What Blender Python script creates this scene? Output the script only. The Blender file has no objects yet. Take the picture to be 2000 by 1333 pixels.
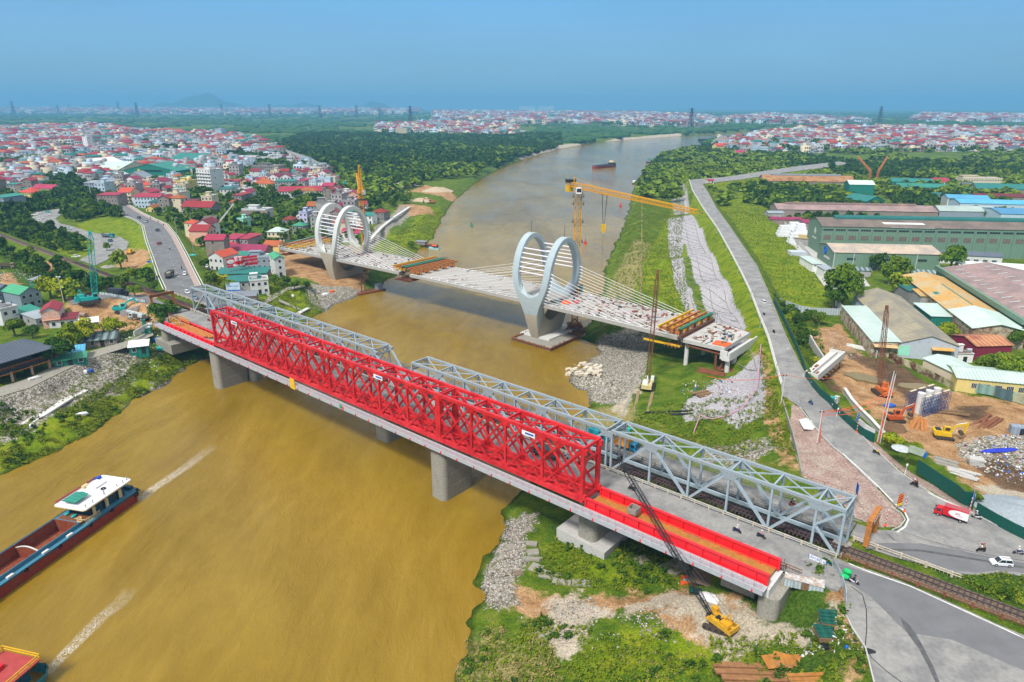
import bpy, math, random
from math import cos, sin, pi, hypot
import numpy as np
from mathutils import Vector, Matrix
Vc=Vector
SC=bpy.context.scene
HAZE=1.4e-4
COL=SC.collection
rnd=random.Random(7)
R=math.radians
H=90.0; TILT=R(19); FPX=1333.0
cam_d=bpy.data.cameras.new('camera'); cam=bpy.data.objects.new('camera', cam_d); COL.objects.link(cam)
cam_d.sensor_width=36; cam_d.lens=36 * FPX / 2000; cam_d.clip_start=1; cam_d.clip_end=60000
cam.location=(0, 0, H); cam.rotation_euler=(R(90) - TILT, 0, 0); SC.camera=cam
SUN_EL, SUN_AZ=R(52), R(-35)
w=bpy.data.worlds.new('World'); SC.world=w; w.use_nodes=True
nt=w.node_tree; nt.nodes.clear()
sky=nt.nodes.new('ShaderNodeTexSky'); sky.sky_type='NISHITA'; sky.sun_disc=False
sky.sun_elevation=SUN_EL; sky.sun_rotation=R(145); sky.air_density=1.0; sky.dust_density=2.0; sky.ozone_density=3.0; sky.altitude=0
bg=nt.nodes.new('ShaderNodeBackground'); out=nt.nodes.new('ShaderNodeOutputWorld')
tc=nt.nodes.new('ShaderNodeTexCoord'); sp=nt.nodes.new('ShaderNodeSeparateXYZ'); nt.links.new(tc.outputs['Generated'], sp.inputs[0])
cr=nt.nodes.new('ShaderNodeValToRGB'); nt.links.new(sp.outputs['Z'], cr.inputs[0])
e=cr.color_ramp.elements
e[0].position=0.0; e[0].color=(2.2, 4.2, 5.6, 1)
e[1].position=0.15; e[1].color=(1.25, 3.8, 7.0, 1)
n5=e.new(.3); n5.color=(6.2, 6.5, 6.8, 1)
n3=e.new(0.6); n3.color=(6.2, 6.9, 7.9, 1)
n4=e.new(1.0); n4.color=(10.5, 10.2, 9.8, 1)
nz=nt.nodes.new('ShaderNodeTexNoise'); nz.inputs['Scale'].default_value=1.6; nz.inputs['Detail'].default_value=5
mp=nt.nodes.new('ShaderNodeMapping'); mp.inputs['Scale'].default_value=(1, 1, 4); nt.links.new(tc.outputs['Generated'], mp.inputs[0]); nt.links.new(mp.outputs[0], nz.inputs[0])
mr=nt.nodes.new('ShaderNodeMapRange'); mr.inputs['From Min'].default_value=.3; mr.inputs['From Max'].default_value=.7; mr.inputs['To Min'].default_value=.9; mr.inputs['To Max'].default_value=1.1
nt.links.new(nz.outputs[0], mr.inputs[0])
vm=nt.nodes.new('ShaderNodeVectorMath'); vm.operation='SCALE'; nt.links.new(cr.outputs[0], vm.inputs[0]); nt.links.new(mr.outputs[0], vm.inputs['Scale'])
mx=nt.nodes.new('ShaderNodeMix'); mx.data_type='RGBA'; mx.inputs[0].default_value=0.82
nt.links.new(sky.outputs[0], mx.inputs['A']); nt.links.new(vm.outputs[0], mx.inputs['B'])
nt.links.new(mx.outputs['Result'], bg.inputs[0]); bg.inputs[1].default_value=0.075
nt.links.new(bg.outputs[0], out.inputs[0])
sun_d=bpy.data.lights.new('sun','SUN'); sun_d.energy=3.0; sun_d.angle=R(10); sun_d.color=(1, .96, .9)
sun=bpy.data.objects.new('sun', sun_d); COL.objects.link(sun); sun.rotation_euler=(R(90) - SUN_EL, 0, SUN_AZ)
SC.view_settings.view_transform='Standard'; SC.view_settings.look='None'; SC.view_settings.exposure=0.7; SC.view_settings.gamma=1
SC.cycles.max_bounces=6; SC.cycles.volume_bounces=0; SC.cycles.transparent_max_bounces=6
SC.cycles.use_adaptive_sampling=True; SC.cycles.adaptive_threshold=0.02
SC.render.film_transparent=False
CT, ST=cos(TILT), sin(TILT)
def W(px, py, z=0.0):            # where the line of sight through a pixel of the survey photo meets height z
 u=(px - 1000) / FPX; v=(666.5 - py) / FPX
 t=(z - H) / (-ST + v * CT)
 return Vc((u * t, (CT + v * ST) * t, z))
DX, DY=0.7635, -0.6458         # direction of the three parallel bridges
NX, NY=0.6458, 0.7635          # across them, away from the camera
def B(s, n, z): return Vc((s * DX + n * NX, s * DY + n * NY, z))
BANG=math.atan2(DY, DX)
class MB:
 def __init__(self): self.v=[]; self.f=[]; self.m=[]; self.k=0
 def mat(self, k): self.k=k; return self
 def add(self, vs, fs):
  b=len(self.v); self.v += [tuple(p) for p in vs]
  for f in fs: self.f.append(tuple(b + i for i in f)); self.m.append(self.k)
  return self
 def box(self, x0, x1, y0, y1, z0, z1):
  return self.add([(x0,y0,z0),(x1,y0,z0),(x1,y1,z0),(x0,y1,z0),(x0,y0,z1),(x1,y0,z1),(x1,y1,z1),(x0,y1,z1)],
   [(3,2,1,0),(4,5,6,7),(0,1,5,4),(1,2,6,5),(2,3,7,6),(3,0,4,7)])
 def cbox(self, c, sx, sy, sz, rz=0, rx=0, ry=0):
  M=Matrix.Translation(Vc(c)) @ Matrix.Rotation(rz,4,'Z') @ Matrix.Rotation(ry,4,'Y') @ Matrix.Rotation(rx,4,'X')
  vs=[M @ Vc((a*sx/2,b*sy/2,d*sz/2)) for d in (-1,1) for a,b in ((-1,-1),(1,-1),(1,1),(-1,1))]
  return self.add(vs, [(3,2,1,0),(4,5,6,7),(0,1,5,4),(1,2,6,5),(2,3,7,6),(3,0,4,7)])
 def beam(self, p, q, wd, ht=None, up=(0,0,1)):
  p=Vc(p); q=Vc(q); d=q - p
  if d.length < 1e-6: return self
  d.normalize(); ht=ht or wd; up=Vc(up)
  if abs(d.dot(up)) > .98: up=Vc((1,0,0)) if abs(d.x) < .9 else Vc((0,1,0))
  s=d.cross(up).normalized() * wd/2; t=s.cross(d).normalized() * ht/2
  return self.add([p-s-t,p+s-t,p+s+t,p-s+t,q-s-t,q+s-t,q+s+t,q-s+t],
   [(0,1,2,3),(7,6,5,4),(4,5,1,0),(5,6,2,1),(6,7,3,2),(7,4,0,3)])
 def cyl(self, p, q, r, n=8, r2=None, cap=True):
  p=Vc(p); q=Vc(q); d=(q-p).normalized(); r2=r if r2 is None else r2
  a=Vc((0,0,1)) if abs(d.z) < .9 else Vc((1,0,0))
  s=d.cross(a).normalized(); t=d.cross(s).normalized()
  vs=[p+(s*cos(2*pi*i/n)+t*sin(2*pi*i/n))*r for i in range(n)] + [q+(s*cos(2*pi*i/n)+t*sin(2*pi*i/n))*r2 for i in range(n)]
  fs=[(i,i+n,(i+1)%n+n,(i+1)%n) for i in range(n)]
  if cap: fs += [tuple(range(n)), tuple(range(2*n-1,n-1,-1))]
  return self.add(vs, fs)
 def tube(self, pts, r, n=5):
  for a, b in zip(pts[:-1], pts[1:]): self.cyl(a, b, r, n)
  return self
 def prism(self, poly, z0, z1):
  n=len(poly); area=sum(poly[i][0]*poly[(i+1)%n][1]-poly[(i+1)%n][0]*poly[i][1] for i in range(n))
  if area < 0: poly=poly[::-1]
  vs=[(p[0],p[1],z0) for p in poly] + [(p[0],p[1],z1) for p in poly]
  return self.add(vs, [tuple(range(n-1,-1,-1)), tuple(range(n,2*n))] + [(i,(i+1)%n,(i+1)%n+n,i+n) for i in range(n)])
 def prof(self, poly, y0, y1):           # profile in x,z swept along y
  n=len(poly); area=sum(poly[i][0]*poly[(i+1)%n][1]-poly[(i+1)%n][0]*poly[i][1] for i in range(n))
  if area < 0: poly=poly[::-1]
  vs=[(p[0],y0,p[1]) for p in poly] + [(p[0],y1,p[1]) for p in poly]
  return self.add(vs, [tuple(range(n)), tuple(range(2*n-1,n-1,-1))] + [(i,i+n,(i+1)%n+n,(i+1)%n) for i in range(n)])
 def ball(self, c, rx, ry, rz, n=8, m=5, j=0):
  vs=[]; fs=[]
  for a in range(m+1):
   th=pi*a/m
   for b in range(n):
    ph=2*pi*b/n; q=1+(rnd.uniform(-j,j) if j else 0)
    vs.append((c[0]+rx*q*sin(th)*cos(ph), c[1]+ry*q*sin(th)*sin(ph), c[2]+rz*q*cos(th)))
  for a in range(m):
   for b in range(n): fs.append((a*n+b,(a+1)*n+b,(a+1)*n+(b+1)%n,a*n+(b+1)%n))
  return self.add(vs, fs)
 def torus(self, c, axis, r, t, n=12, k=6):
  ax=Vc(axis).normalized(); a=Vc((0,0,1)) if abs(ax.z) < .9 else Vc((1,0,0))
  s=ax.cross(a).normalized(); u=ax.cross(s).normalized(); vs=[]; fs=[]
  for i in range(n):
   A=2*pi*i/n; d=s*cos(A)+u*sin(A)
   for j in range(k):
    Q=2*pi*j/k; vs.append(Vc(c)+d*(r+t*cos(Q))+ax*t*sin(Q))
  for i in range(n):
   for j in range(k): fs.append((i*k+j,((i+1)%n)*k+j,((i+1)%n)*k+(j+1)%k,i*k+(j+1)%k))
  return self.add(vs, fs)
 def mesh(self, name, mats, smooth=False):
  me=bpy.data.meshes.new(name); me.from_pydata(self.v, [], self.f)
  if not isinstance(mats, (list, tuple)): mats=[mats]
  for m in mats: me.materials.append(m)
  if len(mats) > 1: me.polygons.foreach_set('material_index', self.m)
  if smooth: me.polygons.foreach_set('use_smooth', [True]*len(self.f))
  me.update(); return me
 def mk(self, name, mats, parent=None, smooth=False, **kw):
  return obj(name, self.mesh(name, mats, smooth), parent, **kw)
def tag(o, label=None, cat=None, group=None, kind=None):
 if label: o['label']=label
 if cat: o['category']=cat
 if group: o['group']=group
 if kind: o['kind']=kind
 return o
def obj(name, me, parent=None, label=None, cat=None, group=None, kind=None, loc=None, rz=0):
 o=bpy.data.objects.new(name, me); COL.objects.link(o)
 if parent: o.parent=parent
 if loc is not None: o.location=loc
 if rz: o.rotation_euler=(0,0,rz)
 return tag(o, label, cat, group, kind)
def thing(name, label, cat, loc=(0,0,0), rz=0, group=None):
 return obj(name, None, None, label, cat, group, None, loc, rz)
KIDS={}
def children(o): return [c for c in COL.objects if c.parent == o]
def tree_of(o): return [(c, tree_of(c)) for c in children(o)]
def dup(o, label, loc, rz=0, group=None, sc=None, kids=None):
 if o.name not in KIDS: KIDS[o.name]=tree_of(o)
 r=o.copy(); COL.objects.link(r); r.location=loc; r.rotation_euler=(0,0,rz)
 if sc: r.scale=(sc,sc,sc) if not hasattr(sc,'__len__') else sc
 if label: r['label']=label
 if group: r['group']=group
 def rec(par, ks):
  for c, sub in ks:
   d=c.copy(); COL.objects.link(d); d.parent=par; rec(d, sub)
 rec(r, KIDS[o.name]); return r
MATS={}
def mat(name, col, rough=.7, metal=0.0, var=.12, scale=.5, col2=None, mix=.5, bump=0.0, bscale=None, spec=.3, obr=0.0, coord='pos', stretch=None):
 if name in MATS: return MATS[name]
 m=bpy.data.materials.new(name); m.use_nodes=True; t=m.node_tree; b=t.nodes['Principled BSDF']; L=t.links.new
 b.inputs['Roughness'].default_value=rough; b.inputs['Metallic'].default_value=metal; b.inputs['Specular IOR Level'].default_value=spec
 if coord == 'pos': src=t.nodes.new('ShaderNodeNewGeometry').outputs['Position']
 else: src=t.nodes.new('ShaderNodeTexCoord').outputs['Object']
 if stretch:
  mp=t.nodes.new('ShaderNodeMapping'); mp.inputs['Scale'].default_value=stretch; L(src, mp.inputs[0]); src=mp.outputs[0]
 n1=t.nodes.new('ShaderNodeTexNoise'); n1.inputs['Scale'].default_value=scale; n1.inputs['Detail'].default_value=8; n1.inputs['Roughness'].default_value=.65; L(src, n1.inputs['Vector'])
 c=Vc(col[:3]); cr=t.nodes.new('ShaderNodeValToRGB'); L(n1.outputs['Fac'], cr.inputs[0]); E=cr.color_ramp.elements
 c2=Vc(col2) if col2 else c
 E[0].position=.3; E[1].position=.7
 E[0].color=(*(c*(1-var)),1)
 k=c2 if col2 else c*(1+var)
 E[1].color=(*k,1)
 if col2: E[0].position=mix-.08; E[1].position=mix+.08
 res=cr.outputs[0]
 if col2:   # second noise adds grain over both
  n2=t.nodes.new('ShaderNodeTexNoise'); n2.inputs['Scale'].default_value=scale*7; n2.inputs['Detail'].default_value=5; L(src, n2.inputs['Vector'])
  r2=t.nodes.new('ShaderNodeMapRange'); r2.inputs['From Min'].default_value=.3; r2.inputs['From Max'].default_value=.7; r2.inputs['To Min'].default_value=1-var; r2.inputs['To Max'].default_value=1+var; L(n2.outputs['Fac'], r2.inputs[0])
  v=t.nodes.new('ShaderNodeVectorMath'); v.operation='SCALE'; L(res, v.inputs[0]); L(r2.outputs[0], v.inputs['Scale']); res=v.outputs[0]
 if obr:
  oi=t.nodes.new('ShaderNodeObjectInfo'); h=t.nodes.new('ShaderNodeHueSaturation'); L(res, h.inputs['Color'])
  r3=t.nodes.new('ShaderNodeMapRange'); r3.inputs['To Min'].default_value=1-obr; r3.inputs['To Max'].default_value=1+obr; L(oi.outputs['Random'], r3.inputs[0]); L(r3.outputs[0], h.inputs['Value'])
  r4=t.nodes.new('ShaderNodeMapRange'); r4.inputs['To Min'].default_value=.5+obr*.07; r4.inputs['To Max'].default_value=.5-obr*.07; L(oi.outputs['Random'], r4.inputs[0]); L(r4.outputs[0], h.inputs['Hue']); res=h.outputs[0]
 L(res, b.inputs['Base Color'])
 if bump:
  n4=t.nodes.new('ShaderNodeTexNoise'); n4.inputs['Scale'].default_value=bscale or scale*4; n4.inputs['Detail'].default_value=6; L(src, n4.inputs['Vector'])
  bp=t.nodes.new('ShaderNodeBump'); bp.inputs['Strength'].default_value=min(1,bump); bp.inputs['Distance'].default_value=.2; L(n4.outputs['Fac'], bp.inputs['Height']); L(bp.outputs[0], b.inputs['Normal'])
 MATS[name]=m; return m
def corr(name, col, pitch=.8, rough=.5, var=.1, col2=None, mix=.5, axis='x', scale=.25, metal=0.0, dark=.75, obr=0.0):   # ribbed sheet metal, rib shade and some real stripes banded into the colour
 if name in MATS: return MATS[name]
 m=mat(name, col, rough, metal, var, scale, col2, mix, coord='obj', obr=obr); t=m.node_tree; L=t.links.new; b=t.nodes['Principled BSDF']
 tc=t.nodes.new('ShaderNodeTexCoord'); wv=t.nodes.new('ShaderNodeTexWave'); wv.bands_direction=axis.upper(); wv.inputs['Scale'].default_value=6.283/pitch/20*1.0
 L(tc.outputs['Object'], wv.inputs[0])
 lk=b.inputs['Base Color'].links[0]; src=lk.from_socket
 r=t.nodes.new('ShaderNodeMapRange'); r.inputs['To Min'].default_value=dark; r.inputs['To Max'].default_value=1.08; L(wv.outputs['Fac'], r.inputs[0])
 v=t.nodes.new('ShaderNodeVectorMath'); v.operation='SCALE'; L(src, v.inputs[0]); L(r.outputs[0], v.inputs['Scale']); L(v.outputs[0], b.inputs['Base Color'])
 return m
def srgb(r, g, b):
 f=lambda c: (c/255/12.92) if c/255 <= .04045 else ((c/255+.055)/1.055)**2.4
 return (f(r), f(g), f(b))
M_red=mat('red_paint', (.5,.007,.012), .45, 0, .12, .22, col2=(.6,.02,.025), mix=.5, spec=.4)
M_redlit=mat('red_paint_lit', (.7,.012,.02), .4, 0, .08, .5, spec=.5)  # lit copy of the red paint, brightness on the girders put into the colour
M_grey=mat('grey_blue_paint', (.30,.37,.41), .55, 0, .12, .5, spec=.35)
M_rustgrey=mat('rusty_grey_paint', (.33,.39,.42), .6, 0, .2, .9, col2=(.28,.13,.06), mix=.66)
M_walk=mat('galvanised_walkway', (.42,.43,.46), .5, .1, .1, 1)
M_rail=mat('galvanised_steel', (.5,.52,.54), .45, .5, .1, 2)
M_ochre=mat('rusty_ochre_plate', (.46,.19,.035), .8, 0, .2, .16, col2=(.22,.12,.05), mix=.6, stretch=(1,1,1))
M_conc=mat('weathered_concrete', (.33,.31,.26), .9, 0, .18, .35, col2=(.2,.18,.14), mix=.64, bump=.3, bscale=3)
M_concw=mat('fresh_concrete', (.52,.51,.48), .9, 0, .14, .5, col2=(.36,.33,.28), mix=.62, bump=.2, bscale=3)
M_concp=mat('pale_concrete', (.62,.61,.58), .85, 0, .1, .5, col2=(.45,.43,.4), mix=.66)
M_asph=mat('asphalt', (.16,.16,.16), .88, 0, .16, .25, col2=(.17,.172,.175), mix=.52, bump=.15, bscale=8)
M_asph2=mat('pale_asphalt', (.22,.215,.21), .9, 0, .12, .2, col2=(.27,.262,.245), mix=.5, bump=.15, bscale=8)
M_line=mat('road_paint', (.62,.62,.6), .8, 0, .25, 1.5)
M_rust=mat('rusty_steel', (.2,.075,.035), .85, .1, .35, 1.2)
M_rustor=mat('orange_rust', (.42,.16,.04), .8, 0, .3, 1)
M_dark=mat('dark_metal', (.03,.032,.035), .6, .3, .2, 2)
M_black=mat('black_rubber', (.012,.012,.013), .8)
M_glass=mat('dark_glass', (.02,.028,.035), .12, 0, .1, 1, spec=.6)
M_white=mat('white_paint', (.72,.72,.72), .5, 0, .06, 1)
M_yel=mat('crane_yellow', (.62,.3,.015), .5, 0, .15, 1.5)
M_yel2=mat('machine_yellow', (.6,.36,.02), .5, 0, .15, 1.5)
M_orange=mat('machine_orange', (.6,.13,.02), .5, 0, .15, 1.5)
M_teal=mat('teal_paint', (.02,.36,.33), .5, 0, .12, 1.5)
M_track=mat('muddy_track', (.09,.065,.045), .9, .2, .3, 3)
M_wood=mat('brown_timber', (.2,.12,.06), .9, 0, .25, 2)
M_cable=mat('white_cable_sheath', (.72,.7,.72), .4, 0, .05, 1)
M_blue=mat('blue_paint', (.02,.09,.42), .5)
M_skin=mat('skin', (.45,.26,.17), .6)
M_green=corr('green_hoarding_sheet', (.008,.085,.06), 1.2, .5, .12)
M_galv=corr('pale_corrugated_sheet', (.4,.46,.48), 1.0, .5, .14, scale=.5)
# ================================================================ terrain
def WP(pts, z=0.0): return np.array([W(p[0], p[1], p[2] if len(p) > 2 else z)[:2] for p in pts])
RIVER=WP([(-120,1010),(0,926),(60,905),(120,880),(185,845),(245,790),(320,755),(350,727),(400,700),(440,688),(500,668),(560,650),(615,620),(655,597),(700,580),(735,562),(760,545),(790,525),(808,498),(845,465),(862,430),(880,400),(905,378),(925,360),(950,345),(985,325),(1040,306),(1090,292),(1160,279),(1260,271),(1330,266),(1400,261),(1470,257),(1540,254),
 (1700,252),(1700,257),(1560,259),(1500,262),(1440,268),(1400,276),(1350,290),(1302,303),(1267,322),(1252,345),(1237,372),(1230,405),(1217,445),(1200,480),(1187,512),(1178,560),(1165,600),(1150,625),(1143,645),(1132,662),(1158,672),(1172,688),(1155,705),(1125,725),(1108,740),(1120,755),(1145,765),(1152,790),(1140,810),(1105,850),(1060,900),(1010,975),(990,1000),(978,1040),(965,1075),(938,1140),(948,1165),(920,1195),(905,1240),(893,1290),(885,1340),(870,1600),(-700,1600)])
CTRL=[(-150,900,9),(-150,1000,3),(0,770,9),(60,745,9),(125,715,9),(180,690,9),(250,670,9),(300,640,9),(60,790,5.5),(130,765,5),(200,730,5.5),(260,705,5),(300,700,4),(40,830,3.2),(150,800,3),(250,750,2.5),(30,860,2.5),(350,705,2.3),
 (-100,700,9.5),(60,680,9.5),(200,640,9.5),(100,600,9.5),(30,560,9.5),(150,560,10),(250,590,11.5),(290,625,11),(0,520,9),(60,500,8.5),
 (250,450,8),(100,480,8),(150,430,8),(200,490,8),(240,475,8),(250,510,8.5),(180,540,10),(270,545,10.5),(120,520,9),(0,440,8),(60,400,8),
 (450,420,8),(550,350,8),(300,330,8),(100,350,8),(0,300,8),(200,300,7),(420,500,9),(400,540,10),(420,580,9.5),(480,590,8.5),
 (640,570,3.2),(590,590,4),(560,600,4.5),(540,610,4),(500,580,8),(560,530,6.5),(600,520,6),(450,560,9),(520,560,8),(590,640,2),(660,560,3),(600,560,4.5),
 (800,440,3.5),(760,470,3),(780,400,7),(740,430,8),(850,400,4),(720,470,5.5),(750,500,3),(700,500,6),(690,440,9),(860,370,5),(900,340,4),(1000,300,4),
 (700,350,8),(900,300,6),(700,300,7),(1100,260,6),(500,250,7),(1300,240,6),(0,240,7),(1000,230,6),
 (1240,480,2.6),(1220,560,2),(1290,480,4),(1270,560,3),(1200,700,2),(1180,690,1.2),(1250,760,3.2),(1300,700,4),(1180,820,2.5),(1160,780,1.5),(1330,400,5),(1290,400,4),(1250,420,2.5),(1300,350,4),(1350,320,5),(1450,300,6),(1400,290,4),
 (1335,500,5.5),(1310,400,5),(1375,430,9),(1420,560,10),(1385,500,10),(1360,600,5.5),(1430,630,9.5),(1470,700,10),(1330,700,4.5),(1400,720,6.5),(1330,800,5),(1420,790,8),(1480,800,10.5),(1300,850,4.5),(1200,850,3.5),
 (1400,860,7.5),(1480,870,10),(1520,880,12),(1545,840,12.5),(1350,900,6),(1440,910,9.5),(1570,900,13.6),(1600,920,13.8),(1560,800,13.8),(1640,940,14),(1700,985,14),
 (1450,430,9),(1400,380,10.5),(1500,480,7.5),(1560,540,6.5),(1590,590,6.5),(1530,560,7),(1450,350,8),(1600,400,6),
 (1700,500,6),(1900,500,6),(1750,620,6),(1900,700,7),(1650,680,7.5),(1800,760,8.5),(1700,760,8.5),(1640,640,7),(1560,640,8),(1600,700,8.5),(1660,740,8.5),(1690,800,10),(1850,880,10),(1950,950,11),(1980,1020,13),(1750,830,10),(1800,900,12),(1850,950,12.5),(2050,900,10),(2200,800,8),
 (1600,280,6),(1800,280,6),(1950,380,6),(1700,380,6),(1600,330,6),(1900,230,6),
 (950,1250,1.0),(1000,1180,1.6),(1000,1130,1.5),(1050,1100,1.8),(1000,1300,1.6),(1060,1300,2.4),(960,1320,1.2),(1150,1150,2.8),(1250,1150,3.6),(1200,1300,3.4),(1350,1200,6),(1400,1230,6.6),(1480,1200,8.5),(1550,1250,9.2),(1620,1180,10.8),(1640,1280,11.6),(1500,1320,8),(1600,1130,12),(1540,1110,11.5),(1650,1330,12),(1350,1320,5.5),
 (1180,1050,2.4),(1120,1010,2),(1250,1080,3.5),(1320,1130,4.6),(1450,1140,8),(1150,960,2.2),(1250,950,4.5),(1350,1000,6),(1500,1060,9.5),(1850,1160,12.5),(1950,1160,12.5),(1750,1110,13),(2000,1190,13),(2200,1300,13.5),(1900,1145,13),
 (1700,1500,13.8),(1400,1500,6),(1100,1500,3)]
CT_XY=WP(CTRL); CT_Z=np.array([c[2] for c in CTRL], float)
ZJ=14.2
def pad(pts, z): return WP(pts, z), z
def bpoly(pts): return np.array([B(s, n, 0)[:2] for s, n in pts])
JUNC=np.vstack([WP([(1525,750),(1527,772),(1570,800),(1600,845),(1625,870),(1645,885),(1675,912),(1712,947),(1747,987),(1765,1000),(1772,1015),(1765,1027),(1750,1037),(1715,1035)],ZJ), bpoly([(-22,128.5),(-22,123.8)]),
 WP([(1679,1057),(1700,1072),(1745,1087),(1814,1105),(1850,1119),(1910,1123),(1955,1118),(2000,1126),(2200,1175),(2200,1130),(2000,1053),(1900,1003),(1825,967),(1787,942),(1755,920),(1725,892),(1700,870),(1670,835),(1640,800),(1610,780),(1582,750)],ZJ)])
KRD=np.vstack([bpoly([(-22,106.3),(-22,114.8)]), WP([(1649,1099),(1700,1114),(1760,1135),(1850,1174),(1940,1216),(2000,1241),(2200,1330),(2500,1560),(1830,1560),(1715,1400),(1706,1333),(1688,1264),(1664,1226),(1652,1196),(1647,1150),(1626,1118)],ZJ)])
DYKE=[((1346,352),(1372,360)),((1352,372),(1384,378)),((1375,410),(1398,405)),((1400,445),(1422,438)),((1425,490),(1452,482)),((1447,532),(1478,520)),((1466,572),(1500,570)),((1482,615),(1516,610)),((1500,660),(1534,655)),((1512,705),(1556,700)),((1525,750),(1582,750))]
DYKE_L=np.array([W(a[0],a[1],13.4+.8*i/10)[:2] for i,(a,b) in enumerate(DYKE)]); DYKE_R=np.array([W(b[0],b[1],13.4+.8*i/10)[:2] for i,(a,b) in enumerate(DYKE)])
DYKE_Z=[13.4+.8*i/10 for i in range(11)]
DFAR=WP([(1346,352),(1372,360),(1450,351),(1530,338),(1610,328),(1660,320),(1640,316),(1560,325),(1490,335),(1420,346)],13.2)
L1L=[(210,400,9.3),(237,420,10),(265,430,10.8),(280,441,11.4),(287,470,12.2),(299,503,12.9),(311,538,13.5),(324,566,14.2)]
L1R=[(245,396,9.3),(275,415,10),(300,427,10.8),(325,438,11.4),(344,462,12.2),(362,495,12.9),(380,532,13.5),(395,561,14.2)]
L1=[W(*p) for p in L1L]; L1b=[W(*p) for p in L1R]
LLOW=np.vstack([WP([(175,577),(207,575),(240,575),(287,577),(320,592),(357,603)],ZJ), bpoly([(-262,114.8),(-262,106.3)]), WP([(317,600),(287,593),(250,586),(212,582),(180,590),(140,596),(135,588)],ZJ)])
LFAR=np.vstack([bpoly([(-258,123.0),(-258,128.5)]), np.array([L1b[-1][:2], L1[-1][:2]])])
LOOP=WP([(60,428),(75,414),(115,408),(122,418),(108,428),(118,437),(140,442),(170,452),(209,460),(235,463),(252,474),(247,487),(227,497),(205,510),(180,522),(150,532),(140,520),(158,506),(178,496),(184,486),(180,470),(160,460),(135,452),(110,446),(85,442)],8.2)
LEFTPATH=WP([(-150,855),(0,775),(60,757),(125,725),(180,700),(250,678),(300,655),(296,645),(250,666),(180,686),(125,708),(60,738),(0,757),(-150,830)],9.1)
FARRD=WP([(523,284),(545,293),(575,305),(600,315),(625,332),(640,330),(632,322),(610,310),(590,303),(560,293),(540,286),(560,279),(555,277),(530,279)],10)
YARD=WP([(1493,392),(1530,400),(1640,480),(1700,560),(1610,560),(1570,505),(1530,455)],6.2)
RPATH=WP([(498,597),(535,575),(560,562),(600,556),(600,560),(560,568),(540,582),(505,603)],7.6)
FLATS=[('asphalt_junction',JUNC,ZJ),('approach_road',KRD,ZJ),('far_dyke_road',DFAR,13.2),('left_lower_road',LLOW,ZJ),('left_link_road',LFAR,ZJ),('loop_road',LOOP,8.2),('riverside_path',LEFTPATH,9.1),('distant_bend_road',FARRD,10.0),('factory_yard',YARD,6.3),('bank_path',RPATH,7.6)]
RAILW=bpoly([(-900,116.4),(-900,121.6),(-262,121.6),(-262,116.4)])
RAILE=bpoly([(-20,116.0),(-20,121.2),(60,121.2),(60,116.0)])
def sdf(poly, X, Y):       # signed distance, positive inside
 d2=np.full(X.shape, 1e18); ins=np.zeros(X.shape, bool); n=len(poly)
 for i in range(n):
  x0,y0=poly[i]; x1,y1=poly[(i+1)%n]; ex,ey=x1-x0,y1-y0
  t=np.clip(((X-x0)*ex+(Y-y0)*ey)/(ex*ex+ey*ey+1e-12),0,1); d2=np.minimum(d2,(X-x0-t*ex)**2+(Y-y0-t*ey)**2)
  c=(y0>Y)!=(y1>Y)
  if ey: ins ^= c & (X < (x1-x0)*(Y-y0)/ey + x0)
 d=np.sqrt(d2); return np.where(ins, d, -d)
def sdb(poly, X, Y, m):    # the same, only worked out near the polygon
 out=np.full(X.shape, -m*1.001); lo=poly.min(0)-m; hi=poly.max(0)+m
 k=(X>lo[0])&(X<hi[0])&(Y>lo[1])&(Y<hi[1])
 if k.any(): out[k]=sdf(poly, X[k], Y[k])
 return out
def sm(x): x=np.clip(x,0,1); return x*x*(3-2*x)
def vnoise(x, y, s, seed=0):
 x=x/s; y=y/s; xi=np.floor(x).astype(np.int64); yi=np.floor(y).astype(np.int64); fx=sm(x-xi); fy=sm(y-yi)
 h=lambda a,b: (np.sin(a*127.1+b*311.7+seed*74.7)*43758.5453)%1.0
 return (h(xi,yi)*(1-fx)+h(xi+1,yi)*fx)*(1-fy)+(h(xi,yi+1)*(1-fx)+h(xi+1,yi+1)*fx)*fy
def carve(z, X, Y, poly, zr, blend=7.0, drop=.18):
 d=sdb(poly, X, Y, blend+1); t=sm((d+blend)/(blend-.6)); tgt=zr-drop if not callable(zr) else zr(X,Y)-drop
 return z*(1-t)+tgt*t
def strip_poly(a, b): return np.vstack([np.array([p[:2] for p in a]), np.array([p[:2] for p in b])[::-1]])
def lerp_along(pts):      # height of the nearest point on a centre line that carries z
 P3=np.array([[p[0],p[1],p[2]] for p in pts])
 def f(X, Y):
  best=np.full(X.shape,1e18); zz=np.zeros(X.shape)
  for i in range(len(P3)-1):
   e=P3[i+1]-P3[i]; t=np.clip(((X-P3[i,0])*e[0]+(Y-P3[i,1])*e[1])/(e[0]**2+e[1]**2),0,1)
   d=(X-P3[i,0]-t*e[0])**2+(Y-P3[i,1]-t*e[1])**2; k=d<best; best=np.where(k,d,best); zz=np.where(k,P3[i,2]+t*e[2],zz)
  return zz
 return f
MIDL1=lerp_along([(a+b)/2 for a,b in zip(L1,L1b)])
MIDDY=lerp_along([Vc(((a[0]+b[0])/2,(a[1]+b[1])/2,z)) for a,b,z in zip(DYKE_L,DYKE_R,DYKE_Z)])
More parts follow.
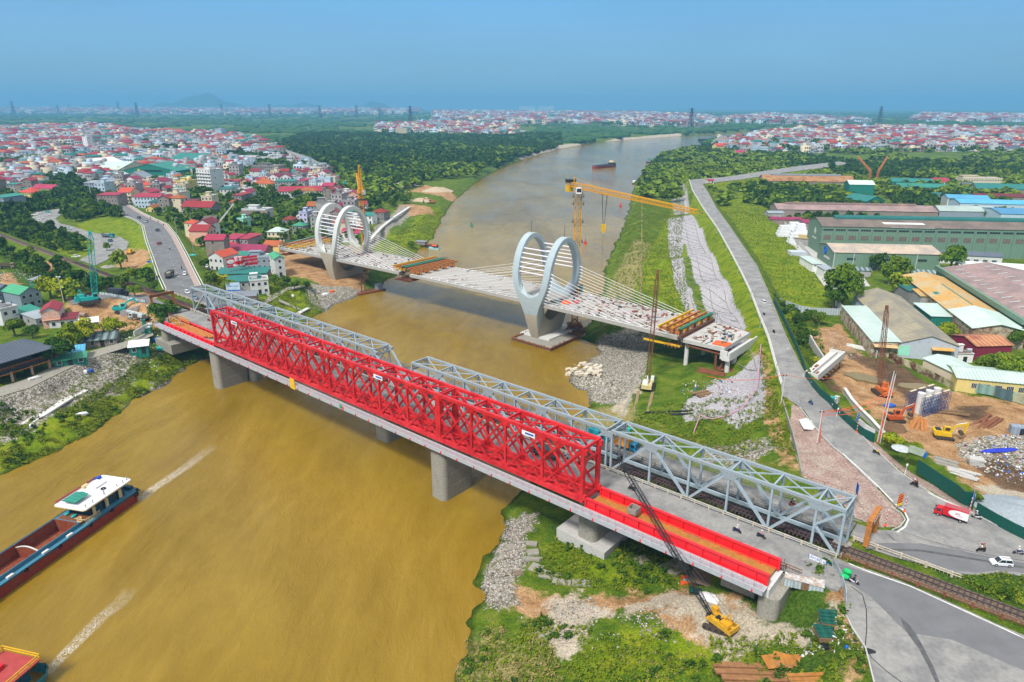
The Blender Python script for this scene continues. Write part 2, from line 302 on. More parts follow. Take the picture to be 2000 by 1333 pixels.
def ground(X, Y):
 X=np.atleast_1d(np.asarray(X,float)); Y=np.atleast_1d(np.asarray(Y,float)); sh=X.shape; X=X.ravel(); Y=Y.ravel()
 z=np.zeros(X.shape)
 for a in range(0, len(X), 40000):
  x=X[a:a+40000]; y=Y[a:a+40000]
  d2=(x[:,None]-CT_XY[None,:,0])**2+(y[:,None]-CT_XY[None,:,1])**2+4
  wgt=d2**-1.7; z[a:a+40000]=(wgt*CT_Z).sum(1)/wgt.sum(1)
 z += (vnoise(X,Y,9,1)-.5)*.7+(vnoise(X,Y,3,2)-.5)*.35
 z=carve(z,X,Y,strip_poly(DYKE_L,DYKE_R),MIDDY,9); z=carve(z,X,Y,strip_poly(L1,L1b),MIDL1,10)
 for nm,p,zr in FLATS: z=carve(z,X,Y,p,zr,4 if zr<13 else 6)
 z=carve(z,X,Y,RAILW,13.6,7,.1); z=carve(z,X,Y,RAILE,14.0,3.2,.1)
 d=-sdf(RIVER,X,Y)+(vnoise(X,Y,6,3)-.5)*3.4+(vnoise(X,Y,2,4)-.5)*1.6
 z=np.where(d>0, np.minimum(z, .02+.42*d), np.maximum(-3,.25*d))
 return z.reshape(sh)
def gz(x, y): return float(ground(np.array([x]),np.array([y]))[0])
NU, NV=620, 780
uu=np.linspace(-1.32,1.32,NU); vv=np.linspace(0,1,NV)
yy=55*np.exp(vv*math.log((16000+0)/55.0));
YY=np.repeat(yy[:,None],NU,1); XX=uu[None,:]*(YY+70)
ZZ=ground(XX,YY)
ZZ=np.where(YY>3000, ZZ.clip(0,8), ZZ)
Xf,Yf,Zf=XX.ravel(),YY.ravel(),ZZ.ravel()
ZN={  # ground cover zones, pixel outlines with the height they were read at
 'bright': [([(1255,505),(1300,440),(1330,370),(1345,365),(1340,420),(1345,480),(1330,560),(1345,640),(1300,600),(1250,600),(1230,560)],4),
   ([(1262,380),(1300,330),(1340,300),(1430,310),(1470,325),(1340,345),(1300,380)],5),
   ([(1340,400),(1357,380),(1400,450),(1450,545),(1500,680),(1530,790),(1560,900),(1540,900),(1500,800),(1470,700),(1440,590),(1400,520),(1370,450)],12),
   ([(1372,368),(1440,352),(1560,335),(1580,340),(1480,385),(1500,410),(1560,480),(1620,580),(1610,602),(1540,590),(1510,560),(1455,465),(1400,400)],8),
   ([(150,435),(200,420),(240,430),(285,450),(305,530),(290,545),(265,520),(240,500),(256,478),(235,462),(190,458),(160,450)],9),
   ([(100,470),(170,470),(182,485),(160,505),(130,515),(90,500),(60,480)],8.2),
   ([(790,460),(820,420),(860,400),(868,415),(830,480),(800,505),(760,520),(735,500),(735,455)],4),
   ([(510,600),(535,565),(575,560),(600,590),(620,605),(570,640),(540,625)],5),
   ([(0,905),(0,840),(80,830),(180,790),(300,715),(380,700),(330,745),(245,785),(180,840),(60,900)],2.5),
   ([(1200,1250),(1300,1240),(1420,1290),(1500,1333),(1180,1333),(1120,1290)],3.6),
   ([(1100,1330),(1180,1240),(1280,1250),(1330,1330)],3.5),
   ([(1060,1090),(1110,1010),(1200,1030),(1300,1100),(1420,1160),(1330,1150),(1240,1140),(1150,1130),(1080,1120)],3.5)],
 'dirt': [([(1585,640),(1640,620),(1690,690),(1750,720),(1800,745),(1860,760),(2100,800),(2100,1060),(2000,1040),(1900,975),(1800,895),(1720,830),(1640,760),(1600,700)],9.5),
   ([(1473,690),(1488,690),(1510,780),(1530,850),(1555,925),(1530,925),(1500,830)],12),
   ([(130,610),(200,560),(310,590),(300,640),(240,640),(180,650),(140,640)],10.5),
   ([(245,480),(290,500),(296,525),(270,530),(230,520),(225,500)],9),
   ([(360,455),(420,440),(450,455),(420,480),(380,480)],8.5),
   ([(0,535),(100,520),(120,545),(40,560),(0,560)],9),
   ([(780,400),(830,395),(850,410),(800,420),(770,415)],7),([(830,360),(870,370),(900,378),(880,384),(840,378),(800,372)],6),
   ([(990,1115),(1080,1140),(1200,1150),(1330,1150),(1400,1190),(1640,1150),(1690,1265),(1640,1285),(1530,1250),(1400,1280),(1330,1250),(1250,1190),(1130,1175),(1060,1190),(1000,1150)],5),
   ([(1640,1200),(1660,1230),(1700,1333),(1670,1333),(1640,1270),(1610,1230)],12.5),([(620,470),(430,500),(540,540),(600,540),(650,560),(700,560),(720,520),(690,480)],6)],
 'rubble': [([(940,1140),(975,1060),(990,1010),(1030,1010),(1060,1010),(1020,1060),(1030,1100),(1000,1150),(1010,1180),(960,1190)],1.3),
   ([(1100,690),(1160,660),(1200,650),(1270,660),(1260,740),(1210,790),(1140,770),(1110,730)],2.5),
   ([(1340,790),(1400,740),(1440,760),(1400,800)],7),
   ([(600,560),(640,560),(740,560),(690,590),(640,600),(600,590)],3),
   ([(1380,860),(1490,870),(1520,900),(1440,920),(1380,890)],9),
   ([(0,850),(0,790),(100,740),(230,690),(260,680),(290,690),(250,740),(180,770),(100,800),(50,830)],5.5),
   ([(240,790),(330,730),(400,695),(440,680),(420,700),(350,735),(300,770)],1.2),
   ([(1870,870),(1910,850),(2060,840),(2060,960),(1960,945),(1890,910)],10.5),
   ([(740,440),(790,400),(800,420),(760,450),(720,490),(700,490)],6)],
 'slab': [([(1308,368),(1336,362),(1348,412),(1318,414)],7),([(1304,432),(1350,422),(1368,455),(1335,470),(1330,500),(1345,560),(1372,625),(1350,628),(1322,560),(1308,500)],6.5),([(1340,450),(1372,445),(1392,500),(1425,570),(1452,640),(1462,690),(1420,700),(1400,640),(1370,570),(1345,500)],8.5),([(1335,780),(1400,745),(1480,720),(1492,790),(1490,840),(1440,850),(1400,820),(1340,815)],7)],
 'scrub': [([(0,500),(60,510),(120,545),(200,560),(320,560),(310,590),(270,590),(150,575),(40,560)],9),
   ([(1450,370),(1500,360),(1600,400),(1560,420),(1480,400)],7),([(1510,590),(1560,600),(1590,680),(1600,750),(1590,755),(1540,650)],9),
   ([(1240,380),(1262,330),(1300,310),(1310,340),(1290,370)],3),([(1060,1000),(1200,990),(1260,1060),(1380,1130),(1300,1130),(1180,1100),(1080,1050)],3),
   ([(1450,1140),(1540,1110),(1620,1180),(1610,1240),(1560,1230),(1480,1200)],9),([(1500,1280),(1640,1290),(1680,1333),(1440,1333)],9),
   ([(1814,1105),(1910,1125),(2100,1130),(2100,1260),(1940,1180),(1840,1140)],13)],
 'sand': [([(1060,1170),(1130,1160),(1170,1200),(1150,1240),(1100,1290),(1060,1240)],2.5),([(1210,640),(1255,650),(1250,760),(1215,810),(1190,800),(1235,740)],3),([(1310,1140),(1420,1190),(1520,1230),(1640,1240),(1600,1290),(1500,1280),(1430,1290),(1380,1250)],6.5),
   ([(560,370),(680,355),(690,368),(600,375)],8),([(1000,310),(1090,285),(1200,272),(1330,262),(1330,268),(1160,280),(1040,306)],4),([(1200,1190),(1300,1150),(1400,1190),(1380,1230),(1280,1190)],5),
   ([(1900,940),(2100,960),(2100,1030),(1980,1000)],12)],
 'paving': [([(1545,790),(1562,795),(1602,850),(1643,888),(1710,950),(1745,988),(1768,1010),(1755,1030),(1715,1030),(1672,1010),(1640,975),(1565,925),(1545,850)],14),([(1640,800),(1700,850),(1760,900),(1900,985),(1990,1045),(2010,1060),(1900,1006),(1790,943),(1700,872)],14)],
 'dry': [([(905,1333),(900,1260),(960,1230),(1060,1300),(1030,1340)],1.6),([(1030,1200),(1100,1180),(1180,1190),(1120,1240),(1060,1260)],2.5),([(1215,640),(1270,480),(1240,470),(1190,560),(1180,640)],2.2),([(1140,800),(1230,790),(1240,830),(1180,850),(1110,830)],2)],
 'mud': [([(1640,680),(1700,720),(1790,800),(1840,790),(1800,740),(1740,700),(1680,690)],8.5),([(1600,700),(1620,740),(1650,770),(1620,770),(1590,740)],8.5),([(1940,880),(2050,940),(2050,980),(1960,950),(1900,920)],11),([(1870,790),(1930,790),(1930,830),(1870,820)],9)],
}
mask={}
for k,L in ZN.items():
 a=np.zeros(len(Xf))
 for pts,z in L:
  sf=.8 if k=='paving' else 2.5 if k=='slab' else 5.5
  d=sdb(WP(pts,z),Xf,Yf,12); a=np.maximum(a, sm((d+sf)/(2*sf)))
 mask[k]=a
fr=np.clip((Yf-500)/900,0,1)*(np.clip((vnoise(Xf,Yf,180,9)+vnoise(Xf,Yf,60,12)*.5-.85)*4,0,1)); mask['far']=fr
me=bpy.data.meshes.new('ground'); me.vertices.add(NU*NV); me.vertices.foreach_set('co', np.stack([Xf,Yf,Zf],1).astype(np.float32).ravel())
ii=(np.arange(NV-1)[:,None]*NU+np.arange(NU-1)[None,:]).ravel(); fc=np.stack([ii,ii+1,ii+NU+1,ii+NU],1)
dd=fc.astype(np.int32); nf=len(dd)
me.loops.add(nf*4); me.loops.foreach_set('vertex_index', dd.ravel()); me.polygons.add(nf); me.polygons.foreach_set('loop_start', np.arange(0,nf*4,4,dtype=np.int32)); me.polygons.foreach_set('use_smooth', np.ones(nf,bool)); me.update(calc_edges=True)
def cattr(me, name, chans):
 at=me.attributes.new(name,'FLOAT_COLOR','POINT'); arr=np.zeros((len(me.vertices),4),np.float32)
 for i,c in enumerate(chans): arr[:,i]=mask[c]
 at.data.foreach_set('color', arr.ravel())
cattr(me,'cover_a',['bright','dirt','rubble','scrub']); cattr(me,'cover_b',['sand','paving','dry','mud']); cattr(me,'cover_c',['far','slab'])
def ground_mat():
 m=bpy.data.materials.new('ground_cover'); m.use_nodes=True; t=m.node_tree; L=t.links.new; b=t.nodes['Principled BSDF']; b.inputs['Roughness'].default_value=.95; b.inputs['Specular IOR Level'].default_value=.1
 pos=t.nodes.new('ShaderNodeNewGeometry').outputs['Position']
 def noise(s, det=6, ro=.6):
  n=t.nodes.new('ShaderNodeTexNoise'); n.inputs['Scale'].default_value=s; n.inputs['Detail'].default_value=det; n.inputs['Roughness'].default_value=ro; L(pos,n.inputs['Vector']); return n.outputs['Fac']
 def ramp(f, st):
  r=t.nodes.new('ShaderNodeValToRGB'); L(f,r.inputs[0]); E=r.color_ramp.elements
  E[0].position,E[0].color=st[0][0],(*st[0][1],1); E[1].position,E[1].color=st[-1][0],(*st[-1][1],1)
  for p,c in st[1:-1]: q=E.new(p); q.color=(*c,1)
  return r.outputs[0]
 nD2=noise(.55,9,.7); nA,nB,nC,nD=noise(.05),noise(.22,10,.68),noise(1.6,8,.7),noise(.9,4)
 def mixf(f,a,b_):
  x=t.nodes.new('ShaderNodeMix'); x.data_type='RGBA'; L(f,x.inputs[0]); L(a,x.inputs['A']); L(b_,x.inputs['B']); return x.outputs['Result']
 def attr(n):
  a=t.nodes.new('ShaderNodeAttribute'); a.attribute_name=n; s=t.nodes.new('ShaderNodeSeparateColor'); L(a.outputs['Color'],s.inputs[0]); return s.outputs[0],s.outputs[1],s.outputs[2],a.outputs['Alpha']
 br,di,ru,sc=attr('cover_a'); sa,pv,dr,mu=attr('cover_b'); fa,sl_,_,_=attr('cover_c')
 def thr(mk, nz, soft=.25, gain=1.0):     # the zone mask broken up by noise
  a=t.nodes.new('ShaderNodeMath'); a.operation='MULTIPLY_ADD'; L(mk,a.inputs[0]); a.inputs[1].default_value=1.7;
  s=t.nodes.new('ShaderNodeMath'); s.operation='MULTIPLY_ADD'; L(nz,s.inputs[0]); s.inputs[1].default_value=3.0/gain; s.inputs[2].default_value=-1.5/gain-.85; L(s.outputs[0],a.inputs[2])
  r=t.nodes.new('ShaderNodeMapRange'); L(a.outputs[0],r.inputs[0]); r.inputs['From Min'].default_value=-soft/2; r.inputs['From Max'].default_value=soft/2; return r.outputs[0]
 base=ramp(nB,[(.28,(.03,.07,.006)),(.46,(.07,.125,.007)),(.58,(.12,.165,.012)),(.72,(.22,.18,.06))])
 bright=ramp(nB,[(.3,(.05,.1,.004)),(.45,(.12,.185,.005)),(.58,(.19,.23,.008)),(.72,(.24,.2,.03))])
 scrub=ramp(nC,[(.3,(.02,.05,.008)),(.5,(.05,.1,.01)),(.7,(.1,.15,.02))])
 dirt=ramp(nB,[(.28,(.18,.095,.04)),(.5,(.37,.215,.1)),(.7,(.5,.33,.18))])
 sand=ramp(nB,[(.28,(.3,.26,.19)),(.5,(.42,.36,.27)),(.72,(.5,.44,.34))])
 dry=ramp(nC,[(.3,(.14,.14,.04)),(.5,(.25,.22,.08)),(.7,(.38,.31,.15))])
 mud=ramp(nB,[(.3,(.05,.035,.02)),(.6,(.15,.09,.05))])
 vor=t.nodes.new('ShaderNodeTexVoronoi'); vor.inputs['Scale'].default_value=2.6; L(pos,vor.inputs['Vector'])
 sv=t.nodes.new('ShaderNodeSeparateColor'); L(vor.outputs['Color'],sv.inputs[0])
 rub=ramp(sv.outputs[0],[(.1,(.09,.09,.05)),(.35,(.2,.18,.13)),(.65,(.31,.28,.23)),(.97,(.48,.45,.42))])
 pav=ramp(nB,[(.3,(.27,.17,.14)),(.5,(.36,.26,.22)),(.7,(.44,.38,.31))])
 farc=ramp(noise(.02,5),[(.35,(.02,.06,.015)),(.5,(.05,.1,.02)),(.65,(.12,.18,.05))]); slab=ramp(nC,[(.3,(.25,.235,.24)),(.5,(.38,.36,.375)),(.7,(.48,.455,.48))])
 c=mixf(fa,base,farc)
 c=mixf(thr(br,nB,.7),c,bright); c=mixf(thr(dr,nC,.6),c,dry); c=mixf(thr(di,nB,.35),c,dirt); c=mixf(thr(sa,nB,.35),c,sand)
 c=mixf(thr(ru,nD2,.25),c,rub); c=mixf(thr(sl_,nD2,.2,1.3),c,slab); c=mixf(thr(sc,nB,.3),c,scrub); c=mixf(thr(pv,nB,.12,6),c,pav); c=mixf(thr(mu,nB,.4),c,mud)
 sx=t.nodes.new('ShaderNodeSeparateXYZ'); L(pos,sx.inputs[0]); wet=t.nodes.new('ShaderNodeMapRange'); L(sx.outputs['Z'],wet.inputs[0]); wet.inputs['From Min'].default_value=.1; wet.inputs['From Max'].default_value=.7; wet.inputs['To Min'].default_value=.45
 gr=t.nodes.new('ShaderNodeMapRange'); L(noise(2.6,6,.8),gr.inputs[0]); gr.inputs['From Min'].default_value=.36; gr.inputs['From Max'].default_value=.64; gr.inputs['To Min'].default_value=.5; gr.inputs['To Max'].default_value=1.4
 wm=t.nodes.new('ShaderNodeMath'); wm.operation='MULTIPLY'; L(wet.outputs[0],wm.inputs[0]); L(gr.outputs[0],wm.inputs[1])
 v=t.nodes.new('ShaderNodeVectorMath'); v.operation='SCALE'; L(c,v.inputs[0]); L(wm.outputs[0],v.inputs['Scale'])
 L(v.outputs[0],b.inputs['Base Color'])
 bp=t.nodes.new('ShaderNodeBump'); bp.inputs['Strength'].default_value=.7; bp.inputs['Distance'].default_value=.5; L(nC,bp.inputs['Height']); L(bp.outputs[0],b.inputs['Normal'])
 return m
me.materials.append(ground_mat()); obj('ground', me, kind='structure', label='river banks, foreshore and plain of scrub, grass, dirt and rubble')
# ================================================================ river
def water_mat(name, deep, pale, rough=.1, amp=.35):
 m=bpy.data.materials.new(name); m.use_nodes=True; t=m.node_tree; L=t.links.new; b=t.nodes['Principled BSDF']
 pos=t.nodes.new('ShaderNodeNewGeometry').outputs['Position']
 def mapped(sc, rot):
  mp=t.nodes.new('ShaderNodeMapping'); mp.inputs['Scale'].default_value=sc; mp.inputs['Rotation'].default_value=(0,0,rot); L(pos,mp.inputs[0]); return mp.outputs[0]
 def noise(src,s,det=5,ro=.6,dist=0):
  n=t.nodes.new('ShaderNodeTexNoise'); n.inputs['Scale'].default_value=s; n.inputs['Detail'].default_value=det; n.inputs['Roughness'].default_value=ro; n.inputs['Distortion'].default_value=dist; L(src,n.inputs['Vector']); return n.outputs['Fac']
 flow=mapped((1,.35,1),R(-35)); n1=noise(flow,.02,6,.6,.6); n2=noise(flow,.12,6,.6,1.5)
 ad=t.nodes.new('ShaderNodeMath'); ad.operation='MULTIPLY_ADD'; L(n2,ad.inputs[0]); ad.inputs[1].default_value=.4; L(n1,ad.inputs[2])
 r=t.nodes.new('ShaderNodeValToRGB'); L(ad.outputs[0],r.inputs[0]); E=r.color_ramp.elements; E[0].position=.5; E[0].color=(*deep,1); E[1].position=.84; E[1].color=(*pale,1); L(r.outputs[0],b.inputs['Base Color'])
 b.inputs['Roughness'].default_value=rough; b.inputs['IOR'].default_value=1.33; b.inputs['Specular IOR Level'].default_value=.5
 w1=noise(mapped((1,.32,1),R(-50)),.9,6,.65,.8); w2=noise(flow,.06,4,.5,1.2); w3=noise(pos,2.2,3,.6)
 rr=t.nodes.new('ShaderNodeMapRange'); L(noise(flow,.03,4,.5,.8),rr.inputs[0]); rr.inputs['From Min'].default_value=.4; rr.inputs['From Max'].default_value=.62; rr.inputs['To Min'].default_value=.5
 a=t.nodes.new('ShaderNodeMath'); a.operation='MULTIPLY_ADD'; L(w2,a.inputs[0]); a.inputs[1].default_value=2.2; L(w1,a.inputs[2])
 a2=t.nodes.new('ShaderNodeMath'); a2.operation='MULTIPLY_ADD'; L(w3,a2.inputs[0]); a2.inputs[1].default_value=.3; L(a.outputs[0],a2.inputs[2])
 a3=t.nodes.new('ShaderNodeMath'); a3.operation='MULTIPLY'; L(a2.outputs[0],a3.inputs[0]); L(rr.outputs[0],a3.inputs[1])
 bp=t.nodes.new('ShaderNodeBump'); bp.inputs['Strength'].default_value=amp; bp.inputs['Distance'].default_value=.5; L(a3.outputs[0],bp.inputs['Height']); L(bp.outputs[0],b.inputs['Normal'])
 return m
M_water=water_mat('muddy_river_water',(.17,.1,.001),(.28,.18,.018),.05,.7)
xs=[-1500,-300,-100,50,200,700,5000]; ys=[40,150,300,600,1500,4500]
mb=MB(); mb.add([(x,y,0) for y in ys for x in xs],[(j*7+i,j*7+i+1,j*7+8+i,j*7+7+i) for j in range(5) for i in range(6)]); mb.mk('river_water',M_water,kind='structure',label='broad muddy ochre river')
# ================================================================ road sheets
def sheet(name, poly, z, m, thick=.12, label=None):
 return MB().prism([tuple(p) for p in poly], z-thick, z).mk(name, m, kind='structure', label=label)
def strip(name, a, b, m, dz=0.0, th=.12):
 mb=MB(); n=len(a); V=[]
 for p,q in zip(a,b): V += [(p[0],p[1],p[2]+dz),(q[0],q[1],q[2]+dz),(q[0],q[1],q[2]+dz-th),(p[0],p[1],p[2]+dz-th)]
 fs=[]
 for i in range(n-1):
  for j in range(4): fs.append((i*4+j,i*4+(j+1)%4,i*4+4+(j+1)%4,i*4+4+j))
 fs += [(3,2,1,0),(n*4-4,n*4-3,n*4-2,n*4-1)]
 mb.add(V,fs); return mb.mk(name,m,kind='structure')
sheet('junction_road', JUNC, ZJ, M_asph2); sheet('approach_road', KRD, ZJ+.004, M_asph2)
DL=[Vc((p[0],p[1],z)) for p,z in zip(DYKE_L,DYKE_Z)]; DR=[Vc((p[0],p[1],z)) for p,z in zip(DYKE_R,DYKE_Z)]
strip('dyke_road', DL, DR, M_asph2, 0); sheet('far_dyke_road',DFAR,13.39,M_asph2)
strip('left_bank_road', L1, L1b, M_asph); sheet('left_lower_road',LLOW,ZJ,M_asph); sheet('left_link_road',LFAR,ZJ,M_asph)
sheet('loop_road',LOOP,8.25,M_asph2); sheet('riverside_path',LEFTPATH,9.15,M_conc); sheet('distant_bend_road',FARRD,10.1,M_asph2); sheet('factory_yard',YARD,6.35,M_concw); sheet('bank_path',RPATH,7.65,M_conc)
def offset_line(pts, d):
 out=[]
 for i,p in enumerate(pts):
  a=pts[max(0,i-1)]; b=pts[min(len(pts)-1,i+1)]; e=(Vc(b)-Vc(a)); e.z=0; e.normalize(); out.append(Vc(p)+Vc((-e.y,e.x,0))*d)
 return out
def ribbon(name, pts, wd, m, dz=.006, th=.02, structure=True):
 return strip(name, offset_line(pts,wd/2), offset_line(pts,-wd/2), m, dz, th)
def densify(pts, step):
 out=[Vc(pts[0])]
 for a,b in zip(pts[:-1],pts[1:]):
  a=Vc(a);b=Vc(b); n=max(1,int((b-a).length/step))
  for i in range(1,n+1): out.append(a.lerp(b,i/n))
 return out
def Wl(pts,z): return [W(p[0],p[1],p[2] if len(p)>2 else z) for p in pts]
ribbon('road_edge_marking', Wl([(1646,886),(1677,914),(1713,948),(1744,980)],ZJ), .28, M_line)
ribbon('road_edge_marking', Wl([(1749,985),(1766,998),(1774,1015),(1768,1029),(1752,1040)],ZJ), .3, M_line)
ribbon('road_edge_marking', Wl([(1812,962),(1840,976),(1925,1014),(2000,1050),(2100,1090)],ZJ), .3, M_line)
ribbon('road_edge_marking', Wl([(1658,1101),(1700,1118),(1780,1146),(1850,1178),(1890,1196),(1960,1228),(2030,1262)],ZJ), .25, M_line)
ribbon('road_edge_marking', offset_line(L1,-.9), .35, M_line, .01); ribbon('road_edge_marking', offset_line(L1b,.9), .35, M_line, .01)
cl=[(a+b)/2 for a,b in zip(L1,L1b)]; mb=MB()
for i,p in enumerate(densify(cl,3.5)):
 if i%3==0:
  q=p+(cl[-1]-cl[0]).normalized()*1.6; mb.beam(p+Vc((0,0,.012)),q+Vc((0,0,.012)),.15,.02)
mb.mk('lane_marking',M_line,kind='structure')
def kerb(name, pts, z, m=None, h=.14, w_=.25): return ribbon(name,[Vc((p[0],p[1],z+h)) for p in Wl(pts,z)],w_*.8,m or M_concw,0,h+.1)
kerb('kerb',[(1562,796),(1602,848),(1627,873),(1647,889),(1677,918),(1713,952)],ZJ); kerb('kerb',[(1740,990),(1760,1003),(1768,1016),(1758,1029),(1742,1036)],ZJ)
kerb('kerb',[(1672,838),(1702,872),(1727,894),(1757,922),(1789,944),(1825,968),(1900,1003),(2000,1053)],ZJ); kerb('kerb',[(1651,1199),(1665,1228),(1690,1265),(1707,1333)],ZJ)
ribbon('kerb',[p+Vc((0,0,.3)) for p in DL],.35,M_concp,0,.6); ribbon('kerb',[p+Vc((0,0,.15)) for p in DR],.3,M_conc,0,.4)
ribbon('kerb',[p+Vc((0,0,.25)) for p in offset_line(L1,.2)],.35,M_concp,0,.4); ribbon('kerb',[p+Vc((0,0,.25)) for p in offset_line(L1b,-.2)],.35,M_concp,0,.4)
ribbon('roadside_pavement',[p+Vc((0,0,.2)) for p in offset_line(L1b,-1.6)],2.3,mat('pinkish_paving',(.36,.27,.23),.9),0,.4)
sheet('asphalt_patch',WP([(1632,1098),(1660,1108),(1760,1140),(1850,1180),(1940,1222),(2100,1290),(2100,1370),(2000,1310),(1860,1250),(1770,1235),(1700,1165),(1660,1140),(1640,1120)],ZJ),ZJ+.012,mat('darker_asphalt',(.15,.15,.155),.9,0,.12,.3,bump=.1,bscale=6),.016)
sheet('asphalt_patch',WP([(1680,1060),(1800,1062),(2000,1100),(2100,1120),(2100,1148),(2000,1120),(1955,1114),(1910,1119),(1850,1114),(1814,1100),(1745,1082),(1700,1067)],ZJ),ZJ+.008,MATS['darker_asphalt'],.012)
sheet('oil_stain',WP([(1758,1205),(1775,1220),(1790,1240),(1802,1262),(1822,1300),(1836,1335),(1828,1335),(1812,1300),(1795,1268),(1780,1248),(1765,1225)],ZJ),ZJ+.02,mat('oily_asphalt',(.09,.09,.09),.8,0,.3,1),.02); sheet('tyre_mark',WP([(1690,1070),(1800,1074),(1900,1090),(2000,1108),(2000,1111),(1900,1094),(1800,1078),(1690,1073)],ZJ),ZJ+.016,MATS['oily_asphalt'],.01)
sheet('white_spill',WP([(1560,820),(1575,817),(1585,822),(1592,835),(1587,840),(1570,838),(1565,830)],ZJ),ZJ+.02,M_concp,.1)
# ================================================================ red lattice railway bridge
M_sleeper=mat('dark_sleeper_steel',(.07,.045,.045),.85,.1,.3,2)
red=thing('railway_truss_bridge','bright red lattice truss railway bridge crossing the muddy river in front of the grey one','bridge',(0,0,0))
N0, N1, ZB, ZT=99.05, 104.4, 16.0, 27.3
SPANS=[([-211.1+10.47*i for i in range(11)]),([-105.6+10.0*i for i in range(5)])]
for nodes in SPANS:
 a, b=nodes[0], nodes[-1]
 for n in (N0, N1):
  st=MB(); st.beam(B(a-.4,n,ZB),B(b+.4,n,ZB),.7,1.0); side=st.mk('side_truss',M_red,red)
  MB().beam(B(a-.35,n,ZT),B(b+.35,n,ZT),.7,.75).mk('top_chord',M_red,side)
  for i,s in enumerate(nodes):
   end=i in (0,len(nodes)-1); MB().beam(B(s,n,ZB+.5),B(s,n,ZT-.37),.85 if end else .5,.75 if end else .55,up=(DX,DY,0)).cbox(B(s,n,ZB+.7),1.7,.62,1.1,BANG).cbox(B(s,n,ZT-.6),1.7,.62,1.1,BANG).mk('post',M_red,side)
  p=nodes[1]-nodes[0]; L=b-a
  k=-1
  while k*p/2 < L:
   for sg in (1,-1):
    s0=a+k*p/2 if sg>0 else a+k*p/2+p; s1=s0+sg*p; z0, z1=ZT, ZB
    lo,hi=a,b
    def clipp(sA,zA,sB,zB):
     for q in (lo,hi):
      if (sA-q)*(sB-q) < -1e-6:
       t=(q-sA)/(sB-sA); zq=zA+(zB-zA)*t
       if (sA<lo-1e-6 or sA>hi+1e-6): sA,zA=q,zq
       else: sB,zB=q,zq
     return sA,zA,sB,zB
    if max(s0,s1) <= lo+.1 or min(s0,s1) >= hi-.1: continue
    A=clipp(s0,z0,s1,z1)
    if abs(A[0]-A[2]) > 1: MB().beam(B(A[0],n+(.1 if sg>0 else -.1),A[1]),B(A[2],n+(.1 if sg>0 else -.1),A[3]),.34,.42).mk('diagonal',M_red,side)
   k += 1
 tb=MB(); fb=MB()
 for i,s in enumerate(nodes):
  tb.beam(B(s,N0,ZT),B(s,N1,ZT),.4,.45); fb.beam(B(s,N0,ZB-.1),B(s,N1,ZB-.1),.5,.9)
  if i:
   tb.beam(B(nodes[i-1],N0,ZT-.05),B(s,N1,ZT-.05),.28,.3); tb.beam(B(nodes[i-1],N1,ZT-.12),B(s,N0,ZT-.12),.28,.3)
   m=(s+nodes[i-1])/2; fb.beam(B(m,N0,ZB-.1),B(m,N1,ZB-.1),.4,.7)
   for q in (.25,.75):
    fb.beam(B(nodes[i-1]+q*(s-nodes[i-1]),N0+1.4,ZB),B(nodes[i-1]+q*(s-nodes[i-1]),N1-1.4,ZB),.2,.3)
   fb.beam(B(nodes[i-1],N0,ZB-.4),B(s,N1,ZB-.4),.18,.18); fb.beam(B(nodes[i-1],N1,ZB-.45),B(s,N0,ZB-.45),.18,.18)
 for n in (N0+1.5,N1-1.5): fb.beam(B(a,n,ZB+.1),B(b,n,ZB+.1),.45,.7)
 for n in (N0+2.35,N1-2.35): fb.beam(B(a,n,ZB+.15),B(b,n,ZB+.15),.12,.16)
 tb.mk('top_bracing',M_red,red); fb.mk('floor_frame',M_red,red)
 for s in (a,b):
  pf=MB(); pf.beam(B(s,N0,ZT-2.9),B(s,N1,ZT-2.9),.45,.5)
  pf.beam(B(s,N0,ZT-5),B(s,N0+1.3,ZT-2.9),.35,.35); pf.beam(B(s,N1,ZT-5),B(s,N1-1.3,ZT-2.9),.35,.35); pf.mk('portal_frame',M_red,red)
def girder_span(s0, s1, ht, plate):
 for n in (N0,N1):
  g=MB(); g.beam(B(s0,n,14.9+ht/2),B(s1,n,14.9+ht/2),.12,ht); g.beam(B(s0,n,14.9+ht),B(s1,n,14.9+ht),.7,.12); g.beam(B(s0,n,14.95),B(s1,n,14.95),.9,.12)
  g.cbox(B(s1-.1,n,14.9+ht/2),.3,.75,ht,BANG); g.cbox(B(s0+.1,n,14.9+ht/2),.3,.75,ht,BANG)
  gi=g.mk('plate_girder',M_redlit,red); st=MB(); s=s0+2.4; c=1 if n==N0 else -1
  while s < s1-1: st.cbox(B(s,n+.25,14.9+ht/2),.1,.5,ht-.15,BANG); st.cbox(B(s,n-.25,14.9+ht/2),.1,.5,ht-.15,BANG); s += 3.2
  k=s0+1.6
  while k < s1: st.cyl(B(k,n,14.9+ht+.06),B(k,n,14.9+ht+.12),.14,8); k += 3.9
  st.mk('stiffener',M_redlit,gi)
 if plate:
  d=MB(); s=s0
  while s < s1-.5: e=min(s+3.6,s1); d.cbox(B((s+e)/2,(N0+N1)/2,15.15),e-s-.03,N1-N0-.9,.16,BANG); s=e
  dp=d.mk('deck_plate',M_ochre,red); t=MB()
  for n in (N0+.75,N1-.75): t.beam(B(s0,n,15.27),B(s1,n,15.27),.14,.07)
  for n in (N0+.9,N1-.9):
   k=s0+1
   while k<s1: t.cbox(B(k,n,15.25),.35,.35,.06,BANG); k+=3.6
  t.mk('deck_lug',M_redlit,dp)
 else:
  MB().cbox(B((s0+s1)/2,(N0+N1)/2,15.1),s1-s0,N1-N0-.4,.2,BANG).mk('deck_plate',M_conc,red)
girder_span(-64.6,-28.2,1.9,True)
girder_span(-248.5,-212.2,1.2,False)
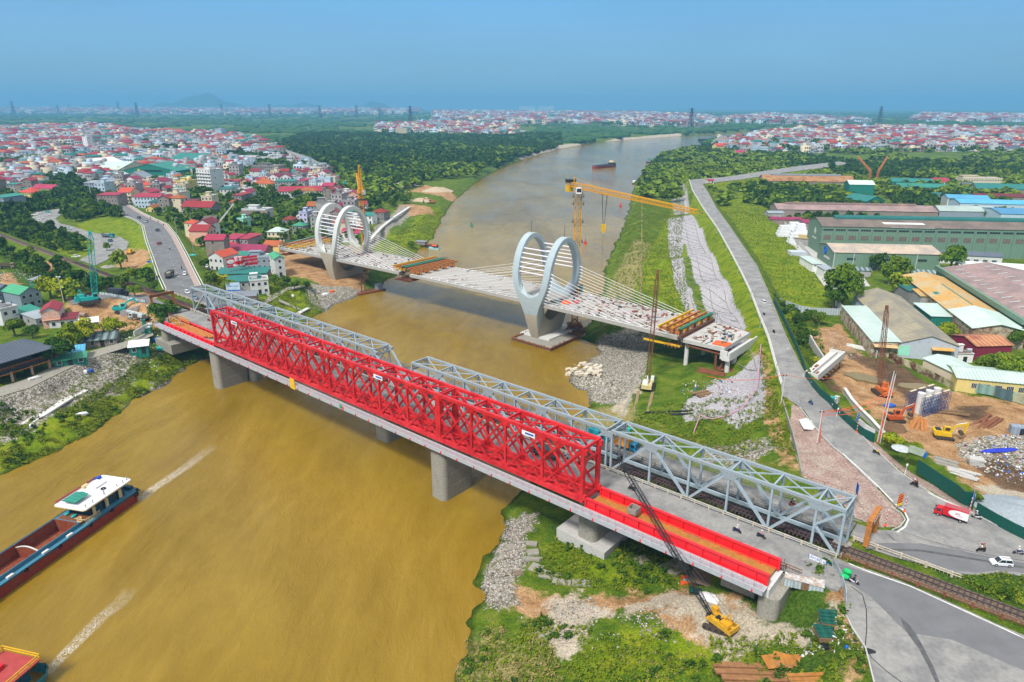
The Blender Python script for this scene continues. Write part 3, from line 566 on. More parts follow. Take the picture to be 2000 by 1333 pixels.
w_=MB(); w_.cbox(B(-140,97.55,15.0),224,1.7,.12,BANG); w_.beam(B(-252,96.75,14.6),B(-28.2,96.75,14.6),.12,1.0); wk=w_.mk('side_walkway',M_walk,red)
r_=MB(); s=-252
for z in (15.5,15.95,16.35): r_.beam(B(-252,96.75,z),B(-28.2,96.75,z),.06)
while s<-28: r_.beam(B(s,96.75,14.2),B(s,96.75,16.35),.08); s+=1.9
r_.mk('handrail',M_rail,wk)
br=MB(); s=-250
while s<-29: br.beam(B(s,98.6,14.2),B(s,96.5,14.6),.16,.3); br.ball(B(s,96.55,14.35),.18,.18,.18,6,4); s+=5.24
br.mk('walkway_bracket',M_redlit,wk)
sg=MB(); sg.cbox(B(-163.3,96.55,15.5),2.2,.1,3.2,BANG); sg.mk('yellow_board',mat('board_yellow',(.75,.42,.01),.5),red,label='blank bright yellow navigation board')
def hboard(s, pal, nm='logo_board'):
 b_=MB(); b_.cbox(B(s,N0-.45,ZT-1.0),3.4,.08,1.0,BANG); q=b_.mk(nm,M_white,red); t=MB(); t.cbox(B(s+.3,N0-.52,ZT-.95),2.2,.06,.35,BANG); t.mk('lettering',mat('sign_blue',(.02,.08,.35),.5),q)
hboard(-196.5,0); hboard(-127,0); hboard(-79,0)
gh=MB(); gh.cbox(B(-141,96.6,15.0),.8,.06,1.1,BANG); gh.mk('small_round_sign',mat('sign_green',(.01,.3,.14),.5),red); MB().cbox(B(-140.2,96.6,14.8),.5,.06,.6,BANG).mk('small_square_sign',M_redlit,red)
def wall_pier(s, n0, n1, th, z0, z1, par, m=M_conc, name='pier'):
 p=MB(); pts=[]; h=th/2; r=min(h,1.25)
 for cn,cs,a0 in ((n1-r,-(h-r),-90),(n1-r,h-r,0),(n0+r,h-r,90),(n0+r,-(h-r),180)):
  for i in range(6): a=R(a0+18*i); pts.append((cn+r*cos(a),cs+r*sin(a)))
 poly=[tuple(B(s+q,n_,0)[:2]) for n_,q in pts]; p.prism(poly,z0,z1); return p.mk(name,m,par)
for s,n0,n1,th,z0,z1 in ((-106.7,98.2,108.4,5.0,-2,13.3),(-213.6,98.0,109,5.0,-2,13.0),(-66,101.4,108.6,4.6,3,13.3),(-250,98,110,3.5,7,12.9)):
 p=wall_pier(s,n0,n1,th,z0,z1,red); MB().cbox(B(s,(n0+n1)/2-.3,z1+.45),th*.45,n1-n0-2.2,.9,BANG).mk('bearing_seat',M_conc,p)
 if z0<0:
  j=MB()
  for z in (3.4,6.8,10.2):
   pts=[tuple(B(s+x,y,0)[:2]) for x,y in ((-th/2-.02,n0+2.4),(th/2+.02,n0+2.4),(th/2+.02,n1-2.4),(-th/2-.02,n1-2.4))]; j.prism(pts,z,z+.07)
  j.mk('pour_joint',mat('pale_joint',(.5,.48,.42),.9),p)
cp=MB(); cp.prism([tuple(B(s,n,0)[:2]) for s,n in ((-73,101),(-60.5,100.2),(-60.5,112),(-73,112))],1.2,5.2); cp.mk('pile_cap',M_concw,red)
cp=MB(); cp.prism([tuple(B(s,n,0)[:2]) for s,n in ((-256,97.5),(-243,97.5),(-243,113),(-256,113))],5,8.6); cp.mk('pile_cap',M_conc,red)
ab=wall_pier(-27.8,98.4,113,3.6,8,12.9,red,M_conc,'abutment'); MB().cbox(B(-28.4,101.7,13.6),1.4,6.4,1.6,BANG).mk('bearing_seat',M_concp,ab)
MB().cbox(B(-34,103.5,9.8),6,4,1.6,BANG+.05).mk('cast_block',M_conc,red)
pp=MB()
for i in range(7): pp.cyl(B(-244+i*.3,100.3+i*.5,15.6+.25*(i%2)),B(-222+i*.9,100.3+i*.5,15.6+.25*(i%2)),.28,8)
pp.mk('steel_pipe_stack',M_rustor,label='orange rusty steel pipes stacked on the left end of the red bridge',cat='pipe stack')
yf=MB()
for i in range(4):
 for j in range(2): yf.beam(B(-247+i*2.6,100.2+j*3.2,16.3),B(-247+i*2.6,100.2+j*3.2,18),.15);
for z in (16.5,17.2,18): yf.beam(B(-247,100.2,z),B(-239,100.2,z),.14); yf.beam(B(-247,103.4,z),B(-239,103.4,z),.14)
for i in range(4): yf.beam(B(-247+i*2.6,100.2,18),B(-247+i*2.6,103.4,18),.14)
for i in range(3): yf.beam(B(-247+i*2.6,100.2,16.3),B(-244.4+i*2.6,100.2,18),.1)
yf.mk('steel_cage',M_yel,label='yellow lattice steel cage standing on the left end of the red bridge',cat='steel cage')
hb=MB(); hb.box(-.9,.9,-.9,.9,0,.1)
for x,y,a,b_ in ((0,-.9,1.8,.1),(0,.9,1.8,.1),(-.9,0,.1,1.8),(.9,0,.1,1.8)): hb.box(x-a/2,x+a/2,y-b_/2,y+b_/2,.1,1.3)
o=hb.mk('hanging_crate',M_conc,label='grey open crate hanging from the crane hook above the red bridge deck',cat='crate'); o.location=B(-55.3,101.6,16.1); o.rotation_euler=(0,0,BANG)
# ================================================================ grey truss road-rail bridge
gb=thing('road_truss_bridge','old grey-blue steel truss bridge with a road on each side of the railway','bridge',(0,0,0))
G0,G1,GZ,GT=115.5,121.2,14.3,23.6
GS=[[-260.3,-249,-239.8,-230.3,-220.9,-212.5],[-210.5,-199.7,-191.4,-182.7,-174.4,-166.2,-158.1,-150,-142],[-133.5,-123.3,-113.9,-105.3,-96.8,-88.6,-80.0,-70.6],[-69.3,-59.8,-51,-42.8,-34.5,-26.5,-21.9]]
for k,nodes in enumerate(GS):
 a,b=nodes[0],nodes[-1]; slope_end=k==1
 top=nodes[:-1] if slope_end else nodes
 for n in (G0,G1):
  side=MB().beam(B(a,n,GZ),B(b,n,GZ),.5,.7).mk('side_truss',M_grey,gb)
  MB().beam(B(top[0]-.2,n,GT),B(top[-1]+.2,n,GT),.6,.6).mk('top_chord',M_rustgrey,side)
  for i,s in enumerate(top): MB().beam(B(s,n,GZ+.3),B(s,n,GT-.3),.42,.4,up=(DX,DY,0)).mk('post',M_grey,side)
  for i in range(len(nodes)-1):
   up_at_next=i%2==0
   s0,s1=nodes[i],nodes[i+1]
   if k==3 and i==5:
    MB().beam(B(s1,n,GT-.4),B(s0,n,(GZ+GT)/2),.4).mk('diagonal',M_grey,side); MB().beam(B(s0,n,(GZ+GT)/2),B(s1-.6,n,GZ+.3),.4).mk('diagonal',M_grey,side); continue
   if slope_end and i==len(nodes)-2: za,zb=GT,GZ
   else: za,zb=(GZ,GT) if up_at_next else (GT,GZ)
   MB().beam(B(s0,n,za),B(s1,n,zb),.5,.45).mk('diagonal',M_grey,side)
  for i in range(1,len(top),2):
   g=MB(); s=nodes[i]; vs=[(s-1.9,GT-.25),(s+1.9,GT-.25),(s+1.0,GT-1.6),(s-1.0,GT-1.6)]
   pts=[B(x,n-.27,z) for x,z in vs]+[B(x,n+.27,z) for x,z in vs]; g.add(pts,[(0,1,2,3),(7,6,5,4),(0,4,5,1),(1,5,6,2),(2,6,7,3),(3,7,4,0)])
   g.mk('gusset_plate',M_rustgrey,side)
 tb=MB()
 for i,s in enumerate(top):
  tb.beam(B(s,G0,GT),B(s,G1,GT),.3,.35); tb.beam(B(s,G0,GT-1.8),B(s,G0+1.5,GT-.2),.2); tb.beam(B(s,G1,GT-1.8),B(s,G1-1.5,GT-.2),.2)
  if i: tb.beam(B(top[i-1],G0,GT-.05),B(s,G1,GT-.05),.22); tb.beam(B(top[i-1],G1,GT-.1),B(s,G0,GT-.1),.22)
 tb.mk('top_bracing',M_grey,gb)
 rl=MB()
 for n in (G1+.25,):
  rl.beam(B(top[0],n,GT+.95),B(top[-1],n,GT+.95),.05); s=top[0]
  while s<=top[-1]: rl.beam(B(s,n,GT+.2),B(s,n,GT+.95),.06); s+=3
 rl.mk('catwalk_railing',M_rust,gb)
 for s in (top[0],top[-1]):
  e=MB(); e.beam(B(s,G0,GT-1.9),B(s,G1,GT-1.9),.3,.35);
  for j in range(4): e.beam(B(s,G0+j*(G1-G0)/4,GT-1.9),B(s,G0+(j+1)*(G1-G0)/4,GT),.15); e.beam(B(s,G0+(j+1)*(G1-G0)/4,GT-1.9),B(s,G0+j*(G1-G0)/4,GT),.15)
  e.mk('portal_frame',M_rustgrey,gb)
nr=MB(); nr.cbox(B(-141,110.5,13.9),244,9.0,.6,BANG); nr.mk('near_roadway',M_asph2,gb); nr=MB(); nr.cbox(B(-140.5,126.2,13.9),236.5,5.4,.6,BANG); nr.mk('far_roadway',M_asph2,gb)
ug=MB()
for n in (107.5,111,114,G0,G1,124.5,128): ug.beam(B(-262,n,13.0),B(-22,n,13.0),.3,1.1)
s=-261
while s<-22: ug.beam(B(s,106.2,13.2),B(s,128.8,13.2),.3,.6); s+=4.3
ug.mk('cross_girder',M_dark,gb)
tr=MB(); s=-262
while s<-21: tr.cbox(B(s,118.35,14.15),.28,2.6,.18,BANG); s+=.75
tr.mk('timber_sleeper',M_sleeper,gb,kind='stuff')
rr=MB()
for n in (117.65,119.05,117.95,118.75): rr.beam(B(-262,n,14.34),B(-21,n,14.34),.1,.16)
rr.mk('rail',M_sleeper,gb)
def railing(par,n,s0,s1,m,h=1.1,step=2.2,post=.16,z=14.2,name='railing',rod=True):
 r=MB(); s=s0
 while s<=s1: r.beam(B(s,n,z),B(s,n,z+h),post); s+=step
 for q in (.5,.95): r.beam(B(s0,n,z+h*q),B(s1,n,z+h*q),.09,.12)
 if rod:
  s=s0
  while s<s1: r.beam(B(s,n,z+.1),B(s,n,z+h),.035); s+=.55
 return r.mk(name,m,par)
M_cream=mat('cream_railing_paint',(.55,.47,.36),.8,0,.25,1.5)
railing(gb,114.9,-262,-22,M_cream,.95,3.0,.22,rod=False); railing(gb,123.6,-258,-22,M_conc,1.0,3.2,.25,rod=False); railing(gb,128.8,-258,-22,M_conc,1.0,3.0,.2)
railing(gb,106.1,-262,-25,M_rust,1.1,3.3,.18)
mp_=MB(); s=-262
while s<-26: mp_.beam(B(s,105.9,14),B(s,105.9,16.3),.05); s+=2.6
mp_.mk('fence_rod',M_dark,gb)
for s,n0,n1 in ((-141.5,109,127),(-211.6,109,127),(-70,109,127)):
 wall_pier(s+.5,n0,n1,5.5,-2,12.5,gb)
sn_=MB(); sn_.cbox(B(-201,108.8,5.5),1.3,.1,3.4,BANG); q=sn_.mk('clearance_sign',M_yel,gb); t=MB(); t.cbox(B(-201,108.72,6.2),.7,.1,.8,BANG); t.cbox(B(-201,108.72,4.9),.5,.1,.7,BANG); t.mk('numeral',M_black,q)
MB().cbox(B(-22.5,118,12.2),3,25,3.4,BANG).mk('abutment',M_conc,gb); MB().cbox(B(-262,118,11.5),3,26,4,BANG).mk('abutment',M_conc,gb)
def track(s0,s1,z,nm):
 bl=MB(); bl.prof([(-2.0,z-.35),(2.0,z-.35),(1.4,z+.1),(-1.4,z+.1)],s0,s1)
 o=bl.mk(nm,mat('ballast',(.14,.11,.085),.95,0,.35,3,col2=(.22,.16,.1),mix=.55),kind='structure'); o.location=B(0,118.5,0); o.rotation_euler=(0,0,BANG-pi/2)
 r=MB()
 for n in (117.8,119.2): r.beam(B(s0,n,z+.25),B(s1,n,z+.25),.1,.16)
 s=s0
 while s<s1: r.cbox(B(s,118.5,z+.12),.26,2.5,.14,BANG); s+=.9 if s>-400 else 3
 r.mk('railway_track',M_sleeper,kind='structure')
track(-21,62,14.3,'ballast_bed'); track(-700,-262.5,13.8,'ballast_bed')
for s0,s1,n,z in ((-21,62,115.3,14.25),(-21,-4,122.1,14.25),(-330,-262,115.6,13.9),(-300,-262,122,14)):
 r=MB(); s=s0
 while s<=s1: r.beam(B(s,n,z),B(s,n,z+1.15),.28); s+=3.9
 for q in (.6,1.05): r.beam(B(s0,n,z+q),B(s1,n,z+q),.1,.12)
 s=s0
 while s<s1: r.beam(B(s,n,z+.05),B(s,n,z+1.1),.04); s+=.6
 r.mk('trackside_railing',M_rust if n<120 else M_cream,label={115.3:'long rusty railing beside the railway at the near road',122.1:'short railing between the railway and the junction',115.6:'rusty railing beside the railway at the far bridge end, near side',122:'cream railing beside the railway at the far bridge end, link road side'}[n],cat='railing')
def gantry(s,n0,n1,z,h,label):
 t=thing('height_limit_gantry',label,'gantry',B(s,n0,z),BANG,'rusty height limit portals at the bridge ends')
 L=n1-n0
 MB().cbox((0,0,h/2),.9,.9,h).mk('post',M_rustor,t); MB().cbox((0,L,h/2),.9,.9,h).mk('post',M_rustor,t); MB().cbox((0,L/2,h+.4),.9,L+.9,1.1).mk('crossbeam',M_rust if s<-100 else M_rustor,t)
 if s>-100:
  p=MB()
  for i in range(5): p.cbox((.5,1.2+i*L/5.6,h+.15),.06,.25,.9,0,.5)
  p.mk('warning_stripe',M_white,t)
gantry(-18.9,122.2,127.9,14.2,4.4,'rusty orange portal frame over the road at the near right bridge end')
gantry(-277,106.6,115.2,14.0,4.6,'rusty brown portal frame over the road at the far left bridge end')
# ================================================================ new cable-stayed bridge
cb=thing('unfinished_cable_bridge','unfinished white concrete cable bridge with two double-ring towers, deck still open in midspan','bridge',(0,0,0))
def dz(s): return 15.0+1.3*max(0,1-((s+205)/130)**2)
DN0,DN1=205.4,229.6
def deck(s0,s1,nm='deck_slab'):
 m=MB(); k=int((s1-s0)/6)+1; V=[]
 for i in range(k+1):
  s=s0+(s1-s0)*i/k; z=dz(s)
  prof=[(DN0,z),(DN0,z-1.3),(DN0+1.8,z-2.1),(DN0+3.4,z-2.1),(DN0+4.2,z-.5),(DN1-4.2,z-.5),(DN1-3.4,z-2.1),(DN1-1.8,z-2.1),(DN1,z-1.3),(DN1,z)]
  V+=[B(s,n,zz) for n,zz in prof]
 fs=[]
 for i in range(k):
  for j in range(10): fs.append((i*10+j,i*10+(j+1)%10,i*10+10+(j+1)%10,i*10+10+j))
 fs+=[tuple(range(9,-1,-1)),tuple(range(k*10,k*10+10))]; m.add(V,fs)
 for i in range(int((s1-s0)/6)):   # rib beams under the slab
  s=s0+3+i*6; m.beam(B(s,DN0+3,dz(s)-1.1),B(s,DN1-3,dz(s)-1.1),.4,1.2)
 d=m.mk(nm,mat('deck_concrete',(.43,.41,.38),.9,0,.14,.3,col2=(.36,.33,.3),mix=.6,bump=.2,bscale=3),cb)
 e=MB(); s=s0+.5
 while s<s1-2.4:
  z=dz(s); e.cbox(B(s+1,DN0+.2,z+.06),1.9,.6,.12,BANG); e.cbox(B(s+1,DN1-.2,z+.06),1.9,.6,.12,BANG); s+=2.6
 e.mk('kerb_block',M_concp,d)
 e=MB(); s=s0+2
 while s<s1: e.beam(B(s,DN0+.8,dz(s)+.02),B(s,DN1-.8,dz(s)+.02),.07,.03); s+=9
 for n in (212,223): e.beam(B(s0+1,n,dz(s0)+.02),B(s1-1,n,dz(s1)+.02),.08,.03)
 e.mk('slab_joint',mat('joint_dirt',(.25,.23,.21),.9),d)
 ra=MB(); s=s0+1
 while s<s1-1: ra.beam(B(s,DN1-.3,dz(s)),B(s,DN1-.3,dz(s)+1.1),.05); s+=2.2
 ra.beam(B(s0+1,DN1-.3,dz(s0)+1),B(s1-1,DN1-.3,dz(s1)+1),.04); ra.mk('rebar_railing',M_rust,d)
deck(-236,-99.5); deck(-345,-243.5)
eb=MB(); eb.prism([tuple(B(s,n,0)[:2]) for s,n in ((-98.5,206.0),(-83,206.0),(-83,228),(-98.5,230.5))],13.6,14.9); eb.mk('end_slab',M_concw,cb)
eb=MB(); eb.cbox(B(-82,217,11.6),2.6,23.5,1.6,BANG); eb.cbox(B(-80.9,217,13),.4,23.5,1.4,BANG); eb.cbox(B(-82.8,205.6,12.6),2.4,.5,3,BANG); eb.mk('pier_cap',M_concp,cb)
for n in (207.5,213,219,225.5): MB().cyl(B(-82,n,4),B(-82,n,11),.8,14).mk('column',M_concp,cb)
for n in (208,222): MB().cyl(B(-97,n,2.5),B(-97,n,13.6),.75,12).mk('column',M_concp,cb)
def pylon(sc, z0, lo_mat, hi_mat, zchg, nm_label):
 py=thing('ring_pylon',None,None); py.parent=cb; py['label']=nm_label; n0=214.9
 ro=[];K=96
 aO,bO,hc=11.5,20.2,21.2       # outer ellipse
 aI,bI,hi=9.0,15.2,24.2       # opening
 fo=lambda h: float(np.interp(h,[0,10,14,18,22,26,34,42],[2.0,3.1,4.5,6.5,8.3,9.2,9.55,9.7])); fi=lambda h: float(np.interp(h,[0,17.6,18,18.6,19.6,21.5,24,27,42],[-.2,-.2,1.8,3.2,4.3,5.2,5.8,6.2,6.8])); off=lambda h:(fo(h)+fi(h))/2
 def outer(t):
  x=aO*cos(t); h=hc+bO*sin(t)
  if h<hc: x*=1-.0*(hc-h)
  return x,h
 for sg in (-1,1):
  m=MB(); V=[]
  for i in range(K):
   t=2*pi*i/K; xo,ho=outer(t); xi,hh=aI*cos(t),hi+(bI if sin(t)>0 else 17.3)*sin(t)
   if sin(t)<0:
    ho=max(0,hc-27.5*abs(sin(t)));
    if ho==0: xo=max(-7.6,min(7.6,aO*cos(t)*1.0))
   for (x,h) in ((xo,ho),(xi,hh)):
    a_,b_=sorted((sg*fo(h),sg*fi(h)))
    V+=[B(sc+a_,n0+x,z0+h),B(sc+b_,n0+x,z0+h)]
  fs=[];mi=[]
  for i in range(K):
   j=(i+1)%K; a=i*4; b=j*4
   fs+=[(a,b,b+1,a+1),(a+2,a+3,b+3,b+2),(a,a+2,b+2,b),(a+1,b+1,b+3,a+3)]
  m.add(V,fs)
  m.m=[0 if V[f[0]].z<zchg and V[f[2]].z<zchg+1.5 else 1 for f in m.f]
  o=m.mk('ring_leg',[lo_mat,hi_mat],py); o.data.update()
  md=o.modifiers.new('edge','BEVEL'); md.width=.18; md.segments=1
  rod=MB(); zt=z0+hc+bO; rod.cyl(B(sc+sg*off(hc+bO),n0,zt),B(sc+sg*off(hc+bO),n0,zt+4.5),.09,5); rod.mk('lightning_rod',M_dark,py)
 for x in (-1,1):
  for k in range(6):
   h=27.5+k*1.75; tt=math.asin(min(1,(h-hc)/bO)); xx=x*(aO*cos(tt)*.5+aI*cos(math.asin(min(1,(h-hi)/bI)))*.5)
   MB().cyl(B(sc-off(h)+.5,n0+xx,z0+h),B(sc+off(h)-.5,n0+xx,z0+h),.26,8).mk('tie_bar',M_cable,py)
 return n0,hc,bO,aO,fo
M_ringg=mat('grey_blue_concrete_coat',(.36,.43,.45),.6,0,.06,.5); M_ringc=mat('cream_formwork_concrete',(.45,.40,.31),.85,0,.14,.4,col2=(.33,.28,.21),mix=.66,bump=.15,bscale=2)
M_ringm=mat('pale_ring_coat',(.52,.53,.5),.6,0,.06,.5)
def stays(sc, z0, par, shape, out, cnt=10):
 n0,hc,bO,aO,fo=shape
 for sg,cn in ((-1,out[0]),(1,out[1])):
  for side in (-1,1):
   for k in range(cn):
    h=16.3+k*1.35; tt=math.asin((h-hc)/bO); x=side*(aO*cos(tt)-1.2); s1=sc+sg*(14+k*5.0);
    p=B(sc+sg*(fo(h)-.3),n0+x,z0+h); q=B(s1,DN0+1.2 if side<0 else DN1-1.2,dz(s1)+.3)
    c=MB().cyl(p,q,.075,6); d=(q-p).normalized(); c.cyl(p,p+d*1.5,.2,6); c.cyl(q-d*1.6,q,.17,6); c.mk('stay_cable',M_cable,par)
    a=MB(); a.cbox(q-Vc((0,0,.1)),1.2,.7,.6,BANG); a.mk('cable_anchor',M_concp,par)
shR=pylon(-163.2,.4,M_ringc,M_ringg,11.5,'grey-coated double ring tower standing in the river on the right'); stays(-163.2,.4,cb,shR,(10,10))
shL=pylon(-297.8,.6,M_ringc,M_ringm,19.5,'cream double ring tower on the left bank'); stays(-297.8,.6,cb,shL,(8,9))
pf=MB(); pf.prism([tuple(W(*p,.5)[:2]) for p in ((1000,662),(1075,684),(1132,658),(1062,640))],-.4,.7); pf.mk('tower_platform',M_conc,cb)
pf=MB(); pf.prism([tuple(B(s,n,0)[:2]) for s,n in ((-171,207.5),(-156,207.5),(-156,228),(-171,228))],.6,1.4); pf.mk('pile_cap',M_concp,cb)
fm=MB(); cor=[W(*p,.6) for p in ((1000,662),(1075,684),(1132,658),(1062,640))]
for a,b in zip(cor,cor[1:]+cor[:1]):
 fm.beam(a+Vc((0,0,.4)),b+Vc((0,0,.4)),.5,.5); L=(b-a).length
 for i in range(int(L/1.3)): q=a.lerp(b,i*1.3/L); fm.cyl(q-Vc((0,0,1.5)),q+Vc((0,0,.8+rnd.uniform(-.2,.6))),.22,5)
fm.mk('sheet_pile_wall',M_rust,cb)
def traveller(s0,s1,sg,label,m1,m2,z):
 t=thing('form_traveller',label,'formwork frame',B(0,0,0),0,'formwork travellers on the unfinished bridge')
 for i,n in enumerate((207.5,212.5,218,223.5,229)):
  g=MB(); g.beam(B(s0,n,z+1.2),B(s1,n,z+1.2),.5,1.5); g.beam(B(s0,n,z+2.0),B(s1,n,z+2.0),.9,.16); g.beam(B(s0,n,z+.5),B(s1,n,z+.5),.9,.16)
  k=min(s0,s1)+1
  while k<max(s0,s1): g.cbox(B(k,n,z+1.2),.12,.8,1.4,BANG); k+=1.6
  g.mk('main_girder',m1 if i%2 else m2,t)
  MB().cbox(B(s0+(s1-s0)*.25,n,z+.2),1,1,.8,BANG).mk('roller',M_dark,t)
 for q in (.12,.42,.7,.95):
  s=s0+(s1-s0)*q; MB().beam(B(s,205,z+2.5),B(s,232,z+2.5),.55,.7).mk('cross_beam',M_rustor if q>.2 else m1,t)
 p=MB(); e=s1
 for n in (205.5,210,214.5,219,223.5,228,231): p.beam(B(s0+(s1-s0)*.5,n,z-2.8),B(s1+sg*1.5,n,z-2.8),.25,.35); p.cyl(B(s1,n,z-2.8),B(s1,n,z+2.6),.06,4); p.cyl(B(s0+(s1-s0)*.62,n,z-2.8),B(s0+(s1-s0)*.62,n,z+2.4),.06,4)
 for q in (.55,.7,.85,1): s=s0+(s1-s0)*q; p.beam(B(s,203,z-3.1),B(s,233,z-3.1),.3,.4)
 p.mk('hanging_platform',M_rust,t)
 sc_=MB()
 for n in np.arange(204,233,1.8):
  for s in (s1,s1+sg*1.2): sc_.beam(B(s,n,z-2.6),B(s,n,z+3.2+.5*sin(n*3)),.07)
 for z_ in (z-1.2,z+.4,z+3): sc_.beam(B(s1,204,z_),B(s1,232,z_),.07); sc_.beam(B(s1+sg*1.2,204,z_),B(s1+sg*1.2,232,z_),.07)
 sc_.mk('scaffold',M_dark,t)
 nt_=MB(); nt_.cbox(B(s1,218,z+3.15),1.3,26,.12,BANG); nt_.mk('safety_net',mat('green_net',(.02,.16,.1),.9,0,.25,2),t)
M_yel3=mat('traveller_yellow',(.62,.36,.01),.55,0,.15,1)
traveller(-248,-240.5,1,'yellow formwork traveller on the tip of the left deck arm',M_yel3,M_yel3,dz(-243))
traveller(-230,-238.5,-1,'orange-brown formwork traveller on the tip of the right deck arm',M_rustor,M_rustor,dz(-235))
traveller(-108,-99,1,'yellow and brown formwork traveller beside the dyke',M_yel3,M_rustor,15.2)
traveller(-330,-341,-1,'yellow formwork traveller on the landward end behind the left tower',M_yel3,M_yel3,15)
b_=MB(); b_.beam(B(-98.3,205,15.6),B(-98.3,231,15.6),.8,1.2); b_.mk('steel_crossbeam',M_rust,label='long brown steel beam lying across the joint of the white deck',cat='steel beam')
ft=MB()
for i in range(4): ft.beam(B(-97+i*.6,206.5+i*.8,12.7),B(-83,206.5+i*.8,12.3),.35,.4)
for n in (207,212,218): ft.beam(B(-86,n,4),B(-86,n,12),.6); ft.beam(B(-86,n,4.5),B(-83,n,10),.35)
ft.mk('temporary_steel_support',M_rust,label='rusty steel beams propping the white end slab from below',cat='support frame')
yb=MB(); yb.beam(B(-112,204.6,12.2),B(-98,204.6,12.4),.5,.6); yb.mk('steel_girder',M_yel3,label='yellow girder slung under the edge of the white deck',cat='girder')
tp=MB(); tp.cbox(B(-85.5,209.5,15.05),5.2,4.6,.15,BANG+.1); tp.cbox(B(-84.2,208.8,15.16),2.4,3,.12,BANG-.2); tp.mk('orange_tarpaulin',mat('orange_tarp',(.8,.11,.02),.6),label='orange-red tarpaulin spread on the corner of the white end slab',cat='tarpaulin')
# ================================================================ lattice work shared by the cranes
def lattice(mb, p, q, w0, w1=None, seg=None, chord=.16, lace=.08, up=(0,0,1)):
 p=Vc(p);q=Vc(q);d=(q-p);L=d.length;d.normalize();w1=w0 if w1 is None else w1;up=Vc(up)
 if abs(d.dot(up))>.95: up=Vc((1,0,0))
 s=d.cross(up).normalized(); t=s.cross(d).normalized(); n=max(2,int(L/(seg or w0*1.1)))
 c=lambda i,a,b:p+d*(L*i/n)+(s*a+t*b)*((w0+(w1-w0)*i/n)/2)
 for a,b in ((-1,-1),(1,-1),(1,1),(-1,1)): mb.beam(c(0,a,b),c(n,a,b),chord)
 for i in range(n):
  for (a,b),(e,f) in (((-1,-1),(1,-1)),((1,-1),(1,1)),((1,1),(-1,1)),((-1,1),(-1,-1))):
   mb.beam(c(i,a,b),c(i+1,e,f) if i%2 else c(i+1,e,f),lace); mb.beam(c(i,a,b),c(i,e,f),lace)
   mb.beam(c(i,e,f),c(i+1,a,b),lace*.8)
 return mb
P0=W(1122,640,1.5); bx,by=P0.x,P0.y
tc_=thing('tower_crane','tall yellow hammerhead tower crane beside the grey double ring tower','tower crane',(bx,by,1.0),0)
lattice(MB(),(0,0,0),(0,0,56.5),2.3,chord=.26,lace=.11,seg=2.2).mk('mast',M_yel,tc_)
fb=MB(); fb.box(-4,4,-3.5,3.5,-1.2,.3)
for x in (-4,4): fb.beam((x,-3.5,.3),(0,0,4.5),.4)
fb.box(-3,3,-2.5,2.5,1.2,2.2); fb.mk('base_frame',M_rust,tc_)
TW=W(1362,414,58.6); JA=math.atan2(TW[1]-by,TW[0]-bx)   # jib bearing
tip=Vc((cos(JA),sin(JA),0))
def jr(r,z): return (tip.x*r,tip.y*r,z)
JL=hypot(TW[0]-bx,TW[1]-by)
jb=MB(); lattice(jb,jr(1,59.2),jr(JL,57.6),1.9,1.1,1.9,.17,.08); jib=jb.mk('jib',M_yel,tc_)
cj=MB(); lattice(cj,jr(-1,59.2),jr(-8.5,59.6),1.6,1.6,1.6,.22,.12); cj.mk('counter_jib',M_yel,tc_)
ct=MB(); ct.cbox(jr(-7,57.6),3.2,1.8,2.6,JA); ct.mk('counterweight',M_yel3,tc_)
wn=MB(); wn.cbox(jr(-6,60.6),3.4,2.6,1.2,JA);
for a in (-1,1):
 for b in (-1,1): wn.beam((jr(-6,0)[0]+a*2,jr(-6,0)[1]+b*1.6,59.6),(jr(-6,0)[0]+a*2,jr(-6,0)[1]+b*1.6,61.6),.1)
wn.mk('winch_platform',M_dark,tc_)
cbn=MB(); cbn.cbox((jr(0,0)[0]-.2,jr(0,0)[1]-2.3,57.6),2.1,1.9,2.3,0); q=cbn.mk('cab',M_white,tc_); g=MB(); g.cbox((jr(0,0)[0]-.2,jr(0,0)[1]-3.3,57.8),1.7,.1,1.3); g.mk('cab_window',M_glass,q)
hd=MB(); hd.beam(jr(-3.5,60),jr(-3.5,62.4),.3); hd.beam(jr(-3.5,62.2),jr(10,60.2),.08); hd.cbox((0,0,56.8),3,3,.8); hd.mk('slewing_head',M_yel,tc_)
for z in (37,45,52,55):
 g=MB();
 for a,b,c_,d_ in ((-2,2,-2,-2),(2,2,-2,2),(2,-2,2,2),(-2,-2,2,-2)):
  g.beam((a,c_,z),(b,d_,z),.5,.06); g.beam((a,c_,z+1),(b,d_,z+1),.06)
 for a,b in ((-2,-2),(2,-2),(2,2),(-2,2),(0,-2),(0,2),(-2,0),(2,0)): g.beam((a,b,z),(a,b,z+1),.06)
 g.mk('mast_platform',M_dark,tc_)
tr=jr(17.5,57.8); t_=MB(); t_.cbox(tr,3,1.6,.4,JA); t_.mk('trolley',M_yel,tc_)
h=MB()
for k,(a,b) in enumerate(((-1,0),(1,0),(-.8,.3),(.8,-.3))): h.cyl((tr[0]+a,tr[1]+b,tr[2]),(tr[0]+a*.3,tr[1]+b*.3,46.6),.05,4)
h.cyl((tr[0],tr[1],43),(tr[0],tr[1],30),.04,4); h.mk('hoist_rope',M_dark,tc_)
hk=MB(); hk.cbox((tr[0],tr[1],45.5),1.7,.7,2.2); hk.prof([(tr[0]-.7,44.4),(tr[0]+.7,44.4),(tr[0]+.15,43),(tr[0]-.15,43)],tr[1]-.3,tr[1]+.3); hk.mk('hook_block',M_yel3,tc_)
P1=W(716,535,3); t2=thing('tower_crane','orange-yellow tower crane behind the cream double ring tower, jib pointing away','tower crane',(P1.x,P1.y,2.5),0)
lattice(MB(),(0,0,0),(0,0,44),2.2,chord=.3,lace=.14,seg=2.1).mk('mast',M_yel,t2)
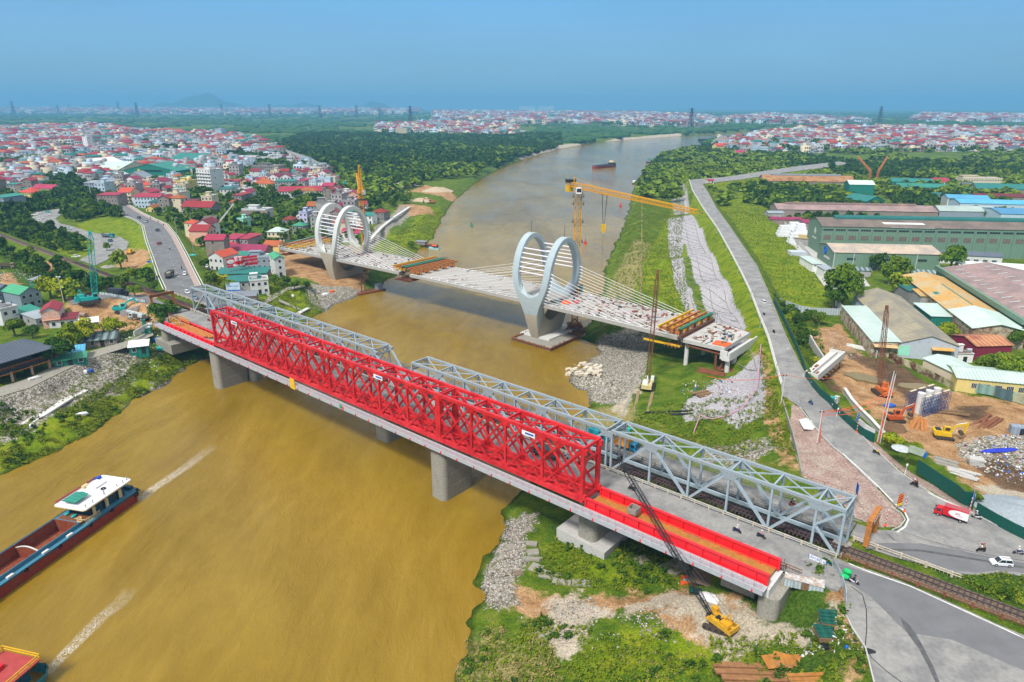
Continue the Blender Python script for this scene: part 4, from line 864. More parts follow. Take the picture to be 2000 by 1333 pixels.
MB().box(-3,3,-3,3,-2,.6).mk('base_frame',M_rust,t2)
A2=math.atan2(P1.y,P1.x)+.035; u2=Vc((cos(A2),sin(A2),0))
jb=MB(); lattice(jb,(u2*1)+Vc((0,0,46)),(u2*42)+Vc((0,0,50)),2.2,1.1,1.9,.28,.14); jb.mk('jib',M_yel,t2)
jb=MB(); lattice(jb,(u2*-1)+Vc((0,0,46)),(u2*-8)+Vc((0,0,46)),2.0,2.0,1.8,.28,.14); jb.mk('counter_jib',M_yel,t2)
jb=MB(); lattice(jb,(0,0,46),(0,0,58.5),2.0,.5,1.8,.3,.14); jb.cbox((0,0,45),3.4,3.4,2); jb.mk('tower_head',M_yel,t2)
g=MB()
for z in (32,37,41): g.box(-2,2,-2,2,z,z+.12)
g.mk('mast_platform',M_dark,t2); MB().cbox((1.8,-1.5,44.6),1.8,1.8,2.2).mk('cab',M_white,t2)
r=MB(); r.cyl(Vc((0,0,58.3)),(u2*36)+Vc((0,0,50)),.1,4); r.cyl(Vc((0,0,58.3)),(u2*-7.5)+Vc((0,0,47)),.1,4); r.mk('tie_rope',M_dark,t2)
# ================================================================ crawler machines
def tracks(t, L, wd, tw, h, m=M_track):
 for y in (-wd/2,wd/2):
  p=[]; r=h/2
  for i in range(7): a=-pi/2+pi*i/6; p.append((L/2-r+r*cos(a),r+r*sin(a)))
  for i in range(7): a=pi/2+pi*i/6; p.append((-L/2+r+r*cos(a),r+r*sin(a)))
  b=MB(); b.prof(p,y-tw/2,y+tw/2); tk=b.mk('track',m,t); s=MB(); n=int(L/.45)
  for i in range(n): s.box(-L/2+r*.6+i*(L-r*1.2)/n,-L/2+r*.6+i*(L-r*1.2)/n+.16,y-tw/2-.02,y+tw/2+.02,h,h+.06)
  for i in range(5): s.cyl((-L/2+r+i*(L-2*r)/4,y-tw/2-.04,r),(-L/2+r+i*(L-2*r)/4,y+tw/2+.04,r),r*.62,8)
  s.mk('track_shoe',M_dark,tk)
 MB().box(-L*.3,L*.3,-wd/2,wd/2,h*.35,h*.8).mk('undercarriage',M_dark,t)
def crawler_crane(name,label,loc,rz,boomL,boomA,col,col2,boomcol,up_rz=0,cable=None,sc=1,bw=1.3,grp='crawler cranes'):
 t=thing(name,label,'crawler crane',loc,rz,grp); t.scale=(sc,)*3
 tracks(t,6.2,3.6,.85,1.05)
 Mz=lambda v:Matrix.Rotation(up_rz,3,'Z')@Vc(v)
 b=MB(); b.cbox(Mz((-1.2,-.9,1.85)),5.6,1.1,1.2,up_rz); b.cbox(Mz((-1.2,1.0,1.85)),5.6,1.1,1.2,up_rz); b.cbox(Mz((-3.6,0,1.8)),1.4,3.2,1.3,up_rz); b.cbox(Mz((0,0,1.35)),5,3,.25,up_rz); hs=b.mk('housing',col,t)
 e=MB(); e.cbox(Mz((-2.4,.6,2.75)),2.2,1.7,.8,up_rz); e.mk('engine_cover',col2,hs)
 d=MB(); d.cyl(Mz((.2,-.7,2.1)),Mz((.2,.7,2.1)),.55,10); d.cyl(Mz((-1,-.7,2.2)),Mz((-1,.7,2.2)),.5,10); d.mk('winch_drum',M_dark,hs)
 c=MB(); c.cbox(Mz((1.9,-1.2,2.5)),1.5,1.0,1.9,up_rz); cb_=c.mk('cab',col2,t); g=MB(); g.cbox(Mz((1.95,-1.72,2.9)),1.1,.06,.9,up_rz); g.cbox(Mz((2.67,-1.2,2.8)),.06,.8,1.1,up_rz); g.mk('cab_window',M_glass,cb_)
 foot=Vc((1.6,.2,1.7)); tipv=foot+Vc((cos(boomA),0,sin(boomA)))*boomL
 bm=MB(); a1=foot.lerp(tipv,.12); a2=foot.lerp(tipv,.9)
 tmp=MB(); lattice(tmp,foot,a1,.5,bw,1.5,.14,.06,up=(0,1,0)); lattice(tmp,a1,a2,bw,bw,1.7,.13,.05,up=(0,1,0)); lattice(tmp,a2,tipv,bw,.5,1.3,.13,.05,up=(0,1,0)); tmp.cbox(tipv,.9,.7,.9)
 tmp.v=[tuple(Mz(v)) for v in tmp.v]; tmp.mk('boom',boomcol,t)
 a=MB(); ax=Vc((-2.6,0,5.2)); a.beam((-1.2,.5,2.2),ax,.22); a.beam((-1.2,-.5,2.2),ax,.22); a.beam((-3.6,0,2.2),ax,.2); a.v=[tuple(Mz(v)) for v in a.v]; a.mk('gantry',col2,t)
 r=MB()
 for y in (-.5,.5): r.cyl(ax+Vc((0,y,0)),foot.lerp(tipv,.45)+Vc((0,y,.6)),.05,4); r.cyl(foot.lerp(tipv,.45)+Vc((0,y,.6)),tipv+Vc((0,y*.5,.3)),.05,4)
 if cable:
  q=tipv+Vc((.3,0,0))
  for dx in (-.25,.25): r.cyl(q+Vc((dx,0,0)),q+Vc((dx,0,-cable)),.05,4)
 r.v=[tuple(Mz(v)) for v in r.v]; r.mk('pendant_rope',M_dark,t)
 return t
def bearing(a,b): return math.atan2(b[1]-a[1],b[0]-a[0])
c0=W(1402,1222,6.9); S_=3.1*0+1
tipw=None
M_oldyel=mat('faded_yellow',(.55,.30,.02),.6,0,.25,1.5)
crawler_crane('crawler_crane','old yellow crawler crane on the gravel yard, thin dark boom over the red bridge',(c0.x,c0.y,6.7),R(152),41,R(39.5),M_oldyel,M_yel,M_dark,R(-26),None,.75,1.05)
c1=W(1265,757,3.2)
crawler_crane('crawler_crane','cream crawler crane on the grass below the white deck, dark upright boom',(c1.x,c1.y,gz(c1.x,c1.y)),R(72),36,R(79),mat('cream_paint',(.55,.47,.22),.6,0,.2,1),M_white,M_rust,R(0),29,1.0,1.2)
c2=W(180,607,10.8)
crawler_crane('crawler_crane','teal crawler crane with its steep lattice boom raised beside the excavated pit',(c2.x,c2.y,gz(c2.x,c2.y)),R(28),22,R(84),M_teal,M_teal,M_teal,0,None,1.2,1.7)
c3=W(1722,768,9)
crawler_crane('crawler_crane','orange crawler crane with rusty boom in the muddy pit by the factories',(c3.x,c3.y,gz(c3.x,c3.y)),R(88),27,R(80),mat('dusty_orange',(.48,.13,.03),.6,0,.25,1.5),M_orange,M_rust,0,20,.9,1.1)
def excavator(label,loc,rz,col,armpose=(38,-55,-100),up_rz=0,sc=1,bucket=M_track,cabcol=None,grp='tracked excavators'):
 t=thing('excavator',label,'excavator',loc,rz,grp); t.scale=(sc,)*3; tracks(t,4.2,2.6,.6,.85)
 Mz=lambda v:Matrix.Rotation(up_rz,3,'Z')@Vc(v)
 b=MB(); b.cbox(Mz((-.5,0,1.15)),3.9,2.5,.3,up_rz); b.cbox(Mz((-1.5,0,1.75)),1.7,2.5,1.1,up_rz); b.cbox(Mz((.3,-.85,1.6)),1.9,.8,.7,up_rz); b.prof([(-2.45,1.2),(-2.7,1.5),(-2.7,2.1),(-2.3,2.35),(-2.3,1.2)],-1.2,1.2) if up_rz==0 else b; hs=b.mk('housing',col,t)
 MB().cbox(Mz((-1.6,.1,2.35)),1.3,1.7,.16,up_rz).mk('engine_cover',M_dark,hs)
 c=MB(); c.cbox(Mz((.55,.8,2.15)),1.5,.9,1.6,up_rz); q=c.mk('cab',cabcol or col,t); g=MB(); g.cbox(Mz((.6,1.27,2.4)),1.2,.06,.8,up_rz); g.cbox(Mz((1.32,.8,2.3)),.06,.75,1.1,up_rz); g.cbox(Mz((.6,.33,2.4)),1.1,.06,.8,up_rz); g.mk('cab_window',M_glass,q)
 a0,a1,a2=[R(v) for v in armpose]; p0=Vc((1.1,-.1,1.5)); p1=p0+Vc((cos(a0+.35),0,sin(a0+.35)))*2.5; p2=p1+Vc((cos(a0-.45),0,sin(a0-.45)))*2.5; p3=p2+Vc((cos(a1),0,sin(a1)))*2.6; p4=p3+Vc((cos(a2),0,sin(a2)))*1.0
 m=MB(); m.beam(p0,p1,.45,.65); m.beam(p1-(p1-p0).normalized()*.15,p2,.42,.55); m.v=[tuple(Mz(v)) for v in m.v]; m.mk('boom',col,t)
 m=MB(); m.beam(p2+(p2-p3).normalized()*.5,p3,.35,.45); m.v=[tuple(Mz(v)) for v in m.v]; m.mk('dipper_arm',col,t)
 m=MB(); m.cyl(p0+Vc((.3,.4,.1)),p1+Vc((0,.3,-.2)),.1,6); m.cyl(p0+Vc((.3,-.5,.1)),p1+Vc((0,-.4,-.2)),.1,6); m.cyl(p1+Vc((0,0,.4)),p2+(p2-p3).normalized()*.4,.1,6); m.v=[tuple(Mz(v)) for v in m.v]; m.mk('hydraulic_ram',M_rail,t)
 m=MB(); d=(p4-p3).normalized(); e=Vc((d.z,0,-d.x)); V=[p3-e*.1,p3+d*.9-e*.2,p3+d*1.1+e*.5,p3+d*.7+e*1.0,p3+d*.1+e*.8]; n=len(V); m.add([v+Vc((0,-.55,0)) for v in V]+[v+Vc((0,.55,0)) for v in V],[tuple(range(n)),tuple(range(2*n-1,n-1,-1))]+[(i,i+n,(i+1)%n+n,(i+1)%n) for i in range(n)]); m.v=[tuple(Mz(v)) for v in m.v]; m.mk('bucket',bucket,t)
 return t
def at(px,py,z=None,dzz=0):    # a point standing on the ground under a pixel of the survey photo
 if z is None:
  z=8.0
  for _ in range(14): p=W(px,py,z); z=.5*z+.5*gz(p.x,p.y)
 p=W(px,py,z); p.z=z+dzz; return p
excavator('bright teal excavator reaching up to its right in the brown pit',at(238,610),R(20),M_teal,(44,-70,-120),0,1.15)
excavator('dusty orange-red excavator digging behind the flowering tree',at(1748,823),R(5),mat('orange_red',(.45,.09,.02),.55,0,.2,2),(46,-88,-130),0,1.0)
excavator('bright yellow excavator in the middle of the bare earth site',at(1843,856),R(-18),mat('bright_yellow',(.6,.38,.01),.5,0,.1,2),(46,-98,-150),0,1.0)
excavator('small yellow excavator on the sand yard by the left river bank',at(785,388),R(10),M_yel3,(40,-60,-110),0,1.5)
excavator('yellow excavator below the gravel heap, left of another',at(772,378),R(150),M_yel3,(40,-60,-110),0,1.3)
excavator('rust coloured excavator beside the landing stage',at(843,398),R(170),M_rustor,(30,-60,-110),0,1.3)
excavator('yellow excavator on the conical sand heap',at(800,367),R(25),M_yel3,(45,-50,-110),0,1.5)
excavator('teal excavator on the bare lot behind the village trees',at(677,362),R(30),M_teal,(30,-50,-110),0,1.5)
excavator('teal excavator among the demolition debris near the billboard',at(405,470),R(120),M_teal,(38,-60,-110),0,1.2)
bd=thing('bulldozer','small yellow bulldozer on the orange sand beside the left road','bulldozer',at(257,497),R(80)); tracks(bd,4,2.6,.6,1); m=MB(); m.box(-1.6,1.8,-.7,.7,.9,1.9); m.mk('bonnet',M_yel3,bd); m=MB(); m.box(-1.3,.1,-.8,.8,1.9,3.1); q=m.mk('cab',M_yel3,bd); m=MB(); m.box(-1.1,-.1,-.83,.83,2.2,2.9); m.mk('cab_window',M_glass,q); m=MB(); m.box(2.3,2.5,-1.7,1.7,.1,1.3); m.mk('blade',M_rail,bd)
dr=thing('mobile_crane','green mobile crane with its pale telescopic boom raised over the left bank clearing','mobile crane',at(425,455),R(20))
m=MB(); m.box(-5,5,-1.3,1.3,1,1.8); m.mk('chassis',M_teal,dr);
for x in (-4,-2.6,2,3.6):
 for y in (-1.2,1.2): MB().cyl((x,y-.25,.6),(x,y+.25,.6),.6,10).mk('wheel',M_black,dr)
m=MB(); m.box(-3,.5,-1.4,1.4,1.8,3.3); m.mk('housing',M_teal,dr); m=MB(); m.beam((-2,0,3),(8,0,14),.9,1.0); m.beam((7,0,12.9),(12.5,0,19),.6,.7); m.mk('boom',M_concp,dr)
for px,py,lab,rz in ((1697,348,'leftmost of the two rusty lattice crane booms rising from the trees',115),(1712,348,'right one of the two rusty lattice crane booms rising from the trees',42)):
 p=at(px,py+8,8); t=thing('yard_crane',lab,'crane',p,R(rz)); m=MB(); lattice(m,(0,0,0),(0,0,12),1.6,chord=.4,lace=.2); m.mk('mast',M_rustor,t); m=MB(); lattice(m,(0,0,12),(20,0,27),1.6,1,chord=.4,lace=.2); m.mk('boom',M_rustor,t)
# ================================================================ vegetation
def foliage(name, dark, mid, light, scale=.35, obr=.18):
 m=bpy.data.materials.new(name); m.use_nodes=True; t=m.node_tree; L=t.links.new; b=t.nodes['Principled BSDF']; b.inputs['Roughness'].default_value=.8; b.inputs['Specular IOR Level'].default_value=.15
 pos=t.nodes.new('ShaderNodeNewGeometry').outputs['Position']
 n=t.nodes.new('ShaderNodeTexNoise'); n.inputs['Scale'].default_value=scale; n.inputs['Detail'].default_value=6; n.inputs['Roughness'].default_value=.75; L(pos,n.inputs['Vector'])
 oi=t.nodes.new('ShaderNodeObjectInfo'); a=t.nodes.new('ShaderNodeMath'); a.operation='MULTIPLY_ADD'; L(oi.outputs['Random'],a.inputs[0]); a.inputs[1].default_value=obr*2;
 s=t.nodes.new('ShaderNodeMath'); s.operation='SUBTRACT'; L(n.outputs['Fac'],s.inputs[0]); s.inputs[1].default_value=obr; L(s.outputs[0],a.inputs[2])
 r=t.nodes.new('ShaderNodeValToRGB'); L(a.outputs[0],r.inputs[0]); E=r.color_ramp.elements; E[0].position=.3; E[0].color=(*dark,1); E[1].position=.72; E[1].color=(*light,1); q=E.new(.5); q.color=(*mid,1)
 L(r.outputs[0],b.inputs['Base Color']); MATS[name]=m; return m
F_dark=foliage('dark_foliage',(.016,.048,.006),(.045,.11,.008),(.11,.185,.01))
F_mid=foliage('mid_foliage',(.032,.075,.007),(.085,.15,.009),(.18,.25,.016))
F_bright=foliage('bright_foliage',(.07,.13,.005),(.19,.25,.008),(.36,.37,.015))
F_far=foliage('distant_foliage',(.01,.04,.01),(.03,.085,.014),(.08,.14,.02),.06,0)
F_tuft=foliage('bank_weeds',(.05,.085,.006),(.12,.17,.008),(.24,.25,.02),.25,0)
F_gold=foliage('dry_weeds',(.12,.12,.03),(.24,.2,.06),(.36,.3,.12),.3,0)
M_bark=mat('bark',(.16,.13,.1),.95,0,.25,2)
def fmesh(name, V, F, mats, mi=None):
 me=bpy.data.meshes.new(name); V=np.asarray(V,np.float32); F=np.asarray(F,np.int32); k=F.shape[1]
 me.vertices.add(len(V)); me.vertices.foreach_set('co',V.ravel()); me.loops.add(F.size); me.loops.foreach_set('vertex_index',F.ravel())
 me.polygons.add(len(F)); me.polygons.foreach_set('loop_start',np.arange(0,F.size,k,dtype=np.int32))
 for m in mats: me.materials.append(m)
 if mi is not None: me.polygons.foreach_set('material_index',np.asarray(mi,np.int32))
 me.update(calc_edges=True); return me
NR=np.random.RandomState(5)
def leaf_quads(P, Nn, size):       # one small bent quad per point, facing roughly outwards
 n=len(P); d=Nn+NR.normal(0,.55,(n,3)); d/=np.linalg.norm(d,axis=1)[:,None]; a=np.cross(d,NR.normal(0,1,(n,3))); a/=np.linalg.norm(a,axis=1)[:,None]+1e-9; b=np.cross(d,a)
 s=(size*NR.uniform(.6,1.3,n))[:,None]; a=a*s; b=b*s*.75; dn=d*s*.25
 V=np.stack([P-a-b-dn,P+a-b*.6,P+a*.9+b-dn,P-a*.8+b*.8],1).reshape(-1,3); return V, np.arange(n*4).reshape(-1,4)
def crown_pts(n, lobes, R_, squash, seed):
 rs=np.random.RandomState(seed); c=[];
 for i in range(lobes):
  a=rs.uniform(0,6.28); r=R_*.62*math.sqrt(rs.uniform(0,1)); z=R_*squash*rs.uniform(-.35,.55)*(1-.5*r/R_); c.append((r*cos(a),r*sin(a),z,R_*rs.uniform(.28,.5)))
 c=np.array(c); k=rs.randint(0,lobes,n); v=rs.normal(0,1,(n,3)); v/=np.linalg.norm(v,axis=1)[:,None]; v[:,2]=np.where(v[:,2]<-.3,-v[:,2],v[:,2])
 rr=rs.uniform(.78,1.06,n)[:,None]; P=c[k,:3]+v*c[k,3][:,None]*rr*np.array([1,1,squash]); return P,v
def tree_proto(seed, R_, squash, n, lf, lobes, m, trunk_h, cr_z, kind):
 P,v=crown_pts(n,lobes,R_,squash,seed); V,F=leaf_quads(P,v,lf); V[:,2]+=cr_z
 crown=fmesh('crown_'+kind,V,F,[m]); t=MB(); r=R_*.07
 t.cyl((0,0,-.6),(R_*.05,0,trunk_h),r*1.3,7,r); rs=random.Random(seed)
 for i in range(6):
  a=i*1.05+rs.uniform(-.3,.3); q=Vc((cos(a)*R_*.6,sin(a)*R_*.6,cr_z+rs.uniform(-.1,.3)*R_)); t.cyl((R_*.05,0,trunk_h-.2),q,r*.6,5,r*.15)
 return t.mesh('trunk_'+kind,M_bark), crown
def palm_proto():
 V=[];F=[];rs=np.random.RandomState(3)
 for i in range(16):
  a=i*.39+rs.uniform(-.1,.1); el=rs.uniform(.2,1.0); L=3.2
  for j in range(6):
   for s in (-1,1):
    r0=L*j/6; r1=L*(j+1)/6; z=lambda r: 6.5+r*sin(el)-r*r*.16; w0=.5*(1-abs(j-2.5)/4)
    c=np.array([cos(a),sin(a)]); p=np.array([-c[1],c[0]])*s
    b=len(V); V+=[(*(c*r0),z(r0)),(*(c*r1),z(r1)),(*(c*r1+p*w0),z(r1)-.35),(*(c*r0+p*w0),z(r0)-.35)]; F.append((b,b+1,b+2,b+3))
 t=MB(); t.cyl((0,0,-.5),(.2,0,6.6),.22,7,.15); return t.mesh('trunk_palm',M_bark), fmesh('crown_palm',V,F,[F_mid])
TP={}
for i,(k,m) in enumerate((('dark',F_dark),('mid',F_mid),('bright',F_bright))):
 TP[k]=[tree_proto(11+i*10+j,3.0,.78+.1*j,3000,.17,13+j*3,m,1.9+.3*j,2.9+.3*j,k) for j in range(2)]
 TP[k+'_lo']=[tree_proto(51+i*10+j,3.0,.8+.15*j,700,.34,10+j*2,m,1.9,2.9,k) for j in range(3)]
TP['palm']=[palm_proto()]*1
TP['tall_lo']=[tree_proto(91+j,2.0,1.9,650,.3,12,F_dark,3,5.6,'tall') for j in range(2)]
TREES=[]   # x,y,z,scale,kind,label,group
def tree_at(cx, cy, rpx, kind='mid', label=None, group='trees'):
 z=8.
 for _ in range(12):
  p=W(cx,cy,z); d=math.sqrt(p.x**2+p.y**2+(H-z)**2); r=rpx*d/FPX; s=r/3.3; zz=gz(p.x,p.y)+3.1*s; z=.5*z+.5*zz
 TREES.append((p.x,p.y,gz(p.x,p.y),s,kind,label,group))
MANUAL=[
 (95,613,15,'bright','small bright round tree in front of the pink house'),(25,635,20,'bright','bright low tree behind the dark-roofed open restaurant'),(60,645,15,'dark','dull tree by the teal roof shack'),(105,682,32,'dark','big dark spreading tree right of the dark-roofed restaurant'),(78,700,17,'dark','dark tree over the vine canopy by the riverside path'),
 (140,657,26,'bright','bright round tree left of the striped roof stall'),(168,648,24,'bright','bright tree touching the striped roof stall'),(222,634,24,'bright','umbrella-shaped bright tree with a bare trunk near the first pier'),(322,610,27,'dark','dense dark tree at the end of the left girder'),(345,612,16,'dark','small dark tree beside the orange pipes'),(28,728,13,'bright','small potted tree in front of the restaurant'),(94,560,22,'bright','bright tree with yellow blossom beside the tall floodlight'),(120,562,24,'bright','bright tree with yellow blossom by the teal crane'),(145,570,20,'mid','green tree left of the teal crane boom'),(95,540,18,'dark','dark grey-green tree by the teal hut'),
 (234,506,19,'mid','layered tree in front of the orange sand'),(208,482,8,'mid','thin tree standing on the bend of the loop road'),(285,532,19,'dark','round dark tree beside the left road sign'),(262,532,13,'bright','light green tree behind the orange sand'),(235,548,18,'mid','green bushy tree by the railway'),(205,552,16,'dark','dark bushy tree by the railway'),(262,566,14,'mid','low green tree above the black truck'),(175,552,17,'dark','dark tree behind the teal crane boom'),(300,560,12,'mid','low tree at the foot of the left road bank'),(150,540,18,'dark','dark tree near the railway left of the crane boom'),
 (378,424,13,'bright','bright round tree beside the street in the left town'),(430,545,20,'bright','flowering tree right of the link road near the grey bridge'),(445,560,18,'mid','green tree behind the blue-white signboard'),(410,545,14,'mid','green tree along the pavement by the grey bridge'),(398,515,11,'mid','bushy tree on the slope right of the left road'),(405,535,10,'mid','small bushy tree on the slope above the grey bridge'),(535,545,13,'dark','dark tree right of the tall white house'),(560,548,11,'mid','green tree below the white deck near the left tower'),(575,555,12,'dark','dark tree nearest the left tower'),(553,556,8,'mid','small tree in the row below the left tower'),(600,562,8,'dark','little dark tree in the row on the left slope'),
 (1650,562,42,'mid','big spreading tree at the corner of the long grey warehouse'),(1632,578,26,'dark','dark lower tree under the spreading one by the warehouse'),(1716,512,17,'mid','upright tree in front of the green annexe'),(1762,515,22,'bright','yellow-green tree in front of the green annexe'),(1740,535,20,'bright','yellow-green tree nearest the long grey warehouse'),(1760,555,24,'bright','bright tree between the warehouse and the tan roofs'),(1861,502,26,'dark','big dark tree between the green annexe and the white office'),(1855,642,22,'bright','bright bushy tree between the warehouses'),(1643,527,13,'bright','small bright tree by the green gate'),
 (1930,710,26,'mid','tall leafy tree left of the yellow office building'),(1975,715,34,'mid','large leafy tree at the right edge by the yellow office'),(1990,660,20,'mid','tree by the brown ribbed roof at the right edge'),(1955,745,12,'palm','small palm in front of the yellow office'),
 (1748,858,24,'bright','bushy tree full of pale yellow blossom by the green hoarding'),(1735,853,14,'mid','left part of the blossoming clump by the roadside'),(1788,875,14,'bright','small yellow-green tree behind the roadside umbrella'),(1908,970,12,'bright','feathery young tree beside the blue sign at the hoarding corner'),
 (1554,1085,8,'mid','left of the two small conical trees at the end of the red bridge'),(1562,1095,10,'dark','right one of the two small trees at the end of the red bridge'),
 (1315,870,6,'mid','little shrub beside the far roadway'),(1602,620,16,'mid','bushy tree behind the top of the green hoarding'),(1585,612,14,'dark','dark bushy tree by the grey fence corner'),
 (1858,378,11,'palm','left palm in front of the red-brown roofs'),(1866,386,11,'palm','right palm in front of the red-brown roofs'),
 (960,310,10,'mid','tree on the far left bank near the sand'),(803,478,8,'mid','single tree on the grassy shore above the moored boats')]
for a in MANUAL: tree_at(a[0],a[1],a[2],a[3],a[4],None)
def pin(poly, x, y): return sdf(poly, np.atleast_1d(x), np.atleast_1d(y))
AVOID=[bpoly([(-365,198),(-365,238),(-240,238),(-240,198)]),JUNC,KRD,LLOW,LFAR,LOOP,LEFTPATH,FARRD,DFAR,strip_poly(DYKE_L,DYKE_R),strip_poly(L1,L1b),RAILW]
def free(X, Y, m=3, river=True):
 ok=np.ones(X.shape,bool)
 if river: ok&=sdf(RIVER,X,Y)<-m
 for p in AVOID: ok&=sdb(p,X,Y,m+6)<-m
 return ok
def scatter(pts, z, step, jit=.45):
 poly=WP(pts,z); lo=poly.min(0); hi=poly.max(0); X,Y=np.meshgrid(np.arange(lo[0],hi[0],step),np.arange(lo[1],hi[1],step)); X=X.ravel()+NR.uniform(-jit,jit,X.size)*step; Y=Y.ravel()+NR.uniform(-jit,jit,Y.size)*step
 k=sdf(poly,X,Y)>0; X,Y=X[k],Y[k]; return X,Y
WOODS=[ # outline, height, spacing, radius range, kinds, thin-out, label, group
 ([(0,430),(40,420),(70,440),(120,455),(175,475),(180,492),(120,500),(60,490),(0,480)],8,6.5,(2.2,3.8),['mid','dark','mid'],.9,'leafy tree in the park inside the loop road','park trees by the loop road'),
 ([(0,470),(60,490),(150,525),(140,540),(60,520),(0,505)],8,7,(2,3),['dark','mid'],.7,'dark bushy tree between the park and the railway','trees along the railway'),
 ([(60,485),(130,520),(330,585),(310,590),(240,572),(150,570),(60,540),(20,510)],10,5,(1.6,3.2),['dark','mid','dark'],.75,'bushy tree on the strip between the railway and the lower road','bushes below the railway'),
 ([(0,385),(60,400),(110,402),(60,420),(0,420)],8,7,(2.5,4),['dark','dark','mid'],.9,'dark tree left of the car park on the left edge','trees left of the car park'),
 ([(110,345),(150,350),(200,385),(215,400),(230,420),(250,430),(200,425),(150,435),(118,425),(60,400),(100,385)],8,7,(2.8,4.6),['dark','dark','mid'],.95,'tall dark tree in the grove above the loop road','grove above the loop road'),
 ([(0,330),(50,335),(105,350),(130,375),(100,380),(0,360)],8,9,(2.5,4),['mid','dark'],.75,'tree among the houses in the left town','trees of the left town'),
 ([(175,305),(250,300),(240,340),(180,330)],8,11,(3.5,6),['dark'],.8,'broad dark tree by the green market halls','trees by the green market halls'),
 ([(310,290),(470,285),(480,310),(320,300)],8,12,(4,6),['dark'],.7,'dark tree in the row beyond the market halls','trees beyond the market halls'),
 ([(440,380),(540,385),(560,440),(500,450),(450,430)],8,14,(2.5,4.2),['dark','mid'],.6,'dark tree among the houses by the left bridge tower','trees among the houses by the left tower'),
 ([(560,370),(700,395),(790,372),(800,395),(740,420),(700,440),(660,420),(590,395)],7,11,(2.8,4.8),['dark','mid'],.7,'green tree between the houses and the sand yard','trees by the sand yard'),
 ([(530,290),(640,330),(660,345),(700,338),(790,365),(850,352),(900,340),(985,318),(1090,285),(1100,262),(830,268),(700,262),(600,262),(560,275)],7,11,(3.5,6),['dark','mid','dark'],.85,'tree in the dense wood on the left bank','dense wood on the left bank'),
 ([(1245,370),(1262,335),(1285,312),(1310,303),(1350,293),(1390,285),(1440,300),(1400,305),(1330,320),(1290,340),(1265,372)],4,8,(2.8,4.8),['mid','dark'],.85,'leafy tree on the shore point of the right bank','trees on the shore point'),
 ([(1340,335),(1450,325),(1500,325),(1500,335),(1420,345),(1350,352)],5,9,(2.2,3.4),['dark','mid'],.6,'dark bush between the meadow and the dyke bend','bushes by the dyke bend'),
 ([(1450,302),(1560,305),(1700,325),(1860,320),(2100,330),(2100,390),(1990,350),(1880,350),(1760,350),(1680,345),(1560,335),(1520,318)],6,11,(3.2,5.5),['dark','mid','palm','dark'],.8,'tree in the wide belt between the village and the works','tree belt behind the works'),
 ([(1455,375),(1490,368),(1560,370),(1640,385),(1700,400),(1730,415),(1640,425),(1560,415),(1490,412)],6,7,(2.4,4.2),['dark','mid','bright'],.9,'tree in the overgrown strip beyond the dyke meadow','overgrown strip beyond the meadow'),
 ([(1730,380),(1780,360),(1880,380),(1870,400),(1790,405),(1740,400)],6,8,(2.8,4.5),['mid','dark','bright'],.85,'leafy tree among the teal-roofed sheds','trees among the teal-roofed sheds'),
 ([(1880,400),(1960,395),(2000,440),(1900,430)],6,9,(3,5),['mid','dark'],.6,'tree by the blue factory roofs','trees by the blue roofs'),
 ([(1530,425),(1640,425),(1720,425),(1720,440),(1600,440),(1540,438)],6,8,(2.2,3.6),['mid','dark','bright'],.7,'low tree behind the big green factory','trees behind the big green factory'),
 ([(1508,600),(1560,605),(1600,640),(1590,690),(1600,740),(1585,745),(1545,680),(1520,630)],8.5,4.2,(1.2,2.2),['mid','dark','bright'],.8,'bush behind the green hoarding on the dyke slope','bushes behind the green hoarding'),
 ([(1830,1110),(1915,1130),(2060,1135),(2060,1210),(1940,1180),(1850,1140)],13.3,3.4,(1.2,2.2),['mid','dark'],.85,'bush in the thicket between railway and junction','thicket by the railway'),
 ([(500,430),(600,430),(620,480),(520,470)],8,14,(2.4,3.8),['mid','dark'],.5,'small tree among the houses left of the cream tower','trees near the cream tower'),
]
for pts,z,step,rr,kinds,keep,lab,grp in WOODS:
 X,Y=scatter(pts,z,step); k=free(X,Y,2.5)&(NR.uniform(0,1,X.size)<keep); X,Y=X[k],Y[k]
 if not len(X): continue
 Z=ground(X,Y)
 for x,y,zz in zip(X,Y,Z): kd=rnd.choice(kinds); TREES.append((x,y,zz,rnd.uniform(*rr)/3.2,kd,lab.replace('palm','tree'),grp))
def place_trees(TREES, limit=285):
 man=[t for t in TREES if t[6] is None]; rest=[t for t in TREES if t[6] is not None]
 rest.sort(key=lambda t:-t[3]/hypot(t[0],t[1])); ind=man+rest[:limit-len(man)]; bulk=rest[limit-len(man):]
 rs=random.Random(3); seen={}
 for x,y,z,s,k,lab,grp in ind:
  d=hypot(x,y); key=k if k=='palm' else (k if d<330 and s>.5 else k+'_lo'); tk,cr=rs.choice(TP[key])
  t=thing('palm_tree' if k=='palm' else 'tree',lab,'tree',(x,y,z),rs.uniform(0,6.28),grp)
  t.scale=(s*rs.uniform(.92,1.08),s*rs.uniform(.92,1.08),s*rs.uniform(.9,1.2))
  obj('trunk',tk,t); obj('crown',cr,t)
 return bulk
BULK=place_trees(TREES)
